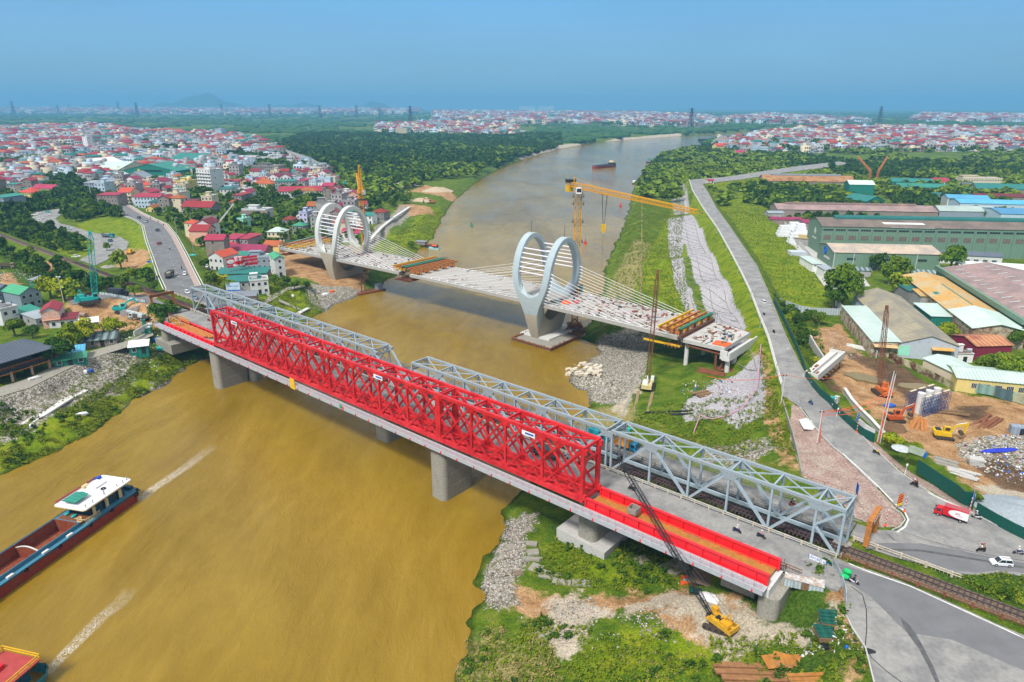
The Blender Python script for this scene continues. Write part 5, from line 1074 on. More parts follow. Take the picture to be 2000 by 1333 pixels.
def batch(name, bases, inst, mats, **kw):   # bases: list of (V,F,mi); inst: arrays x,y,z,sx,sy,sz,rot,which
 Vs=[];Fs=[];Ms=[];off=0; w_=inst[:,7].astype(int)
 for k,(V,F,mi) in enumerate(bases):
  I=inst[w_==k]
  if not len(I): continue
  c,s=np.cos(I[:,6])[:,None],np.sin(I[:,6])[:,None]; x=V[None,:,0]*I[:,3:4]; y=V[None,:,1]*I[:,4:5]; z=V[None,:,2]*I[:,5:6]
  P=np.stack([x*c-y*s+I[:,0:1],x*s+y*c+I[:,1:2],z+I[:,2:3]],2); n=len(I); Vs.append(P.reshape(-1,3)); Fs.append((F[None]+(np.arange(n)*len(V))[:,None,None]).reshape(-1,F.shape[1])+off); Ms.append(np.tile(mi,n)); off+=n*len(V)
 return obj(name,fmesh(name,np.vstack(Vs),np.vstack(Fs),mats,np.concatenate(Ms)),kind='stuff',**kw)
def clump(seed,n=60,lf=.42):
 P,v=crown_pts(n,7,1,.85,seed); V,F=leaf_quads(P,v,lf); V[:,2]+=.75; return V,F,np.zeros(len(F),int)
CL=[clump(200+i) for i in range(4)]
def dome(seed):
 rs=np.random.RandomState(seed); V=[(0,0,1.25+rs.uniform(-.1,.2))];
 for r,z,n in ((.55,1.05,5),(.95,.5,6),(.8,-.2,6)):
  for i in range(n): a=6.283*i/n+rs.uniform(-.25,.25); q=rs.uniform(.8,1.2); V.append((r*q*cos(a),r*q*sin(a),z*rs.uniform(.8,1.2)))
 F=[(0,1+i,1+(i+1)%5) for i in range(5)]
 F+=[(1+i,6+i,6+(i+1)%6) for i in range(5)]+[(1+i,6+(i+1)%6,1+(i+1)%5) for i in range(5)]+[(1,11,6)]
 F+=[(6+i,12+i,12+(i+1)%6) for i in range(6)]+[(6+i,12+(i+1)%6,6+(i+1)%6) for i in range(6)]
 return np.array(V,float),np.array([f for f in F]),np.zeros(len(F),int)
DM=[dome(300+i) for i in range(4)]
if BULK:
 I=np.array([(t[0],t[1],t[2],t[3]*3.2,t[3]*3.2,t[3]*3.6,rnd.uniform(0,6),rnd.randint(0,3)) for t in BULK]); batch('tree_canopy',CL,I,[F_mid],label='mass of smaller dark trees filling the gaps of the woods')
def farwoods():
 out=[]
 for y0,y1,st in ((620,1000,17),(1000,1600,24),(1600,2600,38),(2600,4500,62),(4500,9000,120)):
  X,Y=np.meshgrid(np.arange(-y1*.9,y1*.9,st),np.arange(y0,y1,st)); X=X.ravel()+NR.uniform(-.45,.45,X.size)*st; Y=Y.ravel()+NR.uniform(-.45,.45,Y.size)*st
  k=np.abs(X)<(Y+90)*.86; X,Y=X[k],Y[k]
  dens=vnoise(X,Y*1.0,260,21)*.6+vnoise(X,Y,90,22)*.4; k=dens>.5;
  town=np.zeros(X.shape)-99
  for p in TOWNS: town=np.maximum(town,sdb(p,X,Y,40))
  k&=(town<-4)|(vnoise(X,Y,60,5)>.8); X,Y=X[k],Y[k]; k=free(X,Y,8); X,Y=X[k],Y[k]
  s=st*NR.uniform(.42,.62,X.size).clip(0,1)
  s=np.minimum(s,26); out.append(np.stack([X,Y,np.full(X.size,6.),s,s,np.minimum(s*.9,6+Y*.0008)*NR.uniform(.7,1.1,X.size),NR.uniform(0,6,X.size),NR.randint(0,4,X.size)],1))
 return np.vstack(out)
TOWNS=[WP(p,z) for p,z in (
 ([(-150,262),(-150,430),(0,395),(60,385),(110,350),(150,345),(200,385),(245,395),(330,430),(420,500),(500,560),(560,530),(620,480),(720,470),(700,400),(640,340),(520,285),(480,270),(300,262),(180,250)],8),
 ([(740,262),(1010,268),(1010,250),(830,243),(730,250)],6),([(850,240),(1330,250),(1420,245),(1380,232),(1250,225),(850,222)],5),([(-100,222),(420,226),(820,224),(820,217),(-100,217)],5),
 ([(1395,292),(1440,302),(1560,300),(1700,295),(1900,300),(2100,308),(2100,262),(1900,258),(1700,254),(1560,258),(1480,268),(1400,278)],6),
 ([(1380,238),(1560,247),(1700,240),(1500,228)],5),([(1780,240),(2100,243),(2100,232),(1800,228)],5))]
FW=farwoods(); nr_=FW[:,1]<1500; batch('distant_woods',DM,FW[~nr_],[F_far],label='far bands of woodland fading to the horizon'); q_=FW[nr_]; q_[:,3:6]*=.8; batch('mid_woods',CL,q_,[F_mid],label='woodland patches between the town quarters')
def town_trees():
 out=[]
 for P,st,r0,r1 in [(p,s,a,b) for p,s,a,b in zip(TOWNS,(13,28,38,70,30,50,50),(2.2,5,6,10,5,7,7),(5,8,11,18,8,12,12))]:
  lo=P.min(0); hi=P.max(0); X,Y=np.meshgrid(np.arange(lo[0],hi[0],st),np.arange(lo[1],hi[1],st)); X=X.ravel()+NR.uniform(-.5,.5,X.size)*st; Y=Y.ravel()+NR.uniform(-.5,.5,Y.size)*st
  k=(sdf(P,X,Y)>0)&free(X,Y,5)&(np.abs(X)<(Y+60)*.86)&(Y>360)&((vnoise(X,Y,34,31)*.6+vnoise(X,Y,110,32)*.4+NR.uniform(-.12,.12,X.size))>.38); X,Y=X[k],Y[k]; s=NR.uniform(r0,r1,X.size); out.append(np.stack([X,Y,np.full(X.size,7.5),s,s,s*NR.uniform(.8,1.2,X.size)*.9,NR.uniform(0,6,X.size),NR.randint(0,4,X.size)],1))
 return np.vstack(out)
batch('town_trees',CL,town_trees(),[F_mid],label='trees standing between the roofs of the towns')
def weeds(name,regions,step,mats,lf,hh,label,thrq=.35,n=14,seed=1):
 rs=np.random.RandomState(seed); bases=[]
 for i in range(3):
  a=rs.uniform(0,6.28,n); r=rs.uniform(0,.55,n); P=np.stack([r*np.cos(a),r*np.sin(a),rs.uniform(.1,.75,n)],1); v=np.stack([np.cos(a)*.5,np.sin(a)*.5,np.ones(n)],1); V,F=leaf_quads(P,v,lf); bases.append((V,F,np.full(len(F),0)))
 allI=[]
 for pts,z,dn in regions:
  X,Y=scatter(pts,z,step/dn); k=free(X,Y,.3)&(vnoise(X,Y,4.5,seed)*.65+vnoise(X,Y,1.6,seed+3)*.35>thrq); X,Y=X[k],Y[k]; Z=ground(X,Y); s=NR.uniform(.6,1.5,X.size)*hh
  allI.append(np.stack([X,Y,Z-.05,s,s,s*NR.uniform(.6,1.2,X.size),NR.uniform(0,6,X.size),NR.randint(0,3,X.size)],1))
 return batch(name,bases,np.vstack(allI),mats,label=label)
BANKS=[([(885,1335),(905,1250),(960,1200),(1060,1190),(1250,1250),(1500,1290),(1690,1290),(1700,1420),(870,1420)],4,1),([(1040,1100),(1110,1000),(1200,1000),(1330,1080),(1480,1130),(1640,1150),(1640,1230),(1560,1230),(1480,1190),(1330,1160),(1200,1150),(1080,1130)],4,1),
 ([(0,920),(0,820),(90,820),(180,780),(300,705),(400,690),(330,750),(245,795),(180,845),(60,905)],2.5,1),([(1180,830),(1300,790),(1500,800),(1540,900),(1440,930),(1330,870)],5,.8),
 ([(500,560),(600,555),(640,600),(570,645),(520,620)],4,.8),([(740,480),(870,400),(868,430),(800,510),(760,530)],4,.6),([(1508,590),(1600,620),(1620,760),(1580,745),(1530,660)],8.5,.8),([(1820,1105),(2050,1135),(2050,1215),(1900,1165)],13,1),([(1215,440),(1250,380),(1340,360),(1330,500),(1350,640),(1260,660),(1180,640)],4,.6),
 ([(1480,680),(1530,760),(1555,900),(1520,900),(1495,800)],12,.9),([(250,640),(310,640),(420,690),(400,700),(320,700),(250,690)],6,.7),([(1370,370),(1560,338),(1500,380),(1560,480),(1620,600),(1530,580),(1440,460)],8,.45)]
weeds('bank_weeds',BANKS+[BANKS[2],([(0,840),(100,780),(240,700),(290,700),(200,760),(60,830)],5,.6)],.85,[F_tuft],.17,.85,'tangle of green weeds and grass on the river banks',.36)
weeds('dark_undergrowth',[BANKS[0],BANKS[1],BANKS[2],BANKS[6]],2.0,[F_mid],.18,1.3,'darker clumps of undergrowth on the banks',.55,30,7)
weeds('dry_grass',[([(885,1335),(900,1240),(970,1220),(1080,1260),(1100,1350),(870,1400)],1.6,1.5),([(1200,1270),(1400,1300),(1380,1340),(1180,1340)],4,.8)],1.0,[F_gold],.16,.7,'straw-coloured dry grass at the water edge',.5,12,9)
# ================================================================ buildings
def roofm(n,c,c2=None,mix=.6,pitch=1.0,axis='x',dark=.8): return corr(n,c,pitch,.55,.12,c2,mix,axis,.12,dark=dark,obr=.3)
RM={'red':roofm('red_sheet_roof',(.3,.025,.04)),'maroon':roofm('maroon_sheet_roof',(.2,.02,.04)),'orange':roofm('orange_tile_roof',(.42,.09,.03),pitch=.6),'teal':roofm('teal_sheet_roof',(.025,.18,.15)),'green':roofm('green_sheet_roof',(.05,.25,.15)),
 'grey':roofm('grey_sheet_roof',(.25,.28,.31)),'brown':roofm('brown_sheet_roof',(.17,.12,.1),(.24,.16,.12)),'pale':roofm('pale_green_roof',(.42,.52,.47)),'blue':roofm('blue_sheet_roof',(.08,.28,.46)),'dark':roofm('dark_grey_roof',(.1,.12,.15)),'slab':mat('roof_slab',(.36,.35,.33),.9,0,.2,.6),
 'tan':roofm('tan_rusting_roof',(.55,.42,.22),(.56,.3,.07),.5,1.2,'y',.88),'fibro':roofm('weathered_fibre_cement_roof',(.36,.31,.25),(.44,.36,.25),.5,1.4,'y',.88),'fibre2':roofm('brown_fibre_cement_roof',(.23,.17,.15),(.28,.2,.17),.5,1.4,'y',.85),'rustrib':roofm('rust_ribbed_roof',(.5,.25,.1),(.28,.1,.05),.55,1.6,'x',.6),'stripe':roofm('striped_grey_roof',(.22,.3,.3),None,.5,2.4,'x',.25),'white':roofm('white_sheet_roof',(.6,.66,.64))}
WM={'white':mat('white_render',(.6,.6,.58),.8,0,.12,.4,obr=.15),'cream':mat('cream_render',(.6,.52,.36),.8,0,.1,.6),'grey':mat('raw_cement_wall',(.27,.26,.25),.95,0,.18,.5,obr=.3),'brown':mat('dirty_brick_wall',(.24,.2,.17),.95,0,.2,.8),'blue':mat('pale_blue_render',(.42,.52,.6),.8,0,.08,.6),'yellow':mat('yellow_render',(.62,.5,.18),.8,0,.08,.6),
 'pink':mat('peach_render',(.62,.36,.26),.8,0,.08,.6),'lilac':mat('lilac_render',(.5,.48,.68),.8,0,.06,.6),'mint':mat('mint_render',(.3,.65,.5),.8,0,.06,.6),'sage':corr('sage_green_cladding',(.145,.235,.165),1.6,.6,.06,dark=.93),'dgreen':corr('dark_green_cladding',(.02,.19,.14),1.2,.55,.1),'bluegrey':corr('blue_grey_cladding',(.25,.3,.36),1.0,.5,.06,dark=.85),
 'rustw':mat('rust_streaked_wall',(.3,.17,.1),.9,0,.3,.5,col2=(.42,.4,.28),mix=.5),'maroon':mat('maroon_wall',(.2,.02,.04),.8,0,.1,.6),'peel':mat('peeling_pale_blue_wall',(.47,.52,.58),.85,0,.1,.8,col2=(.3,.28,.26),mix=.64)}
def gable(mb, x0,x1,y0,y1,z,rise,over=.4,th=.15,axis='x'):
 if axis=='x':
  ym=(y0+y1)/2; k=rise/((y1-y0)/2); a=[(y0-over,z-k*over),(ym,z+rise),(y1+over,z-k*over),(y1+over,z-k*over+th),(ym,z+rise+th),(y0-over,z-k*over+th)]
  V=[(x0-over,p,q) for p,q in a]+[(x1+over,p,q) for p,q in a]
 else:
  xm=(x0+x1)/2; k=rise/((x1-x0)/2); a=[(x0-over,z-k*over),(xm,z+rise),(x1+over,z-k*over),(x1+over,z-k*over+th),(xm,z+rise+th),(x0-over,z-k*over+th)]
  V=[(p,y0-over,q) for p,q in a]+[(p,y1+over,q) for p,q in a]
 s=1 if axis!='x' else -1
 fs=[(0,1,7,6),(1,2,8,7),(2,3,9,8),(3,4,10,9),(4,5,11,10),(5,0,6,11),(0,5,4,1),(1,4,3,2),(6,7,10,11),(7,8,9,10)]
 mb.add(V,fs); return mb
def walls(mb,L,D,h,rise=0,axis='x'):
 if rise<=0: return mb.box(0,L,0,D,-1.5,h)
 if axis=='x': V=[(x,y,z) for x in (0,L) for y,z in ((0,-1.5),(D,-1.5),(D,h),(D/2,h+rise),(0,h))]
 else: V=[(x,y,z) for y in (0,D) for x,z in ((0,-1.5),(L,-1.5),(L,h),(L/2,h+rise),(0,h))]
 return mb.add(V,[(0,1,2,3,4),(9,8,7,6,5)]+[(i,i+5,(i+1)%5+5,(i+1)%5) for i in range(5)])
def window(par,x,z,w_,h_,side='front',L=0,D=0,m=None,nm='window',fm=None,bars=0):
 a=MB(); o=.05
 if side=='front': a.box(x-w_/2,x+w_/2,-o,.1,z,z+h_)
 elif side=='back': a.box(x-w_/2,x+w_/2,D-.1,D+o,z,z+h_)
 elif side=='left': a.box(-o,.1,x-w_/2,x+w_/2,z,z+h_)
 else: a.box(L-.1,L+o,x-w_/2,x+w_/2,z,z+h_)
 wd=a.mk(nm,m or M_glass,par)
 if fm or bars:
  f=MB(); q=o+.03
  def bar(u0,u1,z0,z1):
   if side=='front': f.box(u0,u1,-q,-o+.005,z0,z1)
   elif side=='left': f.box(-q,-o+.005,u0,u1,z0,z1)
   else: f.box(L+o-.005,L+q,u0,u1,z0,z1)
  t=.09; bar(x-w_/2-t,x+w_/2+t,z+h_,z+h_+t); bar(x-w_/2-t,x+w_/2+t,z-t,z); bar(x-w_/2-t,x-w_/2,z,z+h_); bar(x+w_/2,x+w_/2+t,z,z+h_)
  for i in range(bars): u=x-w_/2+(i+1)*w_/(bars+1); bar(u-.04,u+.04,z,z+h_)
  f.mk('window_frame',fm or M_concp,wd)
 return wd
def house(label,loc,rz,L,D,fl,wall='grey',roof='red',rk='gable',axis='x',group=None,side=None,parts=True,par_h=.7,rise=None,name='house',cat='house',fh=3.2,wins=None,nbay=None,awn=None,balc=False,noloc=False):
 t=thing(name,label,cat,loc,rz,group); h=fl*fh; rise=rise if rise is not None else (min(L,D)*.27 if rk=='gable' else 0); ox,oy=L/2,D/2
 w0=MB(); walls(w0,L,D,h,rise if rk=='gable' else 0,axis); w=w0.mk('wall',WM[side or wall],t); w.location=(-ox,-oy,0)
 if side:
  f=MB(); f.box(0,L,-.06,.02,-1,h); q=f.mk('facade',WM[wall],t); q.location=(-ox,-oy,0)
 r=MB()
 if rk=='gable': gable(r,0,L,0,D,h,rise,.45,.14,axis)
 elif rk=='lean': r.add([(-.4,-.5,h),(L+.4,-.5,h),(L+.4,D+.3,h+.9),(-.4,D+.3,h+.9),(-.4,-.5,h+.14),(L+.4,-.5,h+.14),(L+.4,D+.3,h+1.04),(-.4,D+.3,h+1.04)],[(3,2,1,0),(4,5,6,7),(0,1,5,4),(1,2,6,5),(2,3,7,6),(3,0,4,7)])
 elif rk=='hip':
  k=min(L,D)/2; a=[(-.5,-.5,h),(L+.5,-.5,h),(L+.5,D+.5,h),(-.5,D+.5,h)]; b=[(k,D/2,h+k*.55),(L-k,D/2,h+k*.55)] if L>D+.1 else [(L/2,k,h+k*.55),(L/2,max(k+.05,D-k),h+k*.55)]
  r.add(a+b,[(0,1,5,4),(2,3,4,5),(1,2,5),(3,0,4),(3,2,1,0)] if L>D+.1 else [(0,1,4),(2,3,5),(1,2,5,4),(3,0,4,5),(3,2,1,0)])
 else:
  r.box(-.15,L+.15,-.15,D+.15,h,h+.2);
 ro=r.mk('roof',RM[roof],t); ro.location=(-ox,-oy,0)
 if rk=='flat':
  p=MB(); p.box(-.15,L+.15,-.15,.1,h+.2,h+.2+par_h); p.box(-.15,L+.15,D-.1,D+.15,h+.2,h+.2+par_h); p.box(-.15,.1,.1,D-.1,h+.2,h+.2+par_h); p.box(L-.1,L+.15,.1,D-.1,h+.2,h+.2+par_h); q=p.mk('parapet',WM[wall],t); q.location=(-ox,-oy,0)
  k=MB(); k.box(L*.1,L*.45,D*.55,D*.9,h+.2,h+2.6); k.box(L*.05,L*.5,D*.5,D*.95,h+2.6,h+2.75); q=k.mk('stair_house',WM[wall],t); q.location=(-ox,-oy,0)
  k=MB(); k.cyl((L*.7,D*.6,h+.9),(L*.7+1.6,D*.6,h+.9),.55,10); k.box(L*.7,L*.7+1.5,D*.6-.4,D*.6+.4,h+.2,h+.4); q=k.mk('water_tank',M_rail,t); q.location=(-ox,-oy,0)
 if parts:
  nb=nbay or max(1,int(L/2.6)); hold=w
  for f_ in range(fl):
   for b_ in range(nb):
    x=L*(b_+.5)/nb; z=f_*fh+1.0
    if f_==0 and b_==nb//2: window(hold,x,0,1.3,2.3,'front',m=M_dark if wall!='blue' else M_glass,nm='door'); continue
    window(hold,x,z,min(1.2,L/nb*.55),1.4,'front',fm=M_white if fl<4 else None)
   if D>7 and f_%2==0: window(hold,D*.35,f_*fh+1.2,.9,1.1,'right',L=L); window(hold,D*.6,f_*fh+1.2,.9,1.1,'left')
  if balc:
   for f_ in range(1,fl):
    k=MB(); k.box(.1,L-.1,-1.2,-.06,f_*fh-.15,f_*fh); k.box(.1,L-.1,-1.2,-1.12,f_*fh,f_*fh+.9) if False else None
    for i in range(int(L/.5)): k.box(.1+i*.5,.16+i*.5,-1.2,-1.14,f_*fh,f_*fh+.9)
    k.box(.1,L-.1,-1.22,-1.12,f_*fh+.85,f_*fh+.93); q=k.mk('balcony',WM[wall],t); q.location=(-ox,-oy,0)
  if awn:
   k=MB(); k.add([(-.2,-2.2,2.5),(L+.2,-2.2,2.5),(L+.2,-.06,3.1),(-.2,-.06,3.1),(-.2,-2.2,2.58),(L+.2,-2.2,2.58),(L+.2,-.06,3.18),(-.2,-.06,3.18)],[(3,2,1,0),(4,5,6,7),(0,1,5,4),(1,2,6,5),(2,3,7,6),(3,0,4,7)]); q=k.mk('awning',RM[awn],t); q.location=(-ox,-oy,0)
 return t
def hp(px,py,*a,**k):      # house whose near foot stands under a pixel
 lab=a[0]; return house(lab,at(px,py),*a[1:],**k)
TH='houses near the left bridge tower'
hp(48,596,'blue-grey clad house with green roof between the pink house and the left edge',R(62),8,13,2,'bluegrey','green','gable',axis='y')
hp(5,592,'dull grey-green clad house cut by the left edge',R(62),9,11,2,'bluegrey','dark','gable',axis='y')
hp(108,632,'peach-fronted house with white side wall and red gable roof',R(25),6,11,2,'pink','red','gable',axis='y',side='white',balc=True)
hp(16,632,'white flat-roofed house with planted roof terrace above the restaurant',R(60),6,7,2,'white','slab','flat')
hp(49,622,'low shack under a teal roof between the terrace house and the pink house',R(62),9,7,1,'grey','teal','lean')
hp(76,632,'low grey-roofed shack below the pink house',R(62),6,9,1,'grey','grey','lean')
hp(128,636,'shop with a faded maroon roof beside the pink house',R(20),9,6,1,'white','maroon','lean')
hp(176,640,'white-roofed booth left of the excavated pit',R(30),6,4,1,'bluegrey','white','lean',fh=2.4)
hp(195,672,'open stall under a striped grey roof by the riverside path',R(22),12,8,1,'brown','stripe','lean',fh=2.6)
hp(148,700,'blue and green sheet hut by the riverside path',R(28),6,5,1,'dgreen','blue','lean',fh=2.8)
hp(140,712,'dark green box hut at the edge of the riverside path',R(28),9,3.5,1,'dgreen','green','lean',fh=2.3)
hp(274,688,'small shack with pale roof and green sheet walls near the first pier',R(22),6,4.5,1,'dgreen','white','lean',fh=2.8)
hp(288,652,'teal sheet booth with cream roof near the first pier',R(20),3,3,1,'dgreen','white','flat',par_h=.1,fh=2.6,parts=False)
hp(88,558,'hut with grey-white roof and teal wall by the railway',R(-25),10,8,1,'dgreen','grey','lean')
hp(440,525,'cream white two-storey house with orange gable roof behind the billboard',R(-18),9,12,2,'white','orange','gable',axis='y',fh=3.8)
hp(485,497,'long house with maroon roof above the billboard',R(-8),26,10,1,'brown','maroon','gable')
hp(487,508,'low building with teal roof just above the billboard',R(-6),14,7,1,'cream','teal','lean')
hp(478,520,'house with hipped orange tile roof right behind the billboard',R(-10),11,9,1,'brown','orange','hip')
hp(478,545,'grey workshop whose teal roof carries the red billboard',R(6),24,10,1,'brown','teal','lean',fh=3.8)
hp(512,524,'pale blue-grey building behind the right end of the billboard',R(4),14,9,2,'bluegrey','grey','flat')
hp(544,536,'tall narrow white house with green roof under the deck end',R(30),5,13,3,'white','green','gable',axis='y')
hp(508,572,'two-storey white house with mint upper room above the grey bridge',R(22),8,7,2,'white','slab','flat')
hp(480,572,'grey cement house with pale teal roof left of the mint-topped one',R(14),14,9,2,'grey','teal','lean')
hp(475,590,'low house with grey roof beside the blue-white signboard',R(10),12,6,1,'brown','grey','lean')
hp(545,470,'cream two-storey villa with pale hip roof near the left tower',R(-4),11,9,2,'cream','pale','hip',balc=True)
hp(588,458,'small pale grey house with green hip roof near the left tower',R(-10),8,8,2,'grey','green','hip')
hp(568,445,'brown house with red hip roof near the left tower',R(-8),8,8,2,'brown','red','hip')
hp(600,440,'lilac house near the left tower',R(-8),6,11,3,'lilac','teal','flat')
hp(622,450,'grey cement house with arched front near the left tower',R(-5),7,9,3,'grey','slab','flat')
hp(620,425,'grey house with bright orange roof behind the left tower',R(-5),12,10,3,'bluegrey','orange','gable')
hp(478,445,'mint green house near the debris clearing',R(-20),5,8,2,'mint','slab','flat')
hp(412,444,'white and cream house facing the debris clearing',R(15),8,10,2,'white','brown','lean')
hp(500,435,'long grey house with brown roof behind the mint house',R(-5),20,8,2,'grey','brown','gable')
hp(700,455,'white three-storey house beside the left tower crane',R(-8),8,10,3,'white','slab','flat')
hp(745,430,'grey house with coral red roof at the head of the river wall',R(-20),10,9,2,'grey','red','hip')
hp(724,437,'pale house with teal roof near the river wall',R(-15),7,8,2,'white','teal','gable')
hp(300,405,'wide pale blue building with long red roof by the left road',R(-3),22,16,3,'blue','red','gable',rise=2.2,group=None)
hp(255,395,'blue and cream house with orange roof beside the left road',R(-5),12,14,3,'cream','orange','gable',balc=True)
hp(222,402,'stack of grey shops with red roofs at the bend of the left road',R(-4),18,14,3,'brown','red','lean')
hp(196,375,'plain grey building with a teal roof edge left of the shops',R(-6),22,14,3,'bluegrey','grey','lean')
hp(365,372,'lime-yellow villa with a little dome',R(-12),16,14,3,'yellow','slab','flat')
hp(395,418,'grey cement house with bright red roof above the street',R(-8),26,14,2,'grey','red','gable')
hp(352,408,'narrow cream-fronted grey house between the lime villa and the road',R(-8),14,14,2,'grey','teal','flat',side='grey')
hp(25,405,'big plain grey house with teal top at the left edge',R(-40),22,16,3,'bluegrey','teal','lean')
hp(65,388,'yellow villa with bright orange hip roof on the left',R(-20),16,14,2,'yellow','orange','hip')
hp(95,380,'long cream house with dull red roof beside the orange-roofed villa',R(-12),24,12,2,'cream','red','gable')
hp(80,402,'low building with red roofs behind the car park trees',R(-8),34,12,1,'brown','red','lean')
hp(520,370,'cream villa with orange roofs and a spire left of centre in the town',R(-10),22,16,2,'cream','orange','hip')
hp(527,345,'massive raw grey building with blank side wall',R(-8),34,18,4,'grey','brown','flat')
hp(505,316,'long low white school-like building on the town edge',R(-8),75,14,2,'white','grey','flat')
hp(590,385,'white house with long red roof right of the orange-roofed villa',R(8),40,14,2,'white','red','gable')
hp(636,382,'white villa with dark mansard roof',R(-12),18,14,2,'white','dark','hip')
hp(605,385,'cream house with several orange gables in front of the mansard villa',R(-12),18,10,2,'cream','orange','hip')
hp(560,372,'grey house with teal roof behind the orange gables',R(5),20,12,3,'grey','teal','lean')
hp(505,425,'pale blue-white house under a grey roof among the left town trees',R(-10),20,12,2,'white','grey','flat')
hp(176,300,'very tall thin white slab tower in the left town',R(-35),18,10,9,'white','slab','flat',nbay=2)
hp(160,325,'white house with black windows near the thin white tower',R(-20),30,22,3,'white','slab','flat')
hp(433,272,'pale blue slab tower with red top beyond the left town',R(-25),22,16,8,'blue','maroon','flat')
hp(785,265,'cream office block standing out in the distant riverside town',R(-5),34,16,6,'cream','slab','flat')
hp(1373,250,'grey frame of an unfinished block on the far right bank',R(5),45,20,5,'grey','slab','flat')
hp(983,262,'grey apartment block at the end of the riverside town',R(-5),26,18,6,'blue','slab','flat')
hp(1645,240,'white stepped block in the fields beyond the right village',R(-8),40,22,5,'white','slab','flat')
hp(1524,243,'pale blue block beyond the right village',R(-8),34,20,5,'blue','slab','flat')
hp(1018,262,'white two-storey hall on the far left shore',R(-6),30,18,3,'white','slab','flat')
ht=hp(415,375,'seven-storey white hotel with a plain end wall in the left town',R(-28),20,16,7,'white','slab','flat',nbay=5,balc=True,name='hotel',cat='hotel')
p=at(365,372); d=MB(); d.ball((0,0,0),2.6,2.6,2.8,12,8); o=d.mk('dome',WM['yellow']); lv=[x for x in COL.objects if x.get('label')=='lime-yellow villa with a little dome'][0]; o.parent=lv; o.location=(3,2,11.6)
hp(1386,358,'small cream guard house with red roof at the dyke bend',R(8),7,5,1,'cream','red','gable',rise=1,group=None)
rs_=thing('restaurant','two-storey open restaurant under a wide dark hip roof at the left edge','restaurant',at(22,735),R(64))
m=MB(); m.box(-9,9,-7,7,4.3,4.6); m.mk('upper_floor',WM['brown'],rs_); m=MB(); m.box(-9.3,9.3,-7.3,-7,4.0,4.9); m.box(9,9.3,-7,7,4.0,4.9); m.box(-9.3,9.3,7,7.3,4.0,4.9); m.mk('floor_band',M_dark,rs_)
for x in (-8.5,-3,3,8.5):
 for y in (-6.5,6.5): MB().box(x-.3,x+.3,y-.3,y+.3,-1,4.3).mk('pillar',WM['pink'],rs_); MB().box(x-.1,x+.1,y-.1,y+.1,4.6,8).mk('upper_post',M_dark,rs_)
m=MB(); a=[(-11,-9,8),(11,-9,8),(11,9,8),(-11,9,8)]; m.add(a+[(-3,0,11),(3,0,11)]+[(x,y,7.75) for x,y,z in a],[(0,1,5,4),(2,3,4,5),(1,2,5),(3,0,4),(9,8,7,6),(0,6,7,1),(1,7,8,2),(2,8,9,3),(3,9,6,0)]); m.mk('roof',RM['dark'],rs_)
m=MB();
for x in np.arange(-9,9.1,.6): m.box(x-.04,x+.04,-7.25,-7.15,4.9,5.6)
m.box(-9.2,9.2,-7.28,-7.12,5.55,5.65)
m.mk('balustrade',M_rustor,rs_); m=MB(); m.box(-8,8,3,6,0,3.4); m.mk('back_wall',WM['dgreen'],rs_); m=MB(); m.box(-8.6,8.6,-7.4,-7.28,3.4,3.7); m.mk('fascia_board',M_rustor,rs_)
vc=MB(); P_,v_=crown_pts(1500,14,3.4,.3,77); V_,F_=leaf_quads(P_,v_,.28); o=obj('vine_canopy',fmesh('vine_canopy',V_,F_,[F_bright]),None,'bright vine canopy roofing a sitting place by the riverside path','vine'); o.location=at(88,700)+Vc((0,0,2.6));
def shed(label,A,Bp,z,D,eave,rise,wall,roof,rk='gable',axis='x',name='factory_hall',cat='factory',vent=None,win=None,over=.4,group=None,rz=None):
 a=W(*A,z); b=W(*Bp,z); L=(b-a).length; t=thing(name,label,cat,a,math.atan2(b.y-a.y,b.x-a.x) if rz is None else rz,group)
 m=MB(); walls(m,L,D,eave,rise if rk=='gable' else 0,axis); w=m.mk('wall',WM[wall],t); m=MB()
 if rk=='gable': gable(m,0,L,0,D,eave,rise,over,.16,axis)
 elif rk=='lean': m.add([(-.4,-over,eave),(L+.4,-over,eave),(L+.4,D+.4,eave+rise),(-.4,D+.4,eave+rise)]+[(-.4,-over,eave+.16),(L+.4,-over,eave+.16),(L+.4,D+.4,eave+rise+.16),(-.4,D+.4,eave+rise+.16)],[(3,2,1,0),(4,5,6,7),(0,1,5,4),(1,2,6,5),(2,3,7,6),(3,0,4,7)])
 else: m.box(-.2,L+.2,-.2,D+.2,eave,eave+.25)
 m.mk('roof',RM[roof],t)
 if vent:
  v=MB(); x0,x1,m_,r=vent; n=7
  pts=[(D/2+r*cos(pi*i/(n-1)),eave+rise+r*.75*sin(pi*i/(n-1))) for i in range(n)]+[(D/2-r,eave+rise-.5),(D/2+r,eave+rise-.5)]
  V=[(x,p,q) for x in (L*x0,L*x1) for p,q in pts]; k=len(pts); v.add(V,[tuple(range(k)),tuple(range(2*k-1,k-1,-1))]+[(i,i+k,(i+1)%k+k,(i+1)%k) for i in range(k)]); v.mk('ridge_vent',RM[m_],t)
 if win:
  for (n,z0,w_,h_,m_,x0,x1) in win:
   for i in range(n): window(w,L*(x0+(x1-x0)*(i+.5)/n),z0,w_,h_,'front',m=m_,bars=3 if w_>1.6 else 0,fm=WM['sage'] if wall=='sage' else M_concp)
 return t,L
M_winb=mat('dusty_brown_glazing',(.16,.12,.1),.5,0,.3,1.2)
t,L=shed('huge sage-green factory hall with a teal ridge vent',(1598.5,496),(2100,508),6.3,27,16.5,3.2,'sage','fibre2',vent=(.07,1,'teal',2.3),win=[(19,8.6,4.2,2.6,M_winb,.0,.95),(19,13.9,5.6,1.1,M_glass,.0,.95)])
lg=MB();
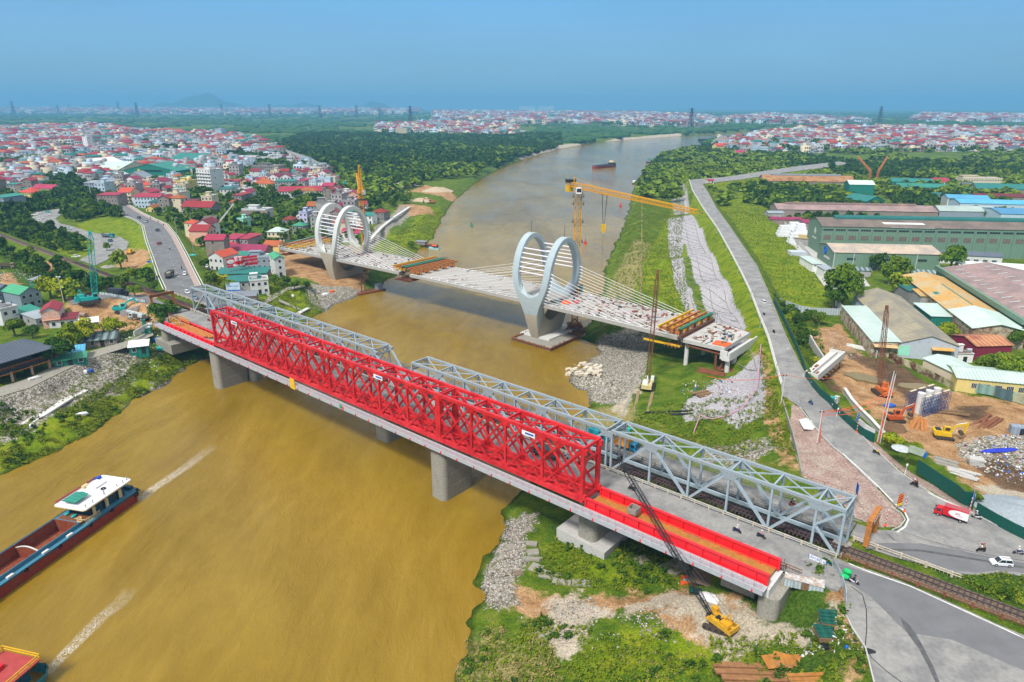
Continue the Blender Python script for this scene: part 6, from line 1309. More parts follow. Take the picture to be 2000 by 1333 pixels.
for a_ in (0,): lg.add([(-.08,12,14.5),(-.08,9.5,12),(-.08,12,9.6),(-.08,14.5,12)],[(0,1,2,3)]); lg.box(-.1,-.04,8,16,7.3,8.2)
lg.mk('wall_emblem',M_concp,t)
cl=MB();
for i in range(20): cl.box(L*.95*i/19-.12,L*.95*i/19+.12,-.16,-.02,-1,16.3)
cl.mk('downpipe',mat('sage_trim',(.12,.2,.14),.6),t,kind='stuff')
rp=MB(); rp.add([(L*.27,-.6,16.45),(L*.44,-.6,16.45),(L*.41,7,18.35),(L*.25,7,18.35)],[(0,1,2,3)]); rp.mk('pale_roof_sheet',RM['white'],t)
t,L=shed('sage-green annexe with pale skylights in front of the huge green hall',(1625,524),(1833,529),6.3,27,8.7,2.4,'sage','fibro',win=[(3,4.6,4.4,1.3,M_glass,.0,1.0)])
lg=MB(); lg.torus((-.08,14,7.2),(1,0,0),2.0,.35,16,4); lg.torus((-.1,14,7.2),(1,0,0),1.0,.3,12,4); lg.mk('round_emblem',M_blue,t); lg=MB()
for i in range(7): lg.box(-.12,-.02,6+i*1.4,7+i*1.4,3.2,4.3)
lg.mk('wall_lettering',M_concp,t)
sk=MB();
for i,x in enumerate((.13,.24,.37,.5,.63,.76,.9)): sk.add([(L*x-1.3,4,9.42),(L*x+1.3,4,9.42),(L*x+1.3,8,9.78),(L*x-1.3,8,9.78)],[(0,1,2,3)])
for v in sk.v: pass
sk.v=[(x,y,z+.1) for x,y,z in sk.v]; sk.mk('skylight',RM['white'],t,kind='stuff')
dp=MB()
for x in (.005,.19,.38,.58,.78,.995): dp.box(L*x-.12,L*x+.12,-.2,-.02,-1,8.6)
dp.mk('downpipe',M_concp,t,kind='stuff')
t,L=shed('long weathered grey warehouse with a peeling pale blue front gable',(1755,694),(1865,699),8.6,66,4.6,3.0,'peel','fibro',axis='y',name='warehouse',cat='warehouse',rz=R(-12.5))
g=MB(); g.box(-.5,3.2,-.08,.1,0,3.6); g.mk('gate_leaf',WM['mint'],t,label='pale green sliding gate'); g=MB(); g.box(10.2,16,-.08,.12,1.3,2.6); g.mk('window',M_winb,t); g=MB(); g.add([(9.6,-1.6,3.1),(16.6,-1.6,3.1),(16.6,-.05,3.7),(9.6,-.05,3.7)],[(0,1,2,3)]); g.mk('awning',RM['tan'],t)
lt=MB(); lt.add([(-9.2,-.2,4.2),(.2,-.2,4.75),(.2,46,4.75),(-9.2,46,4.2),(-9.2,-.2,4.35),(.2,-.2,4.9),(.2,46,4.9),(-9.2,46,4.35)],[(3,2,1,0),(4,5,6,7),(0,1,5,4),(1,2,6,5),(2,3,7,6),(3,0,4,7)]); lt.mk('lean_to_roof',RM['pale'],t); lt=MB(); lt.box(-9,0,0,45.8,-1.5,4.15); lt.mk('lean_to_wall',WM['rustw'],t)
cn=MB(); cn.add([(-8.6,-2,3.0),(-1,-2,3.0),(-1,-.1,3.5),(-8.6,-.1,3.5)],[(0,1,2,3)]); cn.mk('canopy',RM['tan'],t)
gh=house('little gatehouse with flat grey roof at the end of the long warehouse',at(1858,700),R(-5),5,4,1,'cream','grey','flat',par_h=.2,fh=2.8,parts=True)
hp(1878,706,'white gate frame building beside the long warehouse',R(-5),5,3.4,1,'white','brown','flat',par_h=.1,fh=3.2)
t,L=shed('wide factory shed with tan rusting roof and white front section',(1893,672),(1985,672),8,84,6,2.0,'rustw','tan',axis='y',rz=R(-13))
q=MB(); gable(q,0,L,-.3,24,6.12,2.0,.42,.14,'y'); q.mk('pale_roof_section',RM['pale'],t); q=MB(); q.add([(L*.12,46,6.75),(L*.22,46,7.05),(L*.22,50,7.05),(L*.12,50,6.75)],[(0,1,2,3)]); q.mk('green_roof_patch',RM['teal'],t)
q=MB(); q.box(.1,.9+.3,0,84,8.22,8.3) if False else q.add([(L*.49,26,8.22),(L*.52,26,8.22),(L*.52,60,8.22),(L*.49,60,8.22)],[(0,1,2,3)]); q.mk('ridge_flashing',RM['teal'],t)
t,L=shed('vast low factory with brown roof and pale skylight strips at the right edge',(1993,668),(2200,662),8,92,7,4,'sage','fibre2',axis='y',rz=R(-13))
q=MB(); q.box(-1.2,.3,-.5,92,6.6,8.6); q.mk('green_gutter_parapet',WM['sage'],t); q=MB()
for r_ in range(2):
 for i in range(12): q.add([(5+r_*12,4+i*7.2,7.3+(5+r_*12)*4/(L/2)*1.0),(8.6+r_*12,4+i*7.2,7.3+(8.6+r_*12)*4/(L/2)),(8.6+r_*12,4.8+i*7.2,7.3+(8.6+r_*12)*4/(L/2)),(5+r_*12,4.8+i*7.2,7.3+(5+r_*12)*4/(L/2))],[(0,1,2,3)])
q.mk('skylight_strip',RM['white'],t,kind='stuff')
shed('pale green lean-to between the long warehouse and the tan shed',(1815,640),(1873,642),8,16,4.6,.8,'dgreen','pale','lean'); shed('small cream-roofed shed behind the pale green lean-to',(1795,600),(1838,602),8,10,4.8,.6,'grey','tan','lean')
shed('teal strip roof along the long warehouse',(1773,588),(1800,588),8,12,4.4,.6,'grey','teal','lean')
shed('maroon-walled shed with rusty ribbed roof in front of the tan shed',(1902,700),(1972,698),8,12,4.4,1.5,'maroon','rustrib',axis='x',name='workshop',cat='workshop')
shed('yellow single-storey office with pale teal roof behind the grey hoarding',(1865,762),(2080,783),9,12,4.0,1.2,'yellow','pale',name='office',cat='office building',win=[(8,1.2,1.7,1.5,M_glass,.12,.98)])
shed('wing of the yellow office running back, pale teal roof',(1800,722),(1872,758),9,10,3.8,1.0,'cream','pale',name='office',cat='office building')
shed('striped canopy in front of the green annexe, right part',(1780,545),(1836,548),6.5,5,3,.8,'grey','stripe','lean',name='canopy',cat='canopy'); shed('striped canopy in front of the green annexe, left part',(1640,538),(1700,541),6.5,4,3,.8,'grey','stripe','lean',name='canopy',cat='canopy')
shed('white office with black roof against the huge green hall',(1832,514),(1955,520),6.3,9,5,1.5,'white','dark',name='office',cat='office building',win=[(6,1.6,2.2,1.4,M_glass,.1,.95)])
shed('long white-roofed canopy right of the dark tree',(1880,540),(2080,552),6.4,16,4,.8,'cream','white','lean',name='canopy',cat='canopy')
shed('open shed with cream and teal striped roof by the bag stacks',(1540,478),(1592,483),6.3,10,4.6,.6,'grey','tan','lean',name='open_shed',cat='shed')
shed('low white building with many doors and mint roof by the factory wall',(1585,531),(1604,531),6.3,17,4.2,.5,'white','pale','lean',name='store',cat='store',win=[(2,3,1.2,.5,M_glass,.1,.9)])
shed('white gateway block at the corner of the green annexe',(1608,545),(1627,545),6.3,9,4.6,.4,'white','grey','lean',name='gatehouse',cat='gatehouse')
shed('low maroon-roofed shed beyond the bag stacks',(1568,450),(1596,450),6.3,16,5,1.6,'brown','maroon'); shed('long low brown shed beyond the factory yard',(1505,440),(1565,441),6.3,10,4.2,1.2,'brown','maroon'); shed('grey shed left of the brown one beyond the yard',(1500,428),(1530,428),6.3,10,4.5,1,'grey','grey')
shed('very long brown-roofed works behind the big green hall',(1517,424),(1830,430),6.3,26,6,3,'brown','fibre2',vent=(.07,.9,'brown',1.8));
shed('long rust-orange roofed hall by the dyke bend',(1490,366),(1668,369),6.3,30,7,5,'brown','rustrib',vent=(.1,.88,'grey',2))
shed('tall dark green open-fronted shed among trees',(1655,390),(1704,391),6.3,18,14,3,'dgreen','pale'); shed('teal and white gabled shed below the tall dark green one',(1690,408),(1726,406),6.3,26,6,4,'dgreen','teal',axis='y')
shed('cream-roofed pale shed behind the big hall',(1832,430),(1943,432),6.3,16,7,3,'bluegrey','pale')
shed('teal roofed hall, rearmost of the pair right of the green shed',(1740,366),(1822,368),6.3,18,6,3,'dgreen','teal'); shed('teal roofed hall, nearer of the pair right of the green shed',(1752,377),(1856,380),6.3,20,6,3,'brown','teal')
shed('teal roofed hall at the right edge below the cream block',(1905,380),(2100,386),6.3,24,6,4,'brown','teal'); shed('red-brown roofed hall at the right edge',(1905,395),(2100,398),6.3,18,5,2,'brown','maroon'); shed('small turquoise roofed shed behind the palms',(1820,392),(1905,396),6.3,14,5,1,'white','teal','lean')
shed('small turquoise shed between the teal halls',(1858,380),(1898,382),6.3,12,5,1,'white','teal','lean')
shed('bright blue roofed factory, front block',(1950,442),(2150,448),6.3,34,9,2,'blue','blue'); shed('bright blue roofed factory, rear block',(1872,416),(2140,424),6.3,26,8,2,'blue','blue'); shed('bright blue roofed factory, left block',(1848,405),(1930,408),6.3,20,8,2,'white','blue')
hp(1832,366,'white house with pinkish red roof and rounded porch behind the teal halls',R(-6),26,14,2,'white','red','hip'); hp(1908,366,'cream block with rooftop rooms behind the teal halls',R(-6),40,16,3,'cream','slab','flat'); hp(1880,372,'grey-roofed wing left of the cream block',R(-6),22,14,2,'white','dark','lean')
hp(1737,424,'derelict yellow-brown house frame behind the green hall',R(-6),14,8,2,'cream','tan','lean'); hp(1770,425,'small white-gabled house behind the green hall',R(-6),12,8,1,'white','white','gable')
hp(1980,300,'large white house with blue roof at the right edge of the village',R(-6),30,18,3,'white','dark','hip'); hp(1953,283,'long white school with red roofs in the right village',R(-5),70,16,4,'white','red','gable'); hp(1865,285,'wide white building in the right village',R(-5),48,18,3,'white','slab','flat'); hp(1715,293,'white house with grey roof at the front of the right village',R(-5),40,20,3,'white','brown','flat')
hp(1402,298,'yellow house at the river end of the right village',R(20),18,14,4,'yellow','orange','gable'); hp(1445,305,'white house with red roof at the river end of the right village',R(5),20,12,2,'white','red','gable'); hp(1482,302,'pale blue-grey block at the near corner of the right village',R(-15),28,20,4,'blue','slab','flat')
shed('dark green market hall with a sign on its front, in the left town',(240,349),(346,350),8,46,9,8,'dgreen','teal',axis='y',name='market_hall',cat='market hall')
mh=[x for x in COL.objects if str(x.get('label','')).startswith('dark green market hall')][0]
sg=MB(); sg.ball((22,-.4,9.5),2,.3,1.8,10,6); sg.mk('yellow_emblem',M_yel3,mh)
for i in range(11):
 s2=MB(); s2.box(26+i*2.3,27.6+i*2.3,-.5,-.1,8.4,10.2); s2.mk('sign_letter',M_dark,mh)
shed('pale teal market hall with curved roof in the left town',(180,345),(232,346),8,60,8,8,'pale' if 'pale' in WM else 'cream','pale',name='market_hall',cat='market hall'); shed('cream-ridged market hall behind the other halls',(150,335),(196,336),8,46,9,7,'dgreen','white',axis='y',name='market_hall',cat='market hall')
shed('white-walled hall with teal roofs beyond the market halls',(335,322),(392,324),8,40,9,7,'white','teal',name='market_hall',cat='market hall'); shed('pale green pyramid-roofed shed in front of the market hall',(205,358),(245,358),8,20,6,5,'grey','pale',axis='y'); shed('grey pyramid-roofed shed in front of the market hall',(244,360),(284,360),8,20,7,6,'grey','grey',axis='y')
PROTO=[]; rs=random.Random(17)
COMBO=[('grey','red','lean'),('white','red','gable'),('cream','orange','hip'),('grey','slab','flat'),('blue','slab','flat'),('brown','maroon','lean'),('white','slab','flat'),('grey','teal','lean'),('yellow','orange','gable'),('brown','red','gable'),('white','maroon','gable'),('bluegrey','grey','lean'),('cream','slab','flat'),('grey','orange','hip'),('pink','red','gable'),('white','teal','lean')]
names={'grey':'cement','white':'white','cream':'cream','blue':'pale blue','brown':'brown','yellow':'yellow','bluegrey':'blue-grey','pink':'peach'}; rn={'red':'red','slab':'flat','orange':'orange','maroon':'maroon','teal':'teal','grey':'grey'};
for i,(w,r,k) in enumerate(COMBO):
 L=rs.uniform(6.5,10); D=rs.uniform(9,13); f=rs.choice((2,2,3,3,4)) if k=='flat' else rs.choice((1,2,2,3))
 PROTO.append([w,r,k,L,D,f,None])
PLACES=[((60,380),'by the orange-roofed villas'),((180,370),'above the dark grove'),((300,380),'along the left road'),((440,410),'amid the left town'),((440,330),'beyond the hotel'),((540,420),'up from the left tower'),((640,400),'near the left tower crane'),((560,350),'near the spired villa'),((300,310),'beyond the market halls'),((100,320),'left of the market halls'),((30,340),'at the town edge'),((200,280),'near the thin white tower'),((450,300),'beyond the grey block'),((480,460),'round the debris clearing'),
 ((1450,285),'in the shore village'),((1600,285),'in the right village'),((1750,285),'behind the palm belt'),((1920,290),'by the red-roofed school'),((900,255),'in the riverside town')]
PW=[(W(p[0],p[1],8),s) for p,s in PLACES]
def scatter_houses():
 out=[]
 occ=[(o.location.x,o.location.y,13) for o in COL.objects if o.parent is None and o.get('category') in ('house','hotel','factory','market hall','warehouse')]
 for ti,P in enumerate(TOWNS):
  lo=P.min(0); hi=P.max(0); big=max(hi-lo); step=13.0 if ti in (0,4) else (22 if ti in (1,) else 30)
  if ti==3: step=60
  an=R(-8); X,Y=np.meshgrid(np.arange(lo[0],hi[0],step*.82),np.arange(lo[1],hi[1],step)); X=X.ravel()+NR.uniform(-.2,.2,X.size)*step; Y=Y.ravel()+NR.uniform(-.2,.2,Y.size)*step; Y=Y+(X-lo[0])*math.tan(an)*0
  k=(sdf(P,X,Y)>0)&free(X,Y,6); X,Y=X[k],Y[k]; k=np.abs(X)<(Y+60)*.86; X,Y=X[k],Y[k]
  k=(vnoise(X,Y,34,31)*.6+vnoise(X,Y,110,32)*.4)<.465; X,Y=X[k],Y[k]
  for x,y in zip(X,Y):
   if y<360: continue
   if any((x-a)**2+(y-b)**2<c*c for a,b,c in occ if abs(x-a)<c*1.5): continue
   out.append((x,y,hypot(x,y)))
 return out
HS=scatter_houses(); HS.sort(key=lambda h:h[2]); rs=random.Random(23)
NIND=225; IND=HS[:NIND]; REST=HS[NIND:]
zs=ground(np.array([h[0] for h in IND]),np.array([h[1] for h in IND]))
for (x,y,d),z in zip(IND,zs):
 i=rs.randrange(len(PROTO)); p=PROTO[i]; pl=min(PW,key=lambda q:(q[0].x-x)**2+(q[0].y-y)**2)[1]
 fl={1:'single-storey',2:'two-storey',3:'three-storey',4:'four-storey'}[p[5]]; lab='%s %s house with %s roof %s'%(fl,names[p[0]],rn[p[1]],pl)
 rz=R(-10)+rs.uniform(-.25,.25)+(pi/2 if rs.random()<.25 else 0); sc_=rs.uniform(.9,1.25)
 if p[6] is None: p[6]=house(lab,(x,y,z),rz,p[3],p[4],p[5],p[0],p[1],p[2],group='ordinary houses of the towns',axis='y' if p[2]=='gable' else 'x'); p[6].scale=(sc_,)*3
 else: dup(p[6],lab,(x,y,z),rz,'ordinary houses of the towns',sc=sc_)
def hbase(w,r,k):   # low detail house with window bands for the mass beyond
 V=[];F=[];M=[]
 def bx(x0,x1,y0,y1,z0,z1,m,top=None):
  b=len(V); V.extend([(x0,y0,z0),(x1,y0,z0),(x1,y1,z0),(x0,y1,z0),(x0,y0,z1),(x1,y0,z1),(x1,y1,z1),(x0,y1,z1)])
  for f,mm in (((0,1,5,4),m),((1,2,6,5),m),((2,3,7,6),m),((3,0,4,7),m),((4,5,6,7),m if top is None else top)): F.append(tuple(b+i for i in f)); M.append(mm)
 bx(-.5,.5,-.5,.5,-.3,1,w,r)
 if k!='flat':
  b=len(V); h=.2; V.extend([(-.56,-.56,1),(.56,-.56,1),(.56,.56,1),(-.56,.56,1),(-.56 if k=='gable' else -.2,0,1+h),(.56 if k=='gable' else .2,0,1+h)]);
  for f in ((0,1,5,4),(2,3,4,5),(1,2,5,5),(3,0,4,4)): F.append(tuple(b+i for i in f)); M.append(r)
 else: bx(-.3,.1,0,.4,1,1.25,w,r)
 for zz in (.15,.6):
  for x in (-.32,0,.32): bx(x-.1,x+.1,-.52,-.5,zz,zz+.22,7,None)
 return np.array(V,float),np.array(F),np.array(M)
bm=[mat('dull_white',(.34,.35,.35),.85,0,.12,.1),WM['grey'],WM['cream'],WM['blue'],RM['red'],RM['orange'],mat('dull_slab',(.22,.23,.24),.9,0,.2,.1),M_glass,RM['maroon'],RM['teal'],WM['brown'],RM['grey']]
HB=[hbase(*c) for c in ((1,4,'gable'),(0,5,'hip'),(2,5,'hip'),(0,6,'flat'),(1,6,'flat'),(3,6,'flat'),(10,4,'gable'),(1,8,'gable'),(0,4,'gable'),(1,9,'gable'),(2,6,'flat'),(1,4,'hip'),(3,11,'gable'))]
I=[]
zz=ground(np.array([h[0] for h in REST]),np.array([h[1] for h in REST]))
for (x,y,d),z in zip(REST,zz):
 g=1+max(0,d-900)/1500; I.append((x,y,z,rs.uniform(8,13)*g,rs.uniform(8,14)*g,rs.uniform(5,13)*(1+(g-1)*.4),R(-10)+rs.uniform(-.4,.4),rs.choice([0,1,2,3,3,3,4,4,5,5,6,7,8,9,10,10,11,12,12,4])))
batch('distant_houses',HB,np.array(I),bm,label='packed red, grey and white roofs of the more distant town quarters')
# ================================================================ vehicles, riders, boats
def skin_body(name, pts, edges, radii, m, sub=1):
 me=bpy.data.meshes.new(name); me.from_pydata(pts,edges,[]); o=bpy.data.objects.new(name,me); COL.objects.link(o)
 sk=o.modifiers.new('skin','SKIN');
 for i,r in enumerate(radii): me.skin_vertices[0].data[i].radius=(r,r)
 me.skin_vertices[0].data[0].use_root=True
 sb=o.modifiers.new('sub','SUBSURF'); sb.levels=sub; sb.render_levels=sub
 dg=bpy.context.evaluated_depsgraph_get(); dg.update(); ev=bpy.data.meshes.new_from_object(o.evaluated_get(dg)); bpy.data.objects.remove(o); ev.materials.clear(); ev.materials.append(m)
 ev.polygons.foreach_set('use_smooth',[True]*len(ev.polygons)); return ev
_SIT=dict(pel=(-.12,0,.82),chest=(-.02,0,1.22),neck=(.02,0,1.42),head=(.05,0,1.6),hl=(-.08,.12,.82),kl=(.34,.2,.74),al=(.2,.2,.34),fl=(.34,.2,.3),hr=(-.08,-.12,.82),kr=(.34,-.2,.74),ar=(.2,-.2,.34),fr=(.34,-.2,.3),sl=(0,.19,1.34),el=(.22,.3,1.12),wl=(.47,.27,1.08),ml=(.56,.26,1.07),sr=(0,-.19,1.34),er=(.22,-.3,1.12),wr=(.47,-.27,1.08),mr=(.56,-.26,1.07))
_STAND=dict(pel=(0,0,.92),chest=(0,0,1.28),neck=(0,0,1.47),head=(.02,0,1.63),hl=(0,.1,.9),kl=(.05,.11,.5),al=(-.02,.12,.1),fl=(.1,.12,.05),hr=(0,-.1,.9),kr=(-.03,-.11,.5),ar=(-.12,-.12,.12),fr=(0,-.12,.05),sl=(0,.19,1.38),el=(.03,.27,1.12),wl=(.15,.27,.9),ml=(.2,.27,.84),sr=(0,-.19,1.38),er=(0,-.27,1.12),wr=(.06,-.28,.88),mr=(.08,-.28,.8))
_E=[('pel','chest',),('chest','neck'),('neck','head'),('pel','hl'),('hl','kl'),('kl','al'),('al','fl'),('pel','hr'),('hr','kr'),('kr','ar'),('ar','fr'),('chest','sl'),('sl','el'),('el','wl'),('wl','ml'),('chest','sr'),('sr','er'),('er','wr'),('wr','mr')]
_R=dict(pel=.15,chest=.17,neck=.06,head=.105,hl=.1,kl=.07,al=.05,fl=.05,hr=.1,kr=.07,ar=.05,fr=.05,sl=.075,el=.05,wl=.035,ml=.045,sr=.075,er=.05,wr=.035,mr=.045)
def person_mesh(P,keys,edges,grow,m,nm): idx={k:i for i,k in enumerate(keys)}; return skin_body(nm,[P[k] for k in keys],[(idx[a],idx[b]) for a,b in edges],[_R[k]*grow for k in keys],m)
PM={}
def cloth(nm,c): return mat('cloth_'+nm,c,.9,0,.12,8)
CL_={'navy':cloth('navy',(.02,.03,.1)),'white':cloth('white',(.65,.65,.66)),'black':cloth('black',(.02,.02,.022)),'pink':cloth('pink',(.6,.25,.33)),'green':cloth('green',(.03,.2,.1)),'grey':cloth('grey',(.3,.3,.33)),'red':cloth('red',(.5,.03,.03)),'khaki':cloth('khaki',(.25,.2,.12)),'blue':cloth('blue',(.05,.15,.45)),'orange':cloth('orange',(.75,.2,.02))}
def person(label,loc,rz,shirt='white',trou='navy',hat='white',pose='sit',group='people on motorbikes',back=0):
 P=_SIT if pose=='sit' else _STAND
 key=(pose,);
 if key not in PM:
  allk=list(_R); up=['chest','neck','sl','el','sr','er']; lo=['pel','hl','kl','hr','kr','al','ar']
  PM[key]=(person_mesh(P,allk,_E,1.0,M_skin,'body_'+pose), person_mesh(P,['chest','pel','neck','sl','el','sr','er'],[('chest','pel'),('chest','neck'),('chest','sl'),('sl','el'),('chest','sr'),('sr','er')],1.13,CL_['white'],'shirt_'+pose), person_mesh(P,lo,[('pel','hl'),('hl','kl'),('kl','al'),('pel','hr'),('hr','kr'),('kr','ar')],1.12,CL_['navy'],'trousers_'+pose))
 b,s,tr=PM[key]; t=obj('person',b,None,label,'person',group,None,loc,rz)
 def col(me,m):
  k=me.name+m.name
  if k not in PM: c=me.copy(); c.materials.clear(); c.materials.append(m); PM[k]=c
  return PM[k]
 obj('shirt',col(s,CL_[shirt]),t); obj('trousers',col(tr,CL_[trou]),t)
 h=P['head']; m=MB(); m.ball((h[0]-.01,0,h[2]+.05),.15,.14,.13,10,6); m.box(h[0]+.1,h[0]+.2,-.09,.09,h[2]+.03,h[2]+.06); m.mk('helmet',CL_[hat],t)
 f=MB();
 for y in (-.035,.035): f.ball((h[0]+.098,y,h[2]+.0),.012,.014,.01,5,3)
 f.ball((h[0]+.112,0,h[2]-.03),.018,.014,.02,5,3); f.box(h[0]+.09,h[0]+.102,-.025,.025,h[2]-.07,h[2]-.062); f.mk('face',CL_['black'],t)
 return t
BIKE={}
def motorbike(label,loc,rz,col='black',load=None):
 if 'p' not in BIKE:
  t=thing('motorbike',label,'motorbike',(0,0,0),0,'motorbikes on the roads'); BIKE['p']=t
  for x in (-.62,.62):
   m=MB(); m.torus((x,0,.29),(0,1,0),.24,.055,14,5); m.cyl((x,-.03,.29),(x,.03,.29),.13,8); m.mk('wheel',M_black,t)
  m=MB(); m.prof([(-.75,.62),(-.85,.74),(-.3,.7),(.05,.5),(.25,.5),(.4,.95),(.55,.95),(.5,.5),(.3,.33),(-.3,.33),(-.5,.5)],-.11,.11); BIKE['body']=m.mk('body',CL_['black'],t)
  m=MB(); m.prof([(-.72,.76),(-.7,.84),(-.1,.8),(.02,.72),(-.1,.7)],-.12,.12); m.mk('seat',M_black,t)
  m=MB(); m.beam((.6,0,.3),(.45,0,1.0),.07); m.cyl((.45,-.32,1.03),(.45,.32,1.03),.02,5); m.cyl((.45,.28,1.03),(.42,.3,1.16),.012,4); m.cyl((.45,-.28,1.03),(.42,-.3,1.16),.012,4); m.cyl((-.1,.16,.3),(-.75,.18,.42),.05,6); m.mk('handlebar',M_dark,t)
  m=MB(); m.ball((.56,0,.88),.07,.08,.08,8,5); m.mk('headlight',M_concp,t); BIKE['used']=False
 p=BIKE['p']
 t=dup(p,label,loc,rz); cc=CL_[col]
 key='bm'+col
 if key not in BIKE: c=BIKE['body'].data.copy(); c.materials.clear(); c.materials.append(cc); BIKE[key]=c
 for c in children(t):
  if c.name.startswith('body'): c.data=BIKE[key]
 return t
def rider(px,py,z,deg,lab,shirt,hat='white',trou='navy',bike='black',two=None):
 p=W(px,py,z); rz=R(deg); motorbike('%s motorbike of the rider %s'%(bike,lab),p,rz,bike)
 person('rider %s'%lab,p,rz,shirt,trou,hat);
 if two: q=p-Vc((cos(rz)*.42,sin(rz)*.42,-.04)); person('pillion passenger behind the rider %s'%lab,q,rz,two[0],'black',two[1])
zR=14.2
rider(1667,1140,zR,-40,'with huge green sacks at the foot of the near road','black','black','navy','white')
g=thing('green_sacks','three bulging bright green sacks tied on the back of a motorbike','sacks',W(1663,1137,zR)+Vc((-.55,.35,.75)),R(-40),None)
M_sack=mat('green_sack',(.01,.42,.12),.7,0,.2,3)
for x,y,z,r in ((-.35,.45,.25,.55),(-.4,-.45,.2,.55),(-.2,.1,.95,.6)): m=MB(); m.ball((x,y,z),.75,.5,r*.75,10,7,.06); m.mk('sack',M_sack,g)
rider(1233,958,zR,140,'in dark clothes passing the end of the red truss','navy','white','black','black',('grey','black')); rider(1439,1040,zR,-42,'in a pale shirt on the near roadway, left of two','white','white','navy','navy'); rider(1486,1051,zR,-42,'in a pink shirt on the near roadway, right of two','pink','white','navy','black')
rider(1549,990,zR,-38,'on a red motorbike on the far roadway','black','white','black','red',('black','black')); rider(1246,880,zR,-38,'on the far roadway behind the orange truck','black','white','black','black')
rider(1704,1032,zR,-20,'on a red motorbike under the orange gantry','black','white','khaki','red',('black','black')); rider(1785,950,zR,125,'in black with a red-helmeted passenger near the lamp','black','white','black','black',('black','red'))
rider(1906,1013,zR,140,'on a silver motorbike behind the red van truck','grey','white','black','white'); rider(1915,1078,zR,178,'with a passenger ahead of the white car','white','black','black','black',('khaki','red')); rider(1988,1083,zR,165,'in white at the right edge of the junction','white','white','navy','grey')
rider(1583,790,14.1,110,'in green on the dyke road beside the hoarding','green','green','navy','blue'); rider(1511,651,13.9,100,'on the dyke road halfway down','black','white','black','black'); rider(1492,616,13.8,95,'near the white car on the dyke road','grey','white','black','black'); rider(1372,372,13.5,100,'far up the dyke road','orange','white','black','black')
rider(1372+240-240,418,13.5,100,'second far up the dyke road','red','orange','black','black')
rider(355,526,13.6,105,'in black on the left road near the dump truck','black','black','black','black'); rider(332,488,12.9,100,'alone in the middle of the left road','grey','white','navy','grey'); rider(320,441,11.6,-75,'high on the left road near the kerb','navy','white','black','black'); rider(309,435,11.4,-75,'at the inner edge of the left road curve','black','white','black','black'); rider(294,428,11,-70,'at the upper bend of the left road','black','black','black','black')
rider(400,580,14.2,60,'entering the grey bridge at its left end','black','black','black','black'); rider(408,628,14.2,150,'in pink by the left end of the red truss','pink','red','black','red'); rider(1104,896,14.2,-40,'seen through the red truss on the near roadway','white','white','navy','white'); rider(1132,910,14.2,140,'in red seen through the right end of the red truss','red','red','black','black')
parked=motorbike('dark motorbike with yellow bags parked at the kerb near the umbrella',W(1711,887,zR),R(-55),'black'); bag=MB(); bag.ball((0,0,0),.3,.22,.22,8,5); bag.mk('yellow_bag',M_yel3,None,label='yellow bag on the rack of the parked motorbike',cat='bag',loc=W(1713,889,zR)+Vc((0,0,1.0)))
p0=BIKE['p']; p0.location=W(218,480,8.3); p0.rotation_euler=(0,0,R(80)); p0['label']='motorbike on the loop road near the thin tree'
person('person in black walking under the broken path by the left bank',at(77,820),R(40),'black','black','black','stand','people on foot'); person('person in a red jacket sorting things by the first pier',at(293,657),R(200),'red','navy','white','stand','people on foot'); person('worker in blue standing on the concrete yard by the tan shed',at(1902,686),R(90),'navy','navy','orange','stand','people on foot')
person('worker with white helmet on the brown pit near the teal excavator',at(212,624),R(0),'grey','black','white','stand','people on foot'); person('worker in orange on the far corner of the new deck',B(-125,212,dz(-125)),R(0),'orange','navy','white','stand','people on foot')
CARM={}
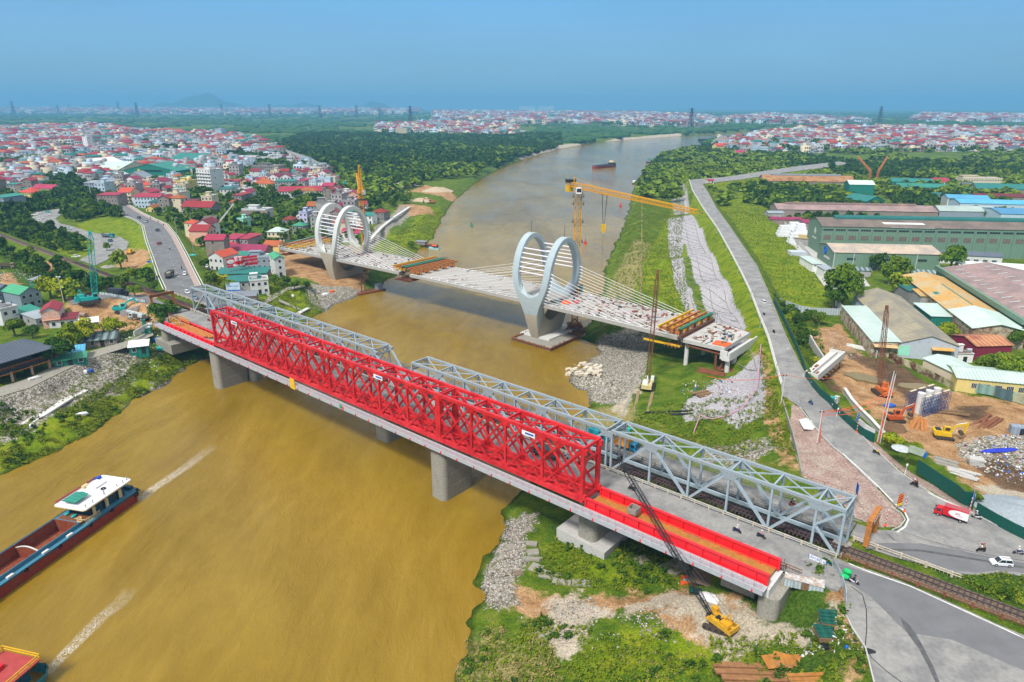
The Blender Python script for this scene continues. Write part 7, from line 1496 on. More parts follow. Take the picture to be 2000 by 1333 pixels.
def car(label,loc,rz,col=(.7,.7,.7),kind='suv',nm='car'):
 key=(tuple(col),kind); grp='cars on the roads'
 if key in CARM: return dup(CARM[key],label,loc,rz,grp)
 t=thing(nm,label,'car',loc,rz,grp); CARM[key]=t; L=4.3 if kind=='suv' else 4.4; h=1.62 if kind=='suv' else 1.42
 m_=mat('car_paint_%d_%d_%d'%tuple(int(c*100) for c in col),col,.3,.1,.03,1,spec=.6)
 sec=[(-2.12,.55,.84),(-2.05,.95,.88),(-1.2,1.0,.9),(.95,.98,.9),(1.9,.82,.86),(2.12,.55,.8)]
 m=MB(); V=[]
 for x,z,w_ in sec: V+=[(x,-w_,.3),(x,-w_,z-.15),(x,-w_*.93,z),(x,w_*.93,z),(x,w_,z-.15),(x,w_,.3)]
 fs=[(i*6+j,i*6+(j+1)%6,i*6+6+(j+1)%6,i*6+6+j) for i in range(5) for j in range(6)]+[tuple(range(5,-1,-1)),tuple(range(30,36))]; m.add(V,fs); m.mk('body',m_,t)
 xr0,xr1=(-1.75,.35) if kind=='suv' else (-1.1,.2); a=[(-1.95 if kind=='suv' else -1.75,.98),(xr0,h),(xr1,h),(1.15,.96)]
 m=MB(); V=[(x,-(.84 if z<1.2 else .68),z) for x,z in a]+[(x,(.84 if z<1.2 else .68),z) for x,z in a]; m.add(V,[(0,1,2,3),(7,6,5,4),(0,4,5,1),(2,6,7,3)]+[(1,5,6,2)]); m.mk('window',M_glass,t)
 m=MB(); m.box(xr0-.02,xr1+.02,-.7,.7,h-.01,h+.05);
 for x0,z0,x1,z1 in ((a[0][0],a[0][1],xr0,h),(a[3][0],a[3][1],xr1,h)):
  for s in (-1,1): m.beam((x0,s*.83,z0),(x1,s*.69,z1),.07)
 m.beam((-.5,.8,1),(-.5,.7,h),.06); m.beam((-.5,-.8,1),(-.5,-.7,h),.06); m.mk('roof',m_,t)
 for x in (-1.32,1.32):
  for y in (-.82,.82): m=MB(); m.cyl((x,y-.1,.34),(x,y+.1,.34),.34,14); w_=m.mk('wheel',M_black,t); m=MB(); m.cyl((x,y-.11,.34),(x,y+.11,.34),.19,8); m.mk('rim',M_rail,w_)
 for y in (-.62,.62): m=MB(); m.cbox((2.06,y,.68),.1,.32,.14); m.mk('headlight',M_white,t); m=MB(); m.cbox((-2.1,y,.78),.08,.28,.18); m.mk('tail_light',MATS.get('lamp_red') or mat('lamp_red',(.5,.01,.01),.3),t)
 return t
W_=(.72,.73,.74); K_=(.03,.03,.035)
car('white compact car with a floating roof crossing the junction on the right',W(1954,1103,zR),R(172),W_).scale=(.8,)*3
car('white car on the dyke road halfway down',W(1490,592,13.6),R(98),W_); car('white car near the dump truck on the left road',W(361,537,13.7),R(-72),W_,'suv'); car('white estate car at the mouth of the left road',W(366,573,14.2),R(-50),W_,'suv'); car('blue-grey small car turning at the left bridge end',W(380,584,14.2),R(-60),(.15,.25,.35),'sedan'); car('dark red pickup-like car on the left road',W(311,477,12.7),R(100),(.3,.02,.03),'sedan'); car('dark car in the middle of the left road',W(308,451,12.2),R(100),K_,'sedan')
car('silver grey van near the top of the left road',W(286,434,11.3),R(-75),(.3,.32,.33),'suv'); car('dark car beside the silver van on the left road',W(272,427,11),R(100),K_,'suv'); car('white taxi at the far bend of the left road',W(213,401,9.5),R(20),W_,'sedan'); car('grey car in the queue at the left bend',W(226,408,9.8),R(-30),(.35,.36,.38),'sedan')
for (x,y,d,l) in ((68,421,10,'white parked car, leftmost of the car park row'),(75,418,10,'white parked car, second in the car park row'),(79,428,10,'white parked car, front row of the car park'),(92,422,20,'white parked car, right of the car park row'),(76,432,0,'white parked car nearest the grove in the car park')): car(l,W(x,y,8.3),R(d),W_,'sedan')
car('teal taxi at the back of the car park',W(94,415,8.3),R(10),(.02,.4,.38),'sedan'); car('white-green taxi on the lower loop road',W(149,503,8.3),R(15),W_,'sedan'); car('dark car on the loop road below the green truck',W(216,472,8.3),R(100),(.03,.2,.2),'suv'); car('pale car on the loop road behind the trees',W(134,449,8.3),R(-15),(.35,.5,.48),'sedan')
car('white van in the alley by the orange-roofed cream house',at(404,522),R(-65),W_,'suv'); car('dark car in the alley below the white van',at(409,530),R(-65),K_,'sedan'); car('red car on the distant bend road',W(607,318,10.2),R(110),(.5,.03,.03),'sedan'); car('white car on the distant bend road',W(531,283,10.2),R(60),W_,'suv'); car('teal car near the dyke bend far end',W(1563,324,13.5),R(20),(.02,.4,.38),'sedan')
def wheels(t,xs,y,r=.48,w_=.34):
 for x in xs:
  for s in (-1,1): m=MB(); m.cyl((x,s*y-w_/2,r),(x,s*y+w_/2,r),r,14); q=m.mk('wheel',M_black,t); m=MB(); m.cyl((x,s*y-w_/2-.01,r),(x,s*y+w_/2+.01,r),r*.5,8); m.mk('rim',M_rail,q)
def cabin(t,x0,x1,wd,z0,z1,m_):
 m=MB(); m.prof([(x0,z0),(x0,z1),(x1-.45,z1),(x1-.02,z0+(z1-z0)*.5),(x1,z0)],-wd/2,wd/2); c=m.mk('cab',m_,t)
 g=MB(); zm=z0+(z1-z0)*.5; g.add([(x1-.03,-wd*.42,zm+.05),(x1-.03,wd*.42,zm+.05),(x1-.42,wd*.42,z1-.12),(x1-.42,-wd*.42,z1-.12)],[(0,1,2,3)]); g.v=[(x+.05,y,z+.03) for x,y,z in g.v]; g.mk('windscreen',M_glass,c)
 for s in (-1,1): g=MB(); g.box(x0+.35,x1-.5,s*(wd/2)-.03,s*(wd/2)+.03,zm,z1-.2); g.mk('side_window',M_glass,c); g=MB(); g.box(x1-.05,x1+.05,s*wd*.36-.18,s*wd*.36+.18,z0+.25,z0+.45); g.mk('headlight',M_white,c); g=MB(); g.box(x1-.1,x1+.1,s*(wd/2+.16)-.08,s*(wd/2+.16)+.08,zm,zm+.45); g.mk('mirror',M_black,c)
 return c
def box_truck(label,loc,rz,cm,bm_,L=7.2,bh=2.5,name='box_truck'):
 t=thing(name,label,'truck',loc,rz,'trucks'); cabin(t,L/2-1.8,L/2,2.0,.55,2.35,cm); m=MB(); m.box(-L/2,L/2-2.0,-1.1,1.1,1.0,1.0+bh); b=m.mk('cargo_box',bm_,t); m=MB(); m.box(-L/2,L/2-.3,-.45,.45,.5,.95); m.mk('chassis',M_dark,t); wheels(t,(-L/2+1.5,L/2-1.0),.9,.42); return t,b
M_vred=mat('van_red',(.55,.012,.02),.4,0,.05,1); M_vred2=mat('van_roof_red',(.38,.08,.09),.5,0,.12,1)
t,b=box_truck('red delivery truck with a big white oval and lettering on its side',W(1856,1012,zR),R(139),M_vred,M_vred,7.6,2.45); t.scale=(.74,)*3
m=MB(); m.box(-3.75,1.75,-1.05,1.05,3.46,3.5); m.mk('box_roof',M_vred2,b)
ov=MB(); n=28; Vv=[]
for s in (1,-1):
 V=[(-3.8,s*1.112,1.03),(-3.8,s*1.112,3.2)]+[(-2.0+2.6*sin(a),s*1.112,2.15+1.08*cos(a)) for a in [pi*i/16 for i in range(17)]]+[(-3.8,s*1.112,1.03)]
 V=V[:-1]; V=[V[1]]+V[2:]+[V[0]]; ov.add(V,[tuple(range(len(V))) if s>0 else tuple(range(len(V)-1,-1,-1))])
ov.mk('white_oval',M_white,b)
def text(s,size,m_,par,loc,rot,nm='lettering',ext=.01,align='CENTER'):
 c=bpy.data.curves.new(nm,'FONT'); c.body=s; c.size=size; c.extrude=ext; c.align_x=align; c.align_y='CENTER'; o=bpy.data.objects.new(nm+'_t',c); COL.objects.link(o); dg=bpy.context.evaluated_depsgraph_get(); dg.update(); me=bpy.data.meshes.new_from_object(o.evaluated_get(dg)); bpy.data.objects.remove(o); bpy.data.curves.remove(c); me.materials.clear(); me.materials.append(m_); q=obj(nm,me,par); q.location=loc; q.rotation_euler=rot; return q
for s in (1,-1):
 rot=(R(90),0,R(180) if s>0 else 0); text('J&T',.75,M_vred,b,(-1.5 if s>0 else -1.7,s*1.14,2.3),rot); text('EXPRESS',.26,M_vred,b,(-2.1,s*1.14,1.85),rot)
m=MB(); m.box(-3.86,-3.8,-1.0,-.03,1.1,3.4); m.mk('rear_door',M_concp,b); m=MB(); m.box(-3.86,-3.8,.03,1.0,1.1,3.4); m.mk('rear_door',M_concp,b)
t,b=box_truck('blue-cabbed truck with an orange cargo box on the far roadway',B(-71.5,126,zR),BANG,mat('cab_blue',(.02,.2,.35),.4),mat('box_orange',(.65,.27,.04),.5),6,2.2); m=MB(); m.box(-3.06,-3.0,-1.0,1.0,1.1,3.1); m.mk('rear_door',M_rail,b)
box_truck('small blue-green van truck on the far roadway behind the grey posts',B(-79,125.6,zR),BANG,mat('cab_teal',(.02,.25,.3),.4),mat('cab_teal',(.02,.25,.3),.4),5,1.9)
box_truck('dark green lorry seen through the end of the red truss',B(-84,111,zR),BANG+pi,mat('cab_green',(.02,.14,.13),.4),mat('box_dgreen',(.04,.09,.08),.6),6.4,1.6); box_truck('grey lorry seen through the red truss at midspan',B(-118,111,zR),BANG,M_grey,M_concp,6.2,2.0)
box_truck('black tarpaulin-covered truck on the lower left road',W(232,577,zR),R(-12),K_ and mat('cab_black',(.02,.025,.03),.4),mat('tarp_black',(.03,.035,.045),.7),9,1.9); box_truck('white van truck at the far end of the left road',W(230,396,9.6),R(-40),M_white,M_white,7,2.4)
def dump(label,loc,rz,cm,bm_,load=True,L=8):
 t=thing('dump_truck',label,'truck',loc,rz,'trucks'); cabin(t,L/2-1.9,L/2,2.3,.6,2.7,cm); m=MB(); m.box(-L/2,L/2-2.0,-1.2,1.2,1.15,1.3); m.box(-L/2,L/2-2.0,-1.25,-1.15,1.15,2.6); m.box(-L/2,L/2-2.0,1.15,1.25,1.15,2.6); m.box(-L/2,-L/2+.1,-1.15,1.15,1.15,2.6); m.box(L/2-2.1,L/2-2.0,-1.15,1.15,1.15,2.9)
 for i in range(6): x=-L/2+.4+i*(L-2.6)/5; m.box(x-.07,x+.07,-1.33,-1.25,1.2,2.6); m.box(x-.07,x+.07,1.25,1.33,1.2,2.6)
 m.mk('tipper_body',bm_,t); m=MB(); m.box(-L/2,L/2-.3,-.45,.45,.6,1.1); m.mk('chassis',M_dark,t); wheels(t,(-L/2+1.1,-L/2+2.4,L/2-1.2),1.0,.5)
 if load: m=MB(); m.ball((-1.1,0,2.1),2.5,1.1,.75,12,6,.08); m.mk('load',M_conc,t)
M_olive=mat('dusty_olive',(.12,.11,.09),.8,0,.2,2)
dump('dusty grey dump truck on the lower left road ramp',W(332,541,13.8),R(103),M_olive,M_olive,True,8.5); dump('loaded dump truck at the upper left road',W(241,421,10.4),R(120),M_olive,mat('dusty_khaki',(.2,.18,.12),.9),True,9); dump('teal and grey dump truck on the loop road by the crane',W(212,464,8.3),R(-12),M_teal,mat('truck_grey_teal',(.1,.16,.15),.7),True,8.5); dump('brown dump truck parked on the lot at the left edge',W(12,524,9),R(10),mat('cab_tan',(.3,.2,.1),.6),mat('box_brown',(.12,.09,.06),.8),False,9)
lc=thing('truck_crane','muddy white truck crane parked on the small road near the first pier','truck crane',at(273,625),R(160)); cabin(lc,2.2,4.4,2.3,.7,2.6,mat('muddy_white',(.45,.5,.5),.6,0,.2,1)); m=MB(); m.box(-4.4,2.3,-1.2,1.2,.9,1.4); m.mk('chassis',M_track,lc); wheels(lc,(-3.2,-1.9,3.0),1.05,.62,.4); m=MB(); m.box(-2.6,-.4,-1.1,1.1,1.4,2.4); m.mk('housing',mat('muddy_white',(.5,.5,.5)),lc); m=MB(); m.beam((-2,0,2.5),(5.6,.3,3.2),.8,.6); m.mk('boom',MATS['muddy_white'],lc)
vn=thing('flatbed_truck','small white flatbed truck with racks beside the height gantry','truck',at(300,607),R(150)); cabin(vn,1.4,3.0,1.9,.5,2.0,M_white); m=MB(); m.box(-3,1.3,-1,1,.8,.95);
for x in (-2.9,-1.5,0,1.2): m.box(x-.05,x+.05,-1,-.9,.95,2.2); m.box(x-.05,x+.05,.9,1,.95,2.2)
m.box(-3,1.3,-1,-.92,2.1,2.2); m.box(-3,1.3,.92,1,2.1,2.2); m.mk('rack',M_dark,vn); wheels(vn,(-2,2.1),.8,.38)
# ================================================================ boats
def hull(mb,L,wd,h,bow=5.0,stern=1.5,keel=.8,z0=-.8):
 st=[(0,.72),(stern,1),(L*.3,1),(L-bow,1),(L-bow*.4,.72),(L,.12)]; V=[]
 for x,k in st: V+=[(x,-wd/2*k*keel,z0),(x,-wd/2*k,h+(.5 if x>L-bow*.5 else (.25 if x==0 else 0))),(x,wd/2*k,h+(.5 if x>L-bow*.5 else (.25 if x==0 else 0))),(x,wd/2*k*keel,z0)]
 n=len(st); return mb.add(V,[(i*4+j,i*4+4+j,i*4+4+(j+1)%4,i*4+(j+1)%4) for i in range(n-1) for j in (0,2,3)]+[(3,2,1,0),(n*4-4,n*4-3,n*4-2,n*4-1)])
M_hullred=mat('rusty_red_hull',(.34,.04,.015),.6,0,.3,.5,col2=(.2,.05,.03),mix=.58); M_deckblue=mat('worn_blue_deck',(.06,.22,.32),.7,0,.2,.8,col2=(.1,.13,.15),mix=.66); M_hold=mat('rust_red_hold',(.3,.06,.02),.85,0,.3,.4,col2=(.2,.07,.035),mix=.55); M_navy=mat('navy_cabin_paint',(.012,.06,.1),.5,0,.1,1)
def barge(label,loc,rz,L=56,wd=9.6,full=True):
 t=thing('cargo_barge',label,'barge',loc,rz,None)
 m=MB(); hull(m,L,wd,1.75,keel=.97,z0=-1.6); m.mk('hull',M_hullred,t)
 m=MB(); st=[(0,.72),(1.5,1),(L-5,1),(L-2,.72),(L,.12)]
 m.box(1.5,L-5,-wd/2+.05,-wd/2+1.35,1.7,1.8); m.box(1.5,L-5,wd/2-1.35,wd/2-.05,1.7,1.8); m.box(1.5,16.2,-wd/2+1.35,wd/2-1.35,1.7,1.79); m.prism([(0,-wd*.36),(1.5,-wd/2+.05),(1.5,wd/2-.05),(0,wd*.36)],1.75,1.85); m.prism([(L-5,-wd/2+.05),(L-2,-wd*.36),(L-.1,-.5),(L-.1,.5),(L-2,wd*.36),(L-5,wd/2-.05)],1.75,1.95); dk=m.mk('side_deck',M_deckblue,t)
 m=MB(); m.box(0.2,L-5,wd/2-.1,wd/2+.06,1.55,1.9); m.box(.2,L-5,-wd/2-.06,-wd/2+.1,1.55,1.9); m.mk('rubbing_strake',M_navy,t)
 y=wd/2-1.4; m=MB(); m.box(16.2,L-6,-y,-y+.15,1.7,2.7); m.box(16.2,L-6,y-.15,y,1.7,2.7); m.box(16.2,16.4,-y,y,1.7,2.75); m.box(L-6.2,L-6,-y,y,1.7,2.7); co=m.mk('hatch_coaming',M_deckblue,t)
 m=MB(); m.box(16.4,L-6.2,-y+.15,y-.15,-.5,-.25)
 for x0,x1,s in ((16.4,L-6.2,-1),(16.4,L-6.2,1)): m.box(x0,x1,s*(y-.16)-.03,s*(y-.16)+.03,-.3,2.65)
 m.box(16.4,16.5,-y+.2,y-.2,-.3,2.7); m.box(L-6.3,L-6.2,-y+.2,y-.2,-.3,2.65); m.mk('open_hold',M_hold,t)
 for x in (26,36,45):
  if x<L-8:
   m=MB(); n=10; a=[(-y+.2+(2*y-.4)*i/n, 1.9+.8*sin(pi*i/n)) for i in range(n+1)]; V=[(x,p,-.3) for p,q in a]+[(x,p,q) for p,q in a]+[(x+.12,p,-.3) for p,q in a]+[(x+.12,p,q) for p,q in a]; k=n+1
   m.add(V,[(i,i+1,i+1+k,i+k) for i in range(n)]+[(i+2*k,i+3*k,i+1+3*k,i+1+2*k) for i in range(n)]+[(i+k,i+1+k,i+1+3*k,i+3*k) for i in range(n)]); q=m.mk('hold_bulkhead',M_hold,t); m=MB()
   for i in range(n): m.beam((x+.06,a[i][0],a[i][1]+.05),(x+.06,a[i+1][0],a[i+1][1]+.05),.3,.12)
   m.mk('bulkhead_rim',M_concp,q)
 m=MB(); m.ball((41,0,-.3),4.5,2.4,.9,14,6,.1); m.mk('sand_heap',M_conc,t)
 if full:
  m=MB(); m.box(3.2,12.6,-3.2,3.2,1.8,4.9); cab=m.mk('deckhouse',M_navy,t); m=MB(); V=[(1.6,-4.3),(1.2,-3.9),(1.2,3.6),(1.6,4.1),(14.6,4.1),(15.1,3.6),(15.1,-3.9),(14.6,-4.3)]; m.prism(V,4.95,5.12); rf=m.mk('deckhouse_roof',M_white,t); m=MB(); m.prism([(x*1.004-.03,y*1.02) for x,y in V],4.8,4.94); m.mk('roof_edge',M_cream if False else mat('cream_trim',(.65,.5,.25),.6),rf)
  m=MB(); m.box(10.6,14,-2.6,.6,5.75,5.85); m.add([(10.2,-2.8,5.95),(14.2,-2.8,5.95),(14.4,-1,6.2),(14.2,.8,5.95),(10.2,.8,5.95),(10.0,-1,6.2)],[(0,1,2,5),(5,2,3,4)]); m.mk('green_canopy',RM['teal'],rf); m=MB(); m.box(4,7.2,-3.2,-.4,5.12,5.6); m.mk('roof_locker',M_white,rf)
  m=MB();
  for x in (2,3.2,5,12,14): m.cyl((x,3.4,5.1),(x,3.4,5.9),.16,7)
  m.cyl((8.6,3.2,1.8),(8.6,3.2,6.3),.2,8); m.mk('exhaust_post',M_rail,rf); m=MB(); m.torus((6.6,1.1,5.25),(0,0,1),.45,.16,12,6); m.mk('spare_tyre',M_black,rf)
  m=MB(); m.cyl((2.6,-3.5,5.5),(4.0,-3.5,5.5),.4,10); m.mk('blue_barrel',M_blue,rf); m=MB(); m.box(6.4,7.8,-3.9,-3.1,5.12,5.8); m.mk('orange_box',MATS['cream_trim'],rf); m=MB()
  for x in np.arange(3,14.6,.9): m.beam((x,-4.2,5.1),(x,-4.2,5.9),.06)
  m.box(3,14.6,-4.25,-4.15,5.3,5.75); m.mk('roof_rail',M_vred2,rf)
  for x,w_ in ((4.4,.9),(8.4,.9),(12.0,.8)): m=MB(); m.box(x-w_/2,x+w_/2,3.2,3.3,1.9,4.0); m.mk('door',MATS['cream_trim'] if x!=8.4 else mat('cream_door',(.7,.55,.25),.6),cab); m=MB(); m.box(x+w_/2+.05,x+w_/2+.75,3.2,3.27,1.9,4.0); m.mk('doorway',M_black,cab)
  for x in (10.2,6.4): m=MB(); m.box(x-.4,x+.4,3.2,3.28,2.9,3.7); m.mk('window',M_glass,cab)
  for y_ in (-2.3,-.9,.6): m=MB(); m.box(12.6,12.67,y_-.5,y_+.5,3.6,4.3); m.mk('window',M_glass,cab)
  m=MB()
  for x in np.arange(11.4,15.4,.35): m.beam((x,4.1,1.8),(x,4.1,2.9),.07)
  for x in (11.2,15.4): m.beam((x,2.6,1.8),(x,2.6,2.9),.07)
  m.beam((11.4,4.1,2.9),(15.4,4.1,2.9),.09); m.beam((15.4,4.1,2.9),(15.4,1.2,2.9),.09); m.mk('bow_ward_railing' if False else 'stair_railing',MATS['cream_trim'],t)
  m=MB(); m.box(13,16.1,-3.4,3.2,1.8,2.3); m.mk('fore_platform',M_rust,t)
  for x,y_ in ((14.6,1.6),(15.4,2.6)): m=MB(); m.torus((x,y_,2.45),(0,0,1),.45,.16,12,5); m.mk('rope_coil',MATS['cream_trim'],t)
  for x,y_ in ((13.8,-2.4),(14.2,-.2)): m=MB(); m.ball((x,y_,2.55),.8,.5,.28,8,5); m.mk('green_bundle',M_teal,t)
  for x in (-.1,.5,1.5): m=MB(); m.torus((x,wd/2*(.78 if x<1 else 1),1.2),(0 if x>1 else -.8,1,0),.5,.2,12,6); m.mk('tyre_fender',M_black,t)
  for x in (9,15,23,31,39,47): m=MB(); m.torus((x,wd/2+.14,1.55),(0,1,0),.36,.15,12,6); m.mk('tyre_fender',M_black,t)
  m=MB(); m.box(.2,1.2,-3,3,1.85,2.6); m.mk('stern_bulwark',M_navy,t); m=MB()
  for x in (19,25,33,41): m.box(x,x+1.4,wd/2-1.0,wd/2-.4,1.8,2.15)
  m.mk('deck_vent',M_concp,t,kind='stuff')
 return t
barge('long blue and rust-red sand barge with a white-roofed deckhouse at the left edge',(-94.4,145.4,.75),R(-104))
def shipsmall(label,px,py,rz,L,wd,hm,dm,z=0,nm='cargo_ship'):
 t=thing(nm,label,'ship',W(px,py,0),rz); m=MB(); hull(m,L,wd,L*.055+1,L*.14,L*.03); h=L*.055+1; m.v=[(x-L/2,y,z_) for x,y,z_ in m.v]; m.mk('hull',hm,t); m=MB(); m.box(-L*.47,L*.36,-wd*.44,wd*.44,h-.1,h+.05); m.mk('deck',dm,t); m=MB(); m.box(-L*.28,L*.33,-wd*.33,wd*.33,h,h+.9); m.mk('hatch_coaming',M_dark,t); m=MB(); m.box(-L*.45,-L*.32,-wd*.4,wd*.4,h,h+3.2); q=m.mk('deckhouse',M_navy,t); m=MB(); m.box(-L*.46,-L*.3,-wd*.44,wd*.44,h+3.2,h+3.5); m.box(-L*.42,-L*.34,-wd*.25,wd*.25,h+3.5,h+5.6); m.mk('bridge_house',MATS['cream_trim'],q); m=MB()
 for i in range(3): m.box(-L*.318,-L*.31,-wd*.3+i*wd*.22,-wd*.3+i*wd*.22+wd*.14,h+1.8,h+2.7)
 m.mk('window',M_glass,q); return t
shipsmall('red cargo ship in the middle of the upper river',1179,328,R(226),54,11,M_hullred,M_deckblue)
shipsmall('dark barge far off near the river bend',1388,276,R(185),70,12,M_dark,M_dark)
b2=thing('cargo_barge','red-decked boat with yellow railing cut off by the bottom left corner','barge',(-80.2,90.5,.2),R(-104)); m=MB(); hull(m,40,8.4,1.8); m.mk('hull',mat('teal_hull',(.04,.25,.33),.5),b2); m=MB(); m.box(3,12,-3,3,1.8,4.2); m.mk('deckhouse',M_navy,b2); m=MB(); m.box(1.2,14,-4.0,3.6,4.2,4.4); q=m.mk('deckhouse_roof',mat('faded_red_roof',(.35,.05,.045),.6,0,.15,.8),b2); m=MB(); m.box(4,10,-2.4,-.4,4.4,5.1); m.mk('roof_locker',M_vred,q); m=MB()
for x0,y0,x1,y1 in ((1.2,-4,14,-4),(1.2,-4,1.2,3.6),(1.2,3.6,14,3.6)):
 for z in (4.9,5.4): m.beam((x0,y0,z),(x1,y1,z),.14)
for x in np.arange(1.2,14,2): m.beam((x,-4,4.4),(x,-4,5.4),.12); m.beam((x,3.6,4.4),(x,3.6,5.4),.12)
m.mk('yellow_railing',M_yel3,q); m=MB(); m.torus((-.2,2.2,1.2),(-1,.3,0),.5,.2,12,6); m.mk('tyre_fender',M_black,b2); P_,v_=crown_pts(300,6,.9,.6,5); V_,F_=leaf_quads(P_,v_,.14); o=obj('potted_plants',fmesh('potted_plants',V_,F_,[F_mid]),b2); o.location=(.9,1.0,2.3)
mb_=thing('dredge_barge','dark old dredging barge moored under the grassy left shore','barge',W(830,482,0),R(-20)); m=MB(); hull(m,19,5,1.2,3,1); m.v=[(x-9,y,z) for x,y,z in m.v]; m.mk('hull',M_dark,mb_); m=MB(); m.box(-6,1,-2,2,1.2,3.4); m.mk('deckhouse',WM['brown'],mb_); m=MB(); m.box(-6.4,1.4,-2.3,2.3,3.4,3.6); m.mk('roof',RM['grey'],mb_); m=MB(); m.box(2,7,-1.6,1.6,1.2,1.9); m.mk('cargo',M_rust,mb_)
mb_=thing('small_boat','small pale blue boat with an orange canopy beside the dredging barge','boat',W(848,487,0),R(160)); m=MB(); hull(m,8,2.6,.9,2,.6); m.v=[(x-4,y,z) for x,y,z in m.v]; m.mk('hull',mat('pale_blue_hull',(.35,.6,.68),.5),mb_); m=MB(); m.box(-2,1.5,-1.1,1.1,2.3,2.5); m.ball((-.2,0,2.4),1.7,1.2,.6,10,5); m.mk('canopy',MATS['orange_tarp'],mb_); m=MB()
for x in (-1.8,1.3):
 for y in (-1,1): m.beam((x,y,.8),(x,y,2.4),.08)
m.mk('canopy_post',M_white,mb_)
mb_=thing('small_boat','little white cabin boat at the right shore far up the river','boat',W(1238,359,0),R(80)); m=MB(); hull(m,12,4,1.2,3,1); m.v=[(x-6,y,z) for x,y,z in m.v]; m.mk('hull',M_dark,mb_); m=MB(); m.box(-4,2,-1.6,1.6,1.2,3.6); m.mk('deckhouse',M_white,mb_)
mb_=thing('house_boat','long teal-roofed houseboat at the tip of the wooded shore','boat',W(1277,318,0),R(5)); m=MB(); hull(m,26,8,1.4,4,1); m.v=[(x-13,y,z) for x,y,z in m.v]; m.mk('hull',M_dark,mb_); m=MB(); m.box(-10,9,-3,3,1.4,5); m.mk('deckhouse',WM['bluegrey'],mb_); m=MB(); gable(m,-10,9,-3,3,5,1.4); m.mk('roof',RM['teal'],mb_)
mb_=thing('work_pontoon','rusty work pontoon moored at the foot of the left tower','pontoon',W(722,571,0),R(42)); m=MB(); m.box(-8,8,-2.6,2.6,-.4,.8); m.mk('hull',M_rust,mb_); m=MB(); m.box(4,7,-1.6,1.6,.8,3.4); m.mk('cabin',WM['bluegrey'],mb_); m=MB(); m.beam((-5,-1,.8),(-5,-1,8),.4); m.beam((-2,1,.8),(-2,1,9),.4); m.beam((-5,-1,7),(-2,1,7),.3); m.mk('pile_frame',M_rust,mb_)
for px,py,lab,m_ in ((921,442,'green channel buoy on the left side of the river',mat('buoy_green',(.01,.2,.12),.5)),(1143,476,'red channel buoy beside the tower crane',M_vred),(1212,403,'red channel buoy beyond the crane hook',M_vred)):
 t=thing('channel_buoy',lab,'buoy',W(px,py,0),0,'channel buoys'); m=MB(); m.cyl((0,0,-.3),(0,0,.7),1.3,12); m.mk('float',m_,t); m=MB(); m.cyl((0,0,.7),(0,0,3.4),.7,8,.12); m.ball((0,0,3.6),.3,.3,.35,8,5); m.mk('tower',m_,t)
def wake(nm,pts,w0,w1,label):
 m=bpy.data.materials.get('wake_foam')
 if not m:
  m=bpy.data.materials.new('wake_foam'); m.use_nodes=True; t=m.node_tree; L=t.links.new; b=t.nodes['Principled BSDF']; b.inputs['Base Color'].default_value=(.85,.8,.68,1); b.inputs['Roughness'].default_value=.7
  pos=t.nodes.new('ShaderNodeNewGeometry').outputs['Position']; n=t.nodes.new('ShaderNodeTexNoise'); n.inputs['Scale'].default_value=1.1; n.inputs['Detail'].default_value=9; n.inputs['Distortion'].default_value=2.5; L(pos,n.inputs['Vector'])
  s=t.nodes.new('ShaderNodeMath'); s.operation='SUBTRACT'; L(n.outputs['Fac'],s.inputs[0]); s.inputs[1].default_value=.5; a=t.nodes.new('ShaderNodeMath'); a.operation='ABSOLUTE'; L(s.outputs[0],a.inputs[0])
  at_=t.nodes.new('ShaderNodeAttribute'); at_.attribute_name='foam'; mr=t.nodes.new('ShaderNodeMapRange'); L(a.outputs[0],mr.inputs[0]); mr.inputs['From Min'].default_value=.0; mr.inputs['From Max'].default_value=.11; mr.inputs['To Min'].default_value=1; mr.inputs['To Max'].default_value=0
  mm=t.nodes.new('ShaderNodeMath'); mm.operation='MULTIPLY'; L(mr.outputs[0],mm.inputs[0]); L(at_.outputs['Fac'],mm.inputs[1]); L(mm.outputs[0],b.inputs['Alpha'])
 pts=densify(pts,1.0); n=len(pts); V=[];F=[];A=[]
 for i,p in enumerate(pts):
  a=pts[max(0,i-1)]; b_=pts[min(n-1,i+1)]; e=(b_-a).normalized(); u=Vc((-e.y,e.x,0)); w_=w0+(w1-w0)*i/n
  for j in range(7): q=(j/6-.5)*w_; V.append((p.x+u.x*q,p.y+u.y*q,.05)); A.append((1-abs(j/6-.5)**2*4)*(1-(i/n)**2)*min(1,.4+i/6)*(.55+.45*abs(j-3)/3))
 for i in range(n-1):
  for j in range(6): F.append((i*7+j,i*7+j+1,i*7+8+j,i*7+7+j))
 me=fmesh(nm,V,F,[m]); at2=me.attributes.new('foam','FLOAT','POINT'); at2.data.foreach_set('value',np.array(A,np.float32)); obj(nm,me,kind='stuff',label=label)
wake('wake_foam',Wl([(272,978),(300,955),(330,935),(360,915),(395,888),(420,870)],0),3,4.2,'foam trail behind the blue barge'); wake('wake_foam',Wl([(90,1318),(120,1285),(160,1245),(200,1205),(238,1175),(255,1150)],0),2.2,4,'foam trail behind the red-decked boat')
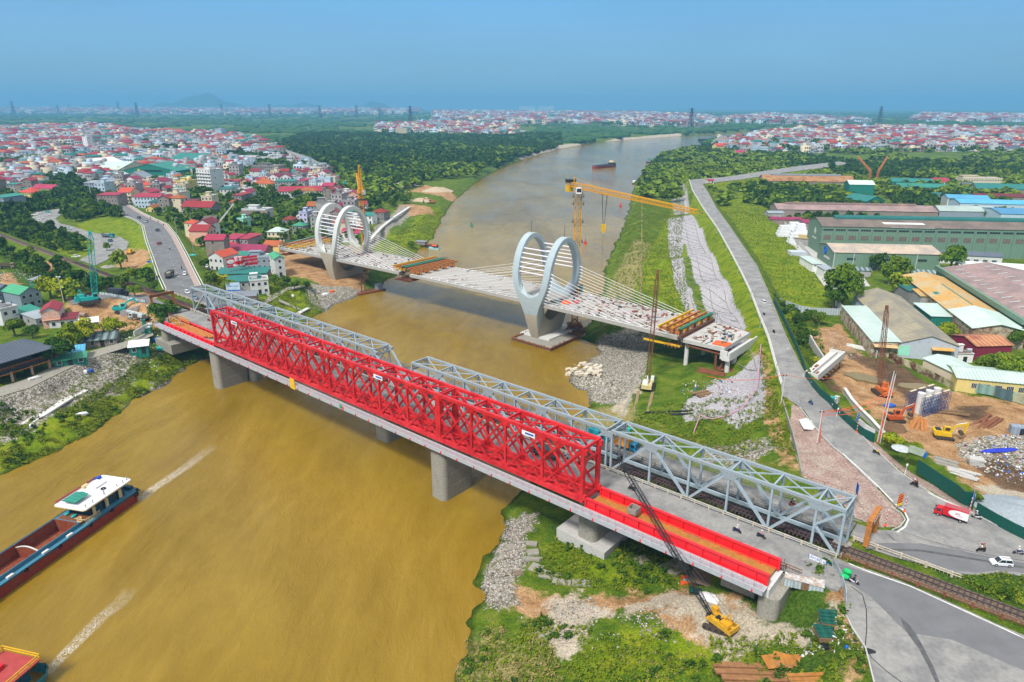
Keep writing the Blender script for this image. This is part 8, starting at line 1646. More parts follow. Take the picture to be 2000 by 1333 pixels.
# ================================================================ fences, walls, hoardings
def wall_line(name,label,cat,pts,z,h,m,th=.2,posts=None,pm=None,wob=0,zfun=None,step=2.5,cap=None):
 P=[Vc(p) for p in (Wl(pts,z) if not isinstance(pts[0],Vector) else pts)]; P=densify(P,step)
 if zfun:
  for p in P: p.z=gz(p.x,p.y)
 t=thing(name,label,cat,(0,0,0)); b=MB()
 for a,c in zip(P[:-1],P[1:]):
  d=(c-a); d.z=0; u=Vc((-d.y,d.x,0)).normalized()*th/2; b.add([a-u-Vc((0,0,.6)),c-u-Vc((0,0,.6)),c+u-Vc((0,0,.6)),a+u-Vc((0,0,.6)),a-u+Vc((0,0,h)),c-u+Vc((0,0,h)),c+u+Vc((0,0,h)),a+u+Vc((0,0,h))],[(3,2,1,0),(4,5,6,7),(0,1,5,4),(1,2,6,5),(2,3,7,6),(3,0,4,7)])
 b.mk('panel',m,t)
 if cap: c_=MB(); [c_.beam(a+Vc((0,0,h+.08)),b_+Vc((0,0,h+.08)),th*1.8,.16) for a,b_ in zip(P[:-1],P[1:])]; c_.mk('coping',cap,t)
 if posts:
  k=MB(); [k.beam(p-Vc((0,0,.3)),p+Vc((0,0,h+posts)),.14 if th<.3 else .35) for p in P]; k.mk('post',pm or M_rust,t,kind='stuff' if len(P)>30 else None)
 return t
M_hoard=mat('dark_green_hoarding',(.006,.075,.055),.55,0,.12,1.5)
h1=wall_line('green_hoarding','long dark green hoarding beside the dyke road, upper run to the white cap block','hoarding',[(1510,590),(1522,612),(1535,640),(1550,672),(1563,705),(1574,735)],13.6,2.3,M_hoard,.08,.0)
h2=wall_line('green_hoarding','wavy dark green hoarding dotted with pale discs below the white cap block','hoarding',[(1572,738),(1585,757),(1600,775),(1618,790),(1628,803),(1645,822),(1665,840),(1685,856),(1706,866)],13.8,2.5,M_hoard,.08,.0)
k=MB()
for i,p in enumerate(Wl([(1585,755),(1598,770),(1612,783),(1626,799),(1640,815),(1660,832),(1676,846)],13.8)): k.cyl(p+Vc((-.12,-.12,1.3)),p+Vc((.0,.0,1.3)),.3,8)
k.mk('pale_disc',M_concp,h2,kind='stuff')
wall_line('white_banner','white banner strip along the top of the green hoarding by the blue sign','banner',[(1676,826),(1690,838),(1708,850)],14.6,1.3,M_white,.06)
h3=wall_line('green_hoarding','dark green hoarding from the roadside stall down to the corner tree','hoarding',[(1790,918),(1815,935),(1840,952),(1865,968),(1880,982),(1896,984),(1898,1000)],13.8,2.6,M_hoard,.08)
h4=wall_line('green_hoarding','dark green hoarding from the corner tree to the right edge','hoarding',[(1904,1004),(1940,1026),(1975,1045),(2010,1062),(2080,1092)],13.9,2.6,M_hoard,.08)
wall_line('retaining_wall','pale concrete retaining wall below the hoarding, upper piece','wall',[(1581,668),(1592,688),(1605,708),(1612,722)],9,2.6,M_concw,.5); wall_line('retaining_wall','long curved pale retaining wall along the bare site','wall',[(1648,770),(1662,792),(1680,812),(1700,832),(1716,850),(1728,862)],9.8,1.9,M_concw,.5,cap=M_concp)
wall_line('boundary_wall','long white wall between the meadow and the factory yard','wall',[(1492,392),(1510,412),(1530,437),(1547,458),(1560,478),(1580,500),(1600,528),(1618,552),(1640,580)],6.8,2.2,M_concp,.3); wall_line('boundary_wall','white wall running on beside the long warehouse','wall',[(1628,590),(1650,612),(1672,640),(1695,672),(1712,698)],7.8,2.2,M_concp,.3)
wall_line('sheet_fence','pale grey corrugated fence across the end of the meadow','fence',[(1514,590),(1540,600),(1562,608),(1585,612),(1612,613),(1640,614)],8,2.4,M_galv,.08)
wall_line('sheet_fence','grey-green corrugated hoarding in front of the yellow office, left piece','fence',[(1862,752),(1885,758),(1910,764),(1942,770)],9.5,2.3,MATS['mint_render'] if False else corr('faded_green_sheet',(.2,.34,.29),1.5,.6,.2,dark=.8),.08,.2); wall_line('sheet_fence','dark grey corrugated hoarding in front of the yellow office','fence',[(1943,771),(1976,782)],9.5,2.6,corr('dark_grey_sheet',(.08,.14,.15),1.2,.6,.1),.08); wall_line('sheet_fence','cream and green sheet fence at the right edge below the office','fence',[(1978,780),(2010,790),(2060,802)],9.5,2.3,corr('cream_sheet',(.5,.47,.3),3,.7,.2,col2=(.3,.45,.35),mix=.5),.08)
wall_line('sheet_fence','fence of alternating brown and cream sheets by the muddy pond','fence',[(1735,700),(1760,712),(1785,722),(1810,735),(1835,748),(1858,760)],8.6,2.3,corr('brown_cream_sheet',(.12,.04,.02),9,.7,.2,col2=(.45,.42,.25),mix=.5),.08)
wall_line('sheet_fence','white panel fence in front of the teal excavator','fence',[(236,617),(250,613),(270,606),(284,600)],12,1.9,M_white,.08,.1,M_rail); wall_line('sheet_fence','low grey panel fence behind the excavated pit','fence',[(195,578),(215,580),(240,585),(262,590),(285,594)],13.6,1.6,corr('grey_panel',(.4,.47,.47),1.6,.6,.1),.08,.4,M_green); wall_line('sheet_fence','brown and grey panel fence left of the excavated pit','fence',[(132,592),(150,584),(172,579),(183,578)],11,1.8,corr('grey_brown_panel',(.25,.24,.22),2,.7,.2,col2=(.2,.08,.05),mix=.5),.08)
wall_line('sheet_fence','curved blue-grey sheet fence at the end of the near road bridge','fence',[(1625,1112),(1632,1124),(1640,1140),(1645,1156),(1649,1175),(1649,1196)],13.2,2.2,M_galv,.08,.1,M_rail); wall_line('sheet_fence','green sheet fence panel by the white banner at the bridge end','fence',[(1606,1106),(1616,1112),(1622,1118)],13,1.9,M_green,.08)
wall_line('low_wall','pale grey block wall by the teal booth near the first pier','wall',[(262,655),(275,647),(288,640)],11,1.4,M_concp,.3); wall_line('low_wall','old grey kerb wall along the brick pavement','wall',[(1528,785),(1537,815),(1548,850),(1558,890),(1565,928)],13.6,.8,M_conc,.3)
wall_line('parapet_wall','pale parapet along the river edge of the dyke road','wall',[Vc((p.x,p.y,p.z)) for p in offset_line(DL,.25)],0,.7,M_concp,.28,step=30)
wall_line('river_wall','pale stone path edge on top of the grassy left bank','wall',[(722,470),(745,445),(770,425),(800,405)],8,.5,M_concp,2.2)
rv=MB()
def rib(a,b,n=14):
 P=[];
 for i in range(n+1): p=a.lerp(b,i/n); P.append(Vc((p.x,p.y,gz(p.x,p.y)+.0)))
 for p,q in zip(P[:-1],P[1:]): rv.beam(p,q,.3,.2)
Lo=Wl([(1312,375,5),(1318,430,5),(1325,500,5.2),(1340,560,5.5),(1362,620,5.6),(1385,680,6)],5); Mi=Wl([(1325,372,7),(1335,430,7),(1355,500,7.5),(1385,570,7.8),(1410,640,8)],7); Hi=Wl([(1338,368,9),(1350,420,9),(1385,500,9.5),(1420,580,9.8),(1455,660,10),(1478,730,10)],9)
for ln in (Lo,Mi,Hi):
 for a,b in zip(ln[:-1],ln[1:]): rib(a,b,10)
dl=densify(Lo,9); dh=densify(Hi,9*len(densify(Hi,1))/max(1,len(densify(Lo,1))))
for a,b in zip(dl,dh): rib(a,b,6)
rv.mk('slope_ribs',mat('rib_stain',(.2,.2,.17),.95,0,.2,1),kind='structure',label='grid of concrete ribs on the stone-pitched dyke slope')
# ================================================================ poles, lamps, signs
def lamp(label,p,rz,h=8.4,arm=2.6,grp='street lamps'):
 t=thing('street_lamp',label,'street lamp',p,rz,grp); m=MB(); m.cyl((0,0,-.2),(0,0,h-.9),.11,7,.06); m.cyl((0,0,h-.9),(arm*.35,0,h-.15),.055,6); m.cyl((arm*.35,0,h-.15),(arm,0,h),.05,6); m.cyl((0,0,0),(0,0,.35),.28,8); m.mk('pole',M_rail,t); m=MB(); m.cbox((arm+.35,0,h),.9,.3,.14); m.mk('lamp_head',M_concp,t); return t
lamp('street lamp leaning over the junction with a red notice on its pole',W(1753,993,zR),R(55)); lamp('street lamp on the brick pavement with a small round disc',W(1624,871,zR),R(60)); lamp('street lamp at the dyke road beside the white apron',W(1560,787,zR),R(50)); lamp('street lamp on the dyke road near the white cap block',W(1515,735,14),R(20));
for i,(x,y,z,d) in enumerate(((1484,640,13.9,'below the white car'),(1466,585,13.6,'level with the white car'),(1440,535,13.5,'above the white car'),(1418,490,13.5,'by the upper dyke'),(1400,455,13.4,'on the upper dyke, farther'),(1383,420,13.4,'on the upper dyke, farthest'))): lamp('thin street lamp on the dyke road %s'%d,W(x,y,z),R(10))
for x,y,z,d,h in ((305,546,14,'nearest the pit',12),(297,520,13.4,'by the blue sign',12),(283,480,12.6,'by the grass bank',12),(275,452,11.8,'at the grass bank top',11),(262,432,11,'at the upper bend',11),(378,492,12,'by the right kerb near the bushes',10),(345,455,11.6,'by the right kerb at the clearing',10),(375,440,8.5,'in the clearing',11)): lamp('tall grey lamp post beside the left road %s'%d,W(x,y,z),R(-30),h)
def mast(label,p,h,r=.18,heads=True,cat='floodlight mast',nm='floodlight_mast'):
 t=thing(nm,label,cat,p,0); m=MB(); m.cyl((0,0,-.3),(0,0,h),r,8,r*.5); m.mk('pole',M_concp,t)
 if heads: m=MB(); m.cbox((-.6,0,h),.7,.4,.35); m.cbox((.6,0,h),.7,.4,.35); m.beam((-1,0,h-.2),(1,0,h-.2),.08); m.mk('floodlight',M_white,t)
 return t
mast('tall floodlight mast beside the teal crane pit',at(127,602),13.5); mast('floodlight mast above the dark grove by the loop road',at(180,393),19,.3); mast('single pale post among trees right of the restaurant',at(73,692),3.5,.22,False,'post','post')
def upole(label,p,h,lean=(0,0),orange=True):
 t=thing('utility_pole',label,'utility pole',p,0,'concrete utility poles'); top=Vc((lean[0],lean[1],h)); m=MB(); m.cyl((0,0,-.3),top,.15,8,.1); m.mk('pole',M_concp,t)
 if orange:
  m=MB();
  for k in range(3): m.tube([Vc((.25+.15*k,-.2,0)),Vc((.2+.05*k,-.2,h*.4))+top*.35*Vc((1,1,0)).length*0,Vc((top.x+.15,top.y-.15,h*.93))],.05,4)
  m.mk('cable_conduit',mat('orange_cable',(.7,.09,.02),.5),t)
 m=MB(); m.box(top.x-.6,top.x+.6,top.y-.06,top.y+.06,h-.5,h-.35); m.cyl((top.x-.4,top.y,h-.35),(top.x-.4,top.y,h-.1),.07,5); m.cyl((top.x+.4,top.y,h-.35),(top.x+.4,top.y,h-.1),.07,5); m.mk('cross_arm',M_dark,t); return t,top+p
pA=W(1596,863,zR); pB=W(1712,868,11.6); tA,a1=upole('concrete pole wrapped with orange cables on the brick pavement',pA,8.2); tB,b1=upole('tall pale double pole with orange cables behind the flowering tree',pB,19,(1.2,.6)); m=MB(); m.cyl((.9,.3,-.3),(1.9,.9,18.6),.15,8,.1); m.mk('second_pole',M_concp,tB)
def sag(mb,a,b,s,r=.05,n=14):
 P=[a.lerp(b,i/n)-Vc((0,0,4*s*(i/n)*(1-i/n))) for i in range(n+1)]; mb.tube(P,r,4)
for i,(dz_,s_) in enumerate(((0,1.2),(-.9,1.0),(-1.8,1.6))):
 m=MB(); sag(m,a1+Vc((0,0,-.3+dz_*.5)),b1+Vc((0,0,-5+dz_)),s_,.06); m.mk('overhead_cable',MATS['orange_cable'],label='orange overhead cable across the road, %s of three'%('top','middle','lowest')[i],cat='cable',group='orange overhead cables')
pC=W(1526,785,13.9); tC,c1=upole('dark thin pole at the edge of the dyke slope carrying the orange cable',pC,8,(0,0),False); m=MB(); sag(m,c1,W(1380,735,13),1.5,.07); sag(m,c1,W(1640,735,16),1.0,.05); m.mk('overhead_cable',MATS['orange_cable'],label='red-orange cable running from the thin pole over the dyke road',cat='cable')
m=MB(); sag(m,W(1660,960,19),W(1905,1140,14.5),3.0,.04); m.mk('overhead_cable',M_dark,label='black cable sagging over the near junction',cat='cable'); m=MB(); sag(m,W(1740,1030,15),W(2100,1105,18),1.5,.04); m.mk('overhead_cable',M_dark,label='black cable over the upper junction road',cat='cable')
m=MB(); m.tube([W(x,y,zR+.02) for x,y in ((1662,1145),(1685,1163),(1692,1190),(1693,1225),(1690,1262),(1702,1285),(1730,1310),(1770,1340))],.06,4); m.mk('ground_cable',M_black,label='black cable lying across the pale concrete of the near road',cat='cable')
m=MB(); m.ball((0,0,0),1,.6,.06,10,4,.2); m.mk('cable_coil',M_dark,label='dark tangle where the ground cable meets the yard edge',cat='cable coil',loc=W(1695,1272,zR+.02))
m=MB(); P=[at(x,y)+Vc((0,0,h_)) for x,y,h_ in ((1354,848,.2),(1366,824,2),(1390,822,.5),(1420,815,.5),(1450,800,.6),(1478,765,2.2),(1484,690,3))]; m.tube(densify(P,2),.12,5); m.mk('surface_hose',mat('pink_hose',(.55,.25,.35),.6),label='pinkish hose snaking over the slope under the new deck',cat='hose')
M_sblue=mat('sign_board_blue',(.01,.12,.5),.4)
def sign(label,p,rz,w_,h_,m_,z0,tall=None,text_=None,tm=None,grp=None,pole=M_rail):
 t=thing('road_sign',label,'sign',p,rz,grp); m=MB(); m.cyl((0,0,-.2),(0,0,z0+h_),.06,6); m.mk('pole',pole,t); m=MB(); m.box(-w_/2,w_/2,-.1,-.05,z0,z0+h_); b=m.mk('sign_board',m_,t)
 if text_:
  n=len(text_);
  for i,s in enumerate(text_): text(s,h_/n*.62,tm or M_white,b,(0,-.115,z0+h_-(i+.5)*h_/n),(R(90),0,0),'lettering',.005)
 return t
sign('blue road sign with white lines and a warning triangle at the green hoarding',W(1671,840,zR),R(40),1.7,1.9,M_sblue,2.6,None,['CẦU ĐUỐNG','TẢI TRỌNG','18T'],None,'blue road signs')
tri=MB(); tri.add([(-.5,-.12,1.4),(.5,-.12,1.4),(0,-.12,2.3)],[(0,1,2)]); q=[x for x in COL.objects if str(x.get('label','')).startswith('blue road sign with white lines')][0]; tri.mk('warning_triangle',MATS['traveller_yellow'],q)
sign('blue road sign seen edge-on on the brick pavement',W(1668,986,zR),R(75),1.8,2.2,M_sblue,2.6,None,['HÀ NỘI','ĐÔNG ANH','GIA LÂM'],None,'blue road signs',M_dark); sign('blue road sign tilted at the corner of the green hoarding',W(1894,1000,zR),R(60),1.5,2.0,M_sblue,2.8,None,['CẦU ĐUỐNG','18T'],None,'blue road signs'); sign('small blue sign beside the orange sand at the left road',W(292,519,13),R(0),1.9,.9,M_sblue,1.5,None,None,None,'blue road signs')
rn_=sign('red notice with yellow lettering hung on the lamp post at the pavement tip',W(1754,996,zR),R(28),1.6,2.4,M_vred,1.2,None,['CHÀO MỪNG','QUÝ KHÁCH','ĐẾN VỚI','GIA LÂM'],mat('notice_yellow',(.8,.55,.02),.6),None); m=MB(); m.box(-.8,.8,-.13,-.06,1.0,1.6); m.mk('yellow_strip',MATS['notice_yellow'],rn_)
bz=thing('banner','white banner with blue lettering on the railing at the end of the red bridge','banner',W(1579,1098,13.4),math.atan2(W(1611,1112,13.4).y-W(1579,1098,13.4).y,W(1611,1112,13.4).x-W(1579,1098,13.4).x)); L_=(W(1611,1112,13.4)-W(1579,1098,13.4)).length; m=MB(); m.box(0,L_,-.05,.0,.2,1.7); b_=m.mk('cloth',M_white,bz); text('CẤM ĐỖ XE',.62,M_sblue,b_,(L_/2,-.07,1.25),(R(90),0,0)); text('TRÊN CẦU ĐUỐNG',.5,M_sblue,b_,(L_/2,-.07,.6),(R(90),0,0))
bp_=at(478,545); bb=thing('billboard','long red advertising billboard with two drink cans above the teal roof','billboard',W(541,513,15),math.atan2(W(643-100+0,511,15).y-W(444,522,15).y,W(543,511,15).x-W(444,522,15).x)); a_=W(444,524,14.5); c_=W(504,516,14.5); bb.location=a_; bb.rotation_euler=(0,0,math.atan2(c_.y-a_.y,c_.x-a_.x)); L_=(c_-a_).length
m=MB(); m.box(0,L_,-.1,.1,0,4.6); b_=m.mk('panel',mat('billboard_red',(.6,.012,.04),.5),bb)
for x in (.32,.44): m=MB(); m.cyl((L_*x,-.25,.6),(L_*x,-.25,5.0),1.0,10); q=m.mk('drink_can',mat('can_pink',(.7,.4,.42),.4),b_); m=MB(); m.cyl((L_*x,-.27,1.4),(L_*x,-.27,3),1.03,10); m.mk('can_band',M_vred,q)
m=MB(); m.ball((L_*.38,-.12,.9),3,.05,1.2,12,6); m.mk('splash',M_white,b_); text('CHO BẠN CÓ ĐÔI',1.0,M_white,b_,(L_*.76,-.13,3.3),(R(90),0,0)); text('CHƠI SĂN CÙNG',1.2,M_white,b_,(L_*.76,-.13,1.6),(R(90),0,0)); m=MB(); m.ball((L_*.13,-.12,2.9),1.9,.05,1.1,12,6); m.mk('emblem',M_white,b_); text('LẮNG NGHE',.7,M_white,b_,(L_*.13,-.14,1.0),(R(90),0,0))
m=MB()
for i in range(7): m.beam((L_*i/6,0,-3.2),(L_*i/6,0,0),.15); m.beam((L_*i/6,0,3),(L_*i/6,2.2,-2.5),.1)
m.mk('frame',M_rail,bb)
sb=at(458,583); bb=thing('signboard','blue-white signboard on a low roof near the grey bridge','signboard',sb+Vc((0,0,3)),R(8)); m=MB(); m.box(-3,3,-.1,.1,0,4.2); b_=m.mk('panel',mat('sky_white',(.5,.62,.72),.5,0,.2,.8),bb); text('NHÀ NGHỈ',.9,M_sblue,b_,(0,-.12,2.6),(R(90),0,0)); m=MB(); m.box(-3,3,-.12,-.1,.2,.9); m.mk('stripe',M_sblue,b_)
for p,lab in ((W(1766,1000,zR),'tall striped marker pole with an orange cone base at the pavement tip'),(W(1729,1027,zR),'striped marker pole beside the little bush at the gantry'),(W(1673,845,zR),'short striped post below the warning triangle'),(W(1892,1003,zR),'striped post by the tilted blue sign')):
 t=thing('marker_pole',lab,'marker pole',p,0,'red and white marker poles'); m=MB(); m.cyl((0,0,0),(0,0,3.6),.06,6); m.mk('pole',M_white,t); m=MB(); [m.cyl((0,0,.4+i*.8),(0,0,.8+i*.8),.075,6) for i in range(4)]; m.mk('red_band',M_vred,t,kind='stuff'); m=MB(); m.cyl((0,0,0),(0,0,.4),.3,8,.1); m.mk('base',MATS['orange_tarp'],t)
ub=thing('parasol','large pale grey street parasol beside the flowering tree','parasol',W(1757,893,zR),0); m=MB(); m.cyl((0,0,0),(0,0,2.6),.05,6); m.mk('pole',M_rail,ub); m=MB(); n=12; V=[(0,0,2.95)]+[(2.1*cos(6.283*i/n),2.1*sin(6.283*i/n),2.2) for i in range(n)]+[(0,0,2.85)]; m.add(V,[(0,1+i,1+(i+1)%n) for i in range(n)]+[(n+1,1+(i+1)%n,1+i) for i in range(n)]); m.mk('canopy',mat('parasol_cloth',(.42,.45,.45),.9,0,.2,1),ub)
sl=thing('tarpaulin_stall','grey-green tarpaulin stall between the parasol and the green hoarding','stall',W(1786,900,zR),R(-40)); m=MB(); m.add([(-1.6,-1.4,2.3),(1.6,-1.4,2.1),(1.6,1.4,2.6),(-1.6,1.4,2.9),(-1.7,-1.5,0),(-1.7,1.4,0)],[(0,1,2,3),(0,3,5,4)]); m.mk('tarpaulin',mat('olive_tarp',(.2,.24,.18),.8,0,.2,1),sl); m=MB()
for x,y in ((-1.5,-1.3),(1.5,-1.3),(1.5,1.3),(-1.5,1.3)): m.beam((x,y,0),(x,y,2.2),.07)
m.mk('pole',M_wood,sl); m=MB(); m.cbox((1.5,.9,1.6),.8,.8,1.2,.3); m.mk('hanging_clothes',M_sblue,sl)
for px,py,lab in ((142,627,'faint lilac parasol by the maroon-roofed shop'),(378,0+506,'teal garden parasol beside the left road slope')):
 p=at(px,py); ub=thing('parasol',lab,'parasol',p,0); m=MB(); m.cyl((0,0,0),(0,0,2.4),.05,6); m.mk('pole',M_rail,ub); m=MB(); V=[(0,0,2.8)]+[(1.9*cos(6.283*i/10),1.9*sin(6.283*i/10),2.2) for i in range(10)]; m.add(V,[(0,1+i,1+(i+1)%10) for i in range(10)]); m.mk('canopy',mat('lilac_cloth',(.4,.33,.5),.8) if px<200 else M_teal,ub)
# ================================================================ site material
def pile(name,label,cat,p,items,m,rz=0,group=None): b=MB(); items(b); return b.mk(name,m,None,label=label,cat=cat,group=group,loc=p,rz=rz)
st=thing('pier_formwork','three white concrete columns inside blue scaffolding in the excavation','formwork',at(1808,803),R(28));
for x in (-3.6,0,3.6): m=MB(); m.cyl((x,0,-1),(x,0,6.2),1.0,16); m.mk('column',M_concp,st)
M_sc=mat('blue_scaffold',(.03,.07,.22),.6,.2,.2,2)
m=MB()
for y in (-2.6,-1.7,1.7,2.6):
 for x in np.arange(-6,6.1,.75): m.beam((x,y,-1),(x,y,6),.06)
 for z in np.arange(-.5,6.1,1): m.beam((-6,y,z),(6,y,z),.06)
for x in np.arange(-6,6,1.5):
 for y in (-2.6,1.7): m.beam((x,y,0),(x+1.5,y,3),.05); m.beam((x,y,3),(x+1.5,y,0),.05); m.beam((x,y,6),(x,y+.9,3),.05)
m.mk('scaffold',M_sc,st); m=MB()
for x,y in ((-4,-2.2),(0,-2.2),(4,-2.2),(-4,2.2),(0,2.2),(4,2.2)): m.cbox((x,y,6.15),2.6,.5,.12)
m.mk('walk_board',mat('pale_board',(.6,.52,.4),.8),st,kind='stuff')
cbk=thing('concrete_cap','long white concrete pier cap on brown falsework beside the dyke road','pier cap',W(1578,736,11.5),0); a_=W(1580,735,13); c_=W(1634,690,13); cbk.location=(a_.x,a_.y,0); cbk.rotation_euler=(0,0,math.atan2(c_.y-a_.y,c_.x-a_.x)); L_=(c_-a_).length
m=MB(); m.box(0,L_,-2.6,2.2,12,12.9); m.mk('beam_base',M_concp,cbk); m=MB(); m.box(0,L_,-2.6,-2.2,12.9,14.1); m.box(0,.4,-2.2,2.2,12.9,14.1); m.box(L_-.4,L_,-2.2,2.2,12.9,14.1); m.box(0,L_,-.5,-.1,12.9,14.0); m.mk('upstand',M_concp,cbk); m=MB()
for i in range(9): m.beam((1+i*L_/9,-3.4,11.7),(1+i*L_/9,3.2,11.7),.3,.4)
for x in (2,L_*.5,L_-2):
 for y in (-2,2): m.beam((x,y,8),(x,y,11.6),.4)
m.mk('falsework',M_wood,cbk); m=MB(); m.box(3,5,-1.8,-.9,12.9,13.3); m.box(9,11,.2,1.4,12.9,13.3); m.box(6,6.8,.3,.9,12.9,13.4); m.mk('loose_timber',M_rust,cbk,kind='stuff')
def beams(n,L,sp,h=.35,j=.03): return lambda b:[b.cbox((rnd.uniform(-.5,.5),(i-n/2)*sp,h/2+(i%2)*h*.5),L*rnd.uniform(.85,1.05),sp*.85,h,rnd.uniform(-j,j)) for i in range(n)]
pile('sheet_pile_stack','stack of long brown rusty sheet piles at the bottom edge of the picture','steel stack',at(1505,1318)+Vc((0,0,.1)),beams(7,17,.62),M_rust if False else mat('brown_rust_steel',(.25,.12,.05),.8,0,.3,1),R(-3))
pile('steel_plates','heap of orange-brown rusty steel plates behind the sheet piles','steel plates',at(1545,1297)+Vc((0,0,.2)),lambda b:[b.cbox((x,y,.1+.09*i),3.2,2.6,.07,r,rx) for i,(x,y,r,rx) in enumerate(((-2.5,0,.2,.05),(-1,.3,-.3,.08),(.6,.1,.1,.04),(2.6,0,.35,.06),(3.6,-.6,-.1,.03)))],M_ochre,R(-5))
pile('plank_stack','stack of planks and rusty plate lying right of the sheet piles','plank stack',at(1590,1330)+Vc((0,0,.2)),beams(4,9,.7,.25),M_ochre,R(3))
gp=thing('green_sheet_pile','green corrugated sheets stacked on timbers, upper of two piles by the road edge','sheet stack',at(1621,1213)+Vc((0,0,.1)),R(-12)); m=MB(); [m.cbox((0,-1.1+i*.75,.5+.1*i),3.4,.8,.06,.04*i) for i in range(4)]; m.mk('sheet',M_green,gp); m=MB(); m.box(-1.6,1.6,-1.5,1.5,0,.42); m.mk('timber_base',M_wood,gp)
gp=thing('green_sheet_pile','green corrugated sheets on a wooden crate, lower of two piles by the road edge','sheet stack',at(1613,1243)+Vc((0,0,.1)),R(-4)); m=MB(); [m.cbox((0,-1.0+i*.95,.9+.05*i),3.3,.95,.06,.03*i) for i in range(3)]; m.mk('sheet',M_green,gp); m=MB(); m.box(-1.5,1.6,-1.6,1.5,0,.82); m.mk('timber_base',M_wood,gp)
pile('plastic_pallet','dark plastic pallet standing by the lower green sheet pile','pallet',at(1619,1263),lambda b:[b.box(-.9+i*.45,-.6+i*.45,-.6,.6,.05,.2) for i in range(4)]+[b.box(-.9,.9,-.6,.6,0,.05)],M_black,R(0))
hu=thing('tin_sheds','row of rusty corrugated tin sheds below the end of the red bridge','sheds',at(1572,1146),R(-24)); hu.scale=(.56,)*3
for i,(x,w_,d_,h_,m_) in enumerate(((-4.6,2.4,2.6,2.3,M_galv),(-2.2,2.2,2.4,2.2,M_galv),(0,2.1,2.4,2.3,M_wood),(3,4.0,3.2,2.4,M_galv))): m=MB(); m.box(x-w_/2,x+w_/2,-d_/2,d_/2,-.6,h_); q=m.mk('shed_wall',m_,hu); m=MB(); m.cbox((x,0,h_+.08),w_+.3,d_+.4,.1,0,.06); m.mk('shed_roof',mat('rust_spotted_roof',(.45,.33,.25),.8,0,.2,1.2,col2=(.5,.52,.52),mix=.5),q)
for px,py,lab,sx,sy,rz in ((1252,1096,'small square concrete slab under the red girder',3,2.6,20),(1316,1110,'large square concrete slab lying in the weeds',4.2,4.0,35),(1345,1098,'brown slab under the red girder near the large one',3.5,2,25),(1385,1133,'big brown slab behind the orange skip',6.5,4.4,-25),(1470,1135,'grey stone-topped block by the abutment',5.5,4.2,30),
 (1002,1070,'leftmost pale slab of the stepping row on the rubble shore',2.8,2.2,10),(1038,1063,'narrow upright slab at the top of the stepping row',1.4,2.4,80),(1041,1080,'pale square slab in the stepping row',2.4,2.0,5),(1040,1093,'long flat slab in the stepping row',4.2,1.2,-8),(1047,1111,'pale leaning slab by the muddy track',2.6,2.4,-30),(1074,1125,'grey slab beside the muddy track',4.2,2.2,-25),(1097,1138,'half-buried grey slab on the muddy track',3.6,1.6,-15),(1135,1140,'pale grey slab at the end of the row',3.4,2.0,-5),(1012,1121,'small broken slab on the brown mud',1.8,1.4,20),(1062,1247,'broken concrete lump in the weeds near the bottom',1.4,1.6,0)):
 b=MB(); b.cbox((0,0,.1),sx,sy,.35,0,rnd.uniform(-.08,.08),rnd.uniform(-.08,.08)); b.mk('concrete_slab',M_conc if 'brown' not in lab else mat('brown_slab',(.2,.15,.1),.9,0,.2,1),None,label=lab,cat='concrete slab',group='loose concrete slabs on the near bank',loc=at(px,py),rz=R(rz))
sk=thing('skip','orange-red skip bin with grey contents behind the yellow crane','skip',at(1344,1140),R(-15)); m=MB(); m.box(-1.4,1.4,-.9,.9,0,.1); m.box(-1.4,-1.3,-.9,.9,.1,1); m.box(1.3,1.4,-.9,.9,.1,1); m.box(-1.3,1.3,-.9,-.8,.1,1); m.box(-1.3,1.3,.8,.9,.1,1); m.mk('bin',MATS['orange_tarp'],sk); m=MB(); m.ball((0,0,.6),1.2,.7,.3,8,5,.1); m.mk('contents',M_conc,sk)
pile('work_table','green-topped work table behind the crane boom foot','table',at(1357,1160),lambda b:[b.box(-1.1,1.1,-.6,.6,.8,.95),b.box(-1,-.9,-.5,.5,0,.8),b.box(.9,1,-.5,.5,0,.8),b.box(-.9,.9,-.5,-.4,.2,.3)],M_green,R(-8)); pile('white_tarpaulin','white and grey tarpaulin heap behind the yellow crane','tarpaulin',at(1387,1168),lambda b:[b.ball((0,0,0),2.3,1.2,.55,12,6,.12),b.ball((2,-.6,0),1.6,1,.5,12,6,.12)],M_white,R(-30))
for gx,gy,n,sp,lab,cat_,m_,sc_ in ((1150,722,34,7.5,'pale stone block in the heap at the water edge','stone block',mat('cream_block',(.55,.48,.38),.9,0,.12,1),1.5),):
 rs=random.Random(4); first=None
 for i in range(n):
  p=at(gx+rs.uniform(-42,26),gy+rs.uniform(-12,14));
  if first is None: b=MB(); b.cbox((0,0,.3),2.2,1.2,.9,0,.05,.04); first=b.mk('stone_block',m_,None,label=lab,cat=cat_,group='pale stone blocks at the water edge',loc=p,rz=rs.uniform(0,3))
  else: q=first.copy(); COL.objects.link(q); q.location=p+Vc((0,0,rs.uniform(0,.9))); q.rotation_euler=(rs.uniform(-.15,.15),rs.uniform(-.15,.15),rs.uniform(-.5,.5)+.9)
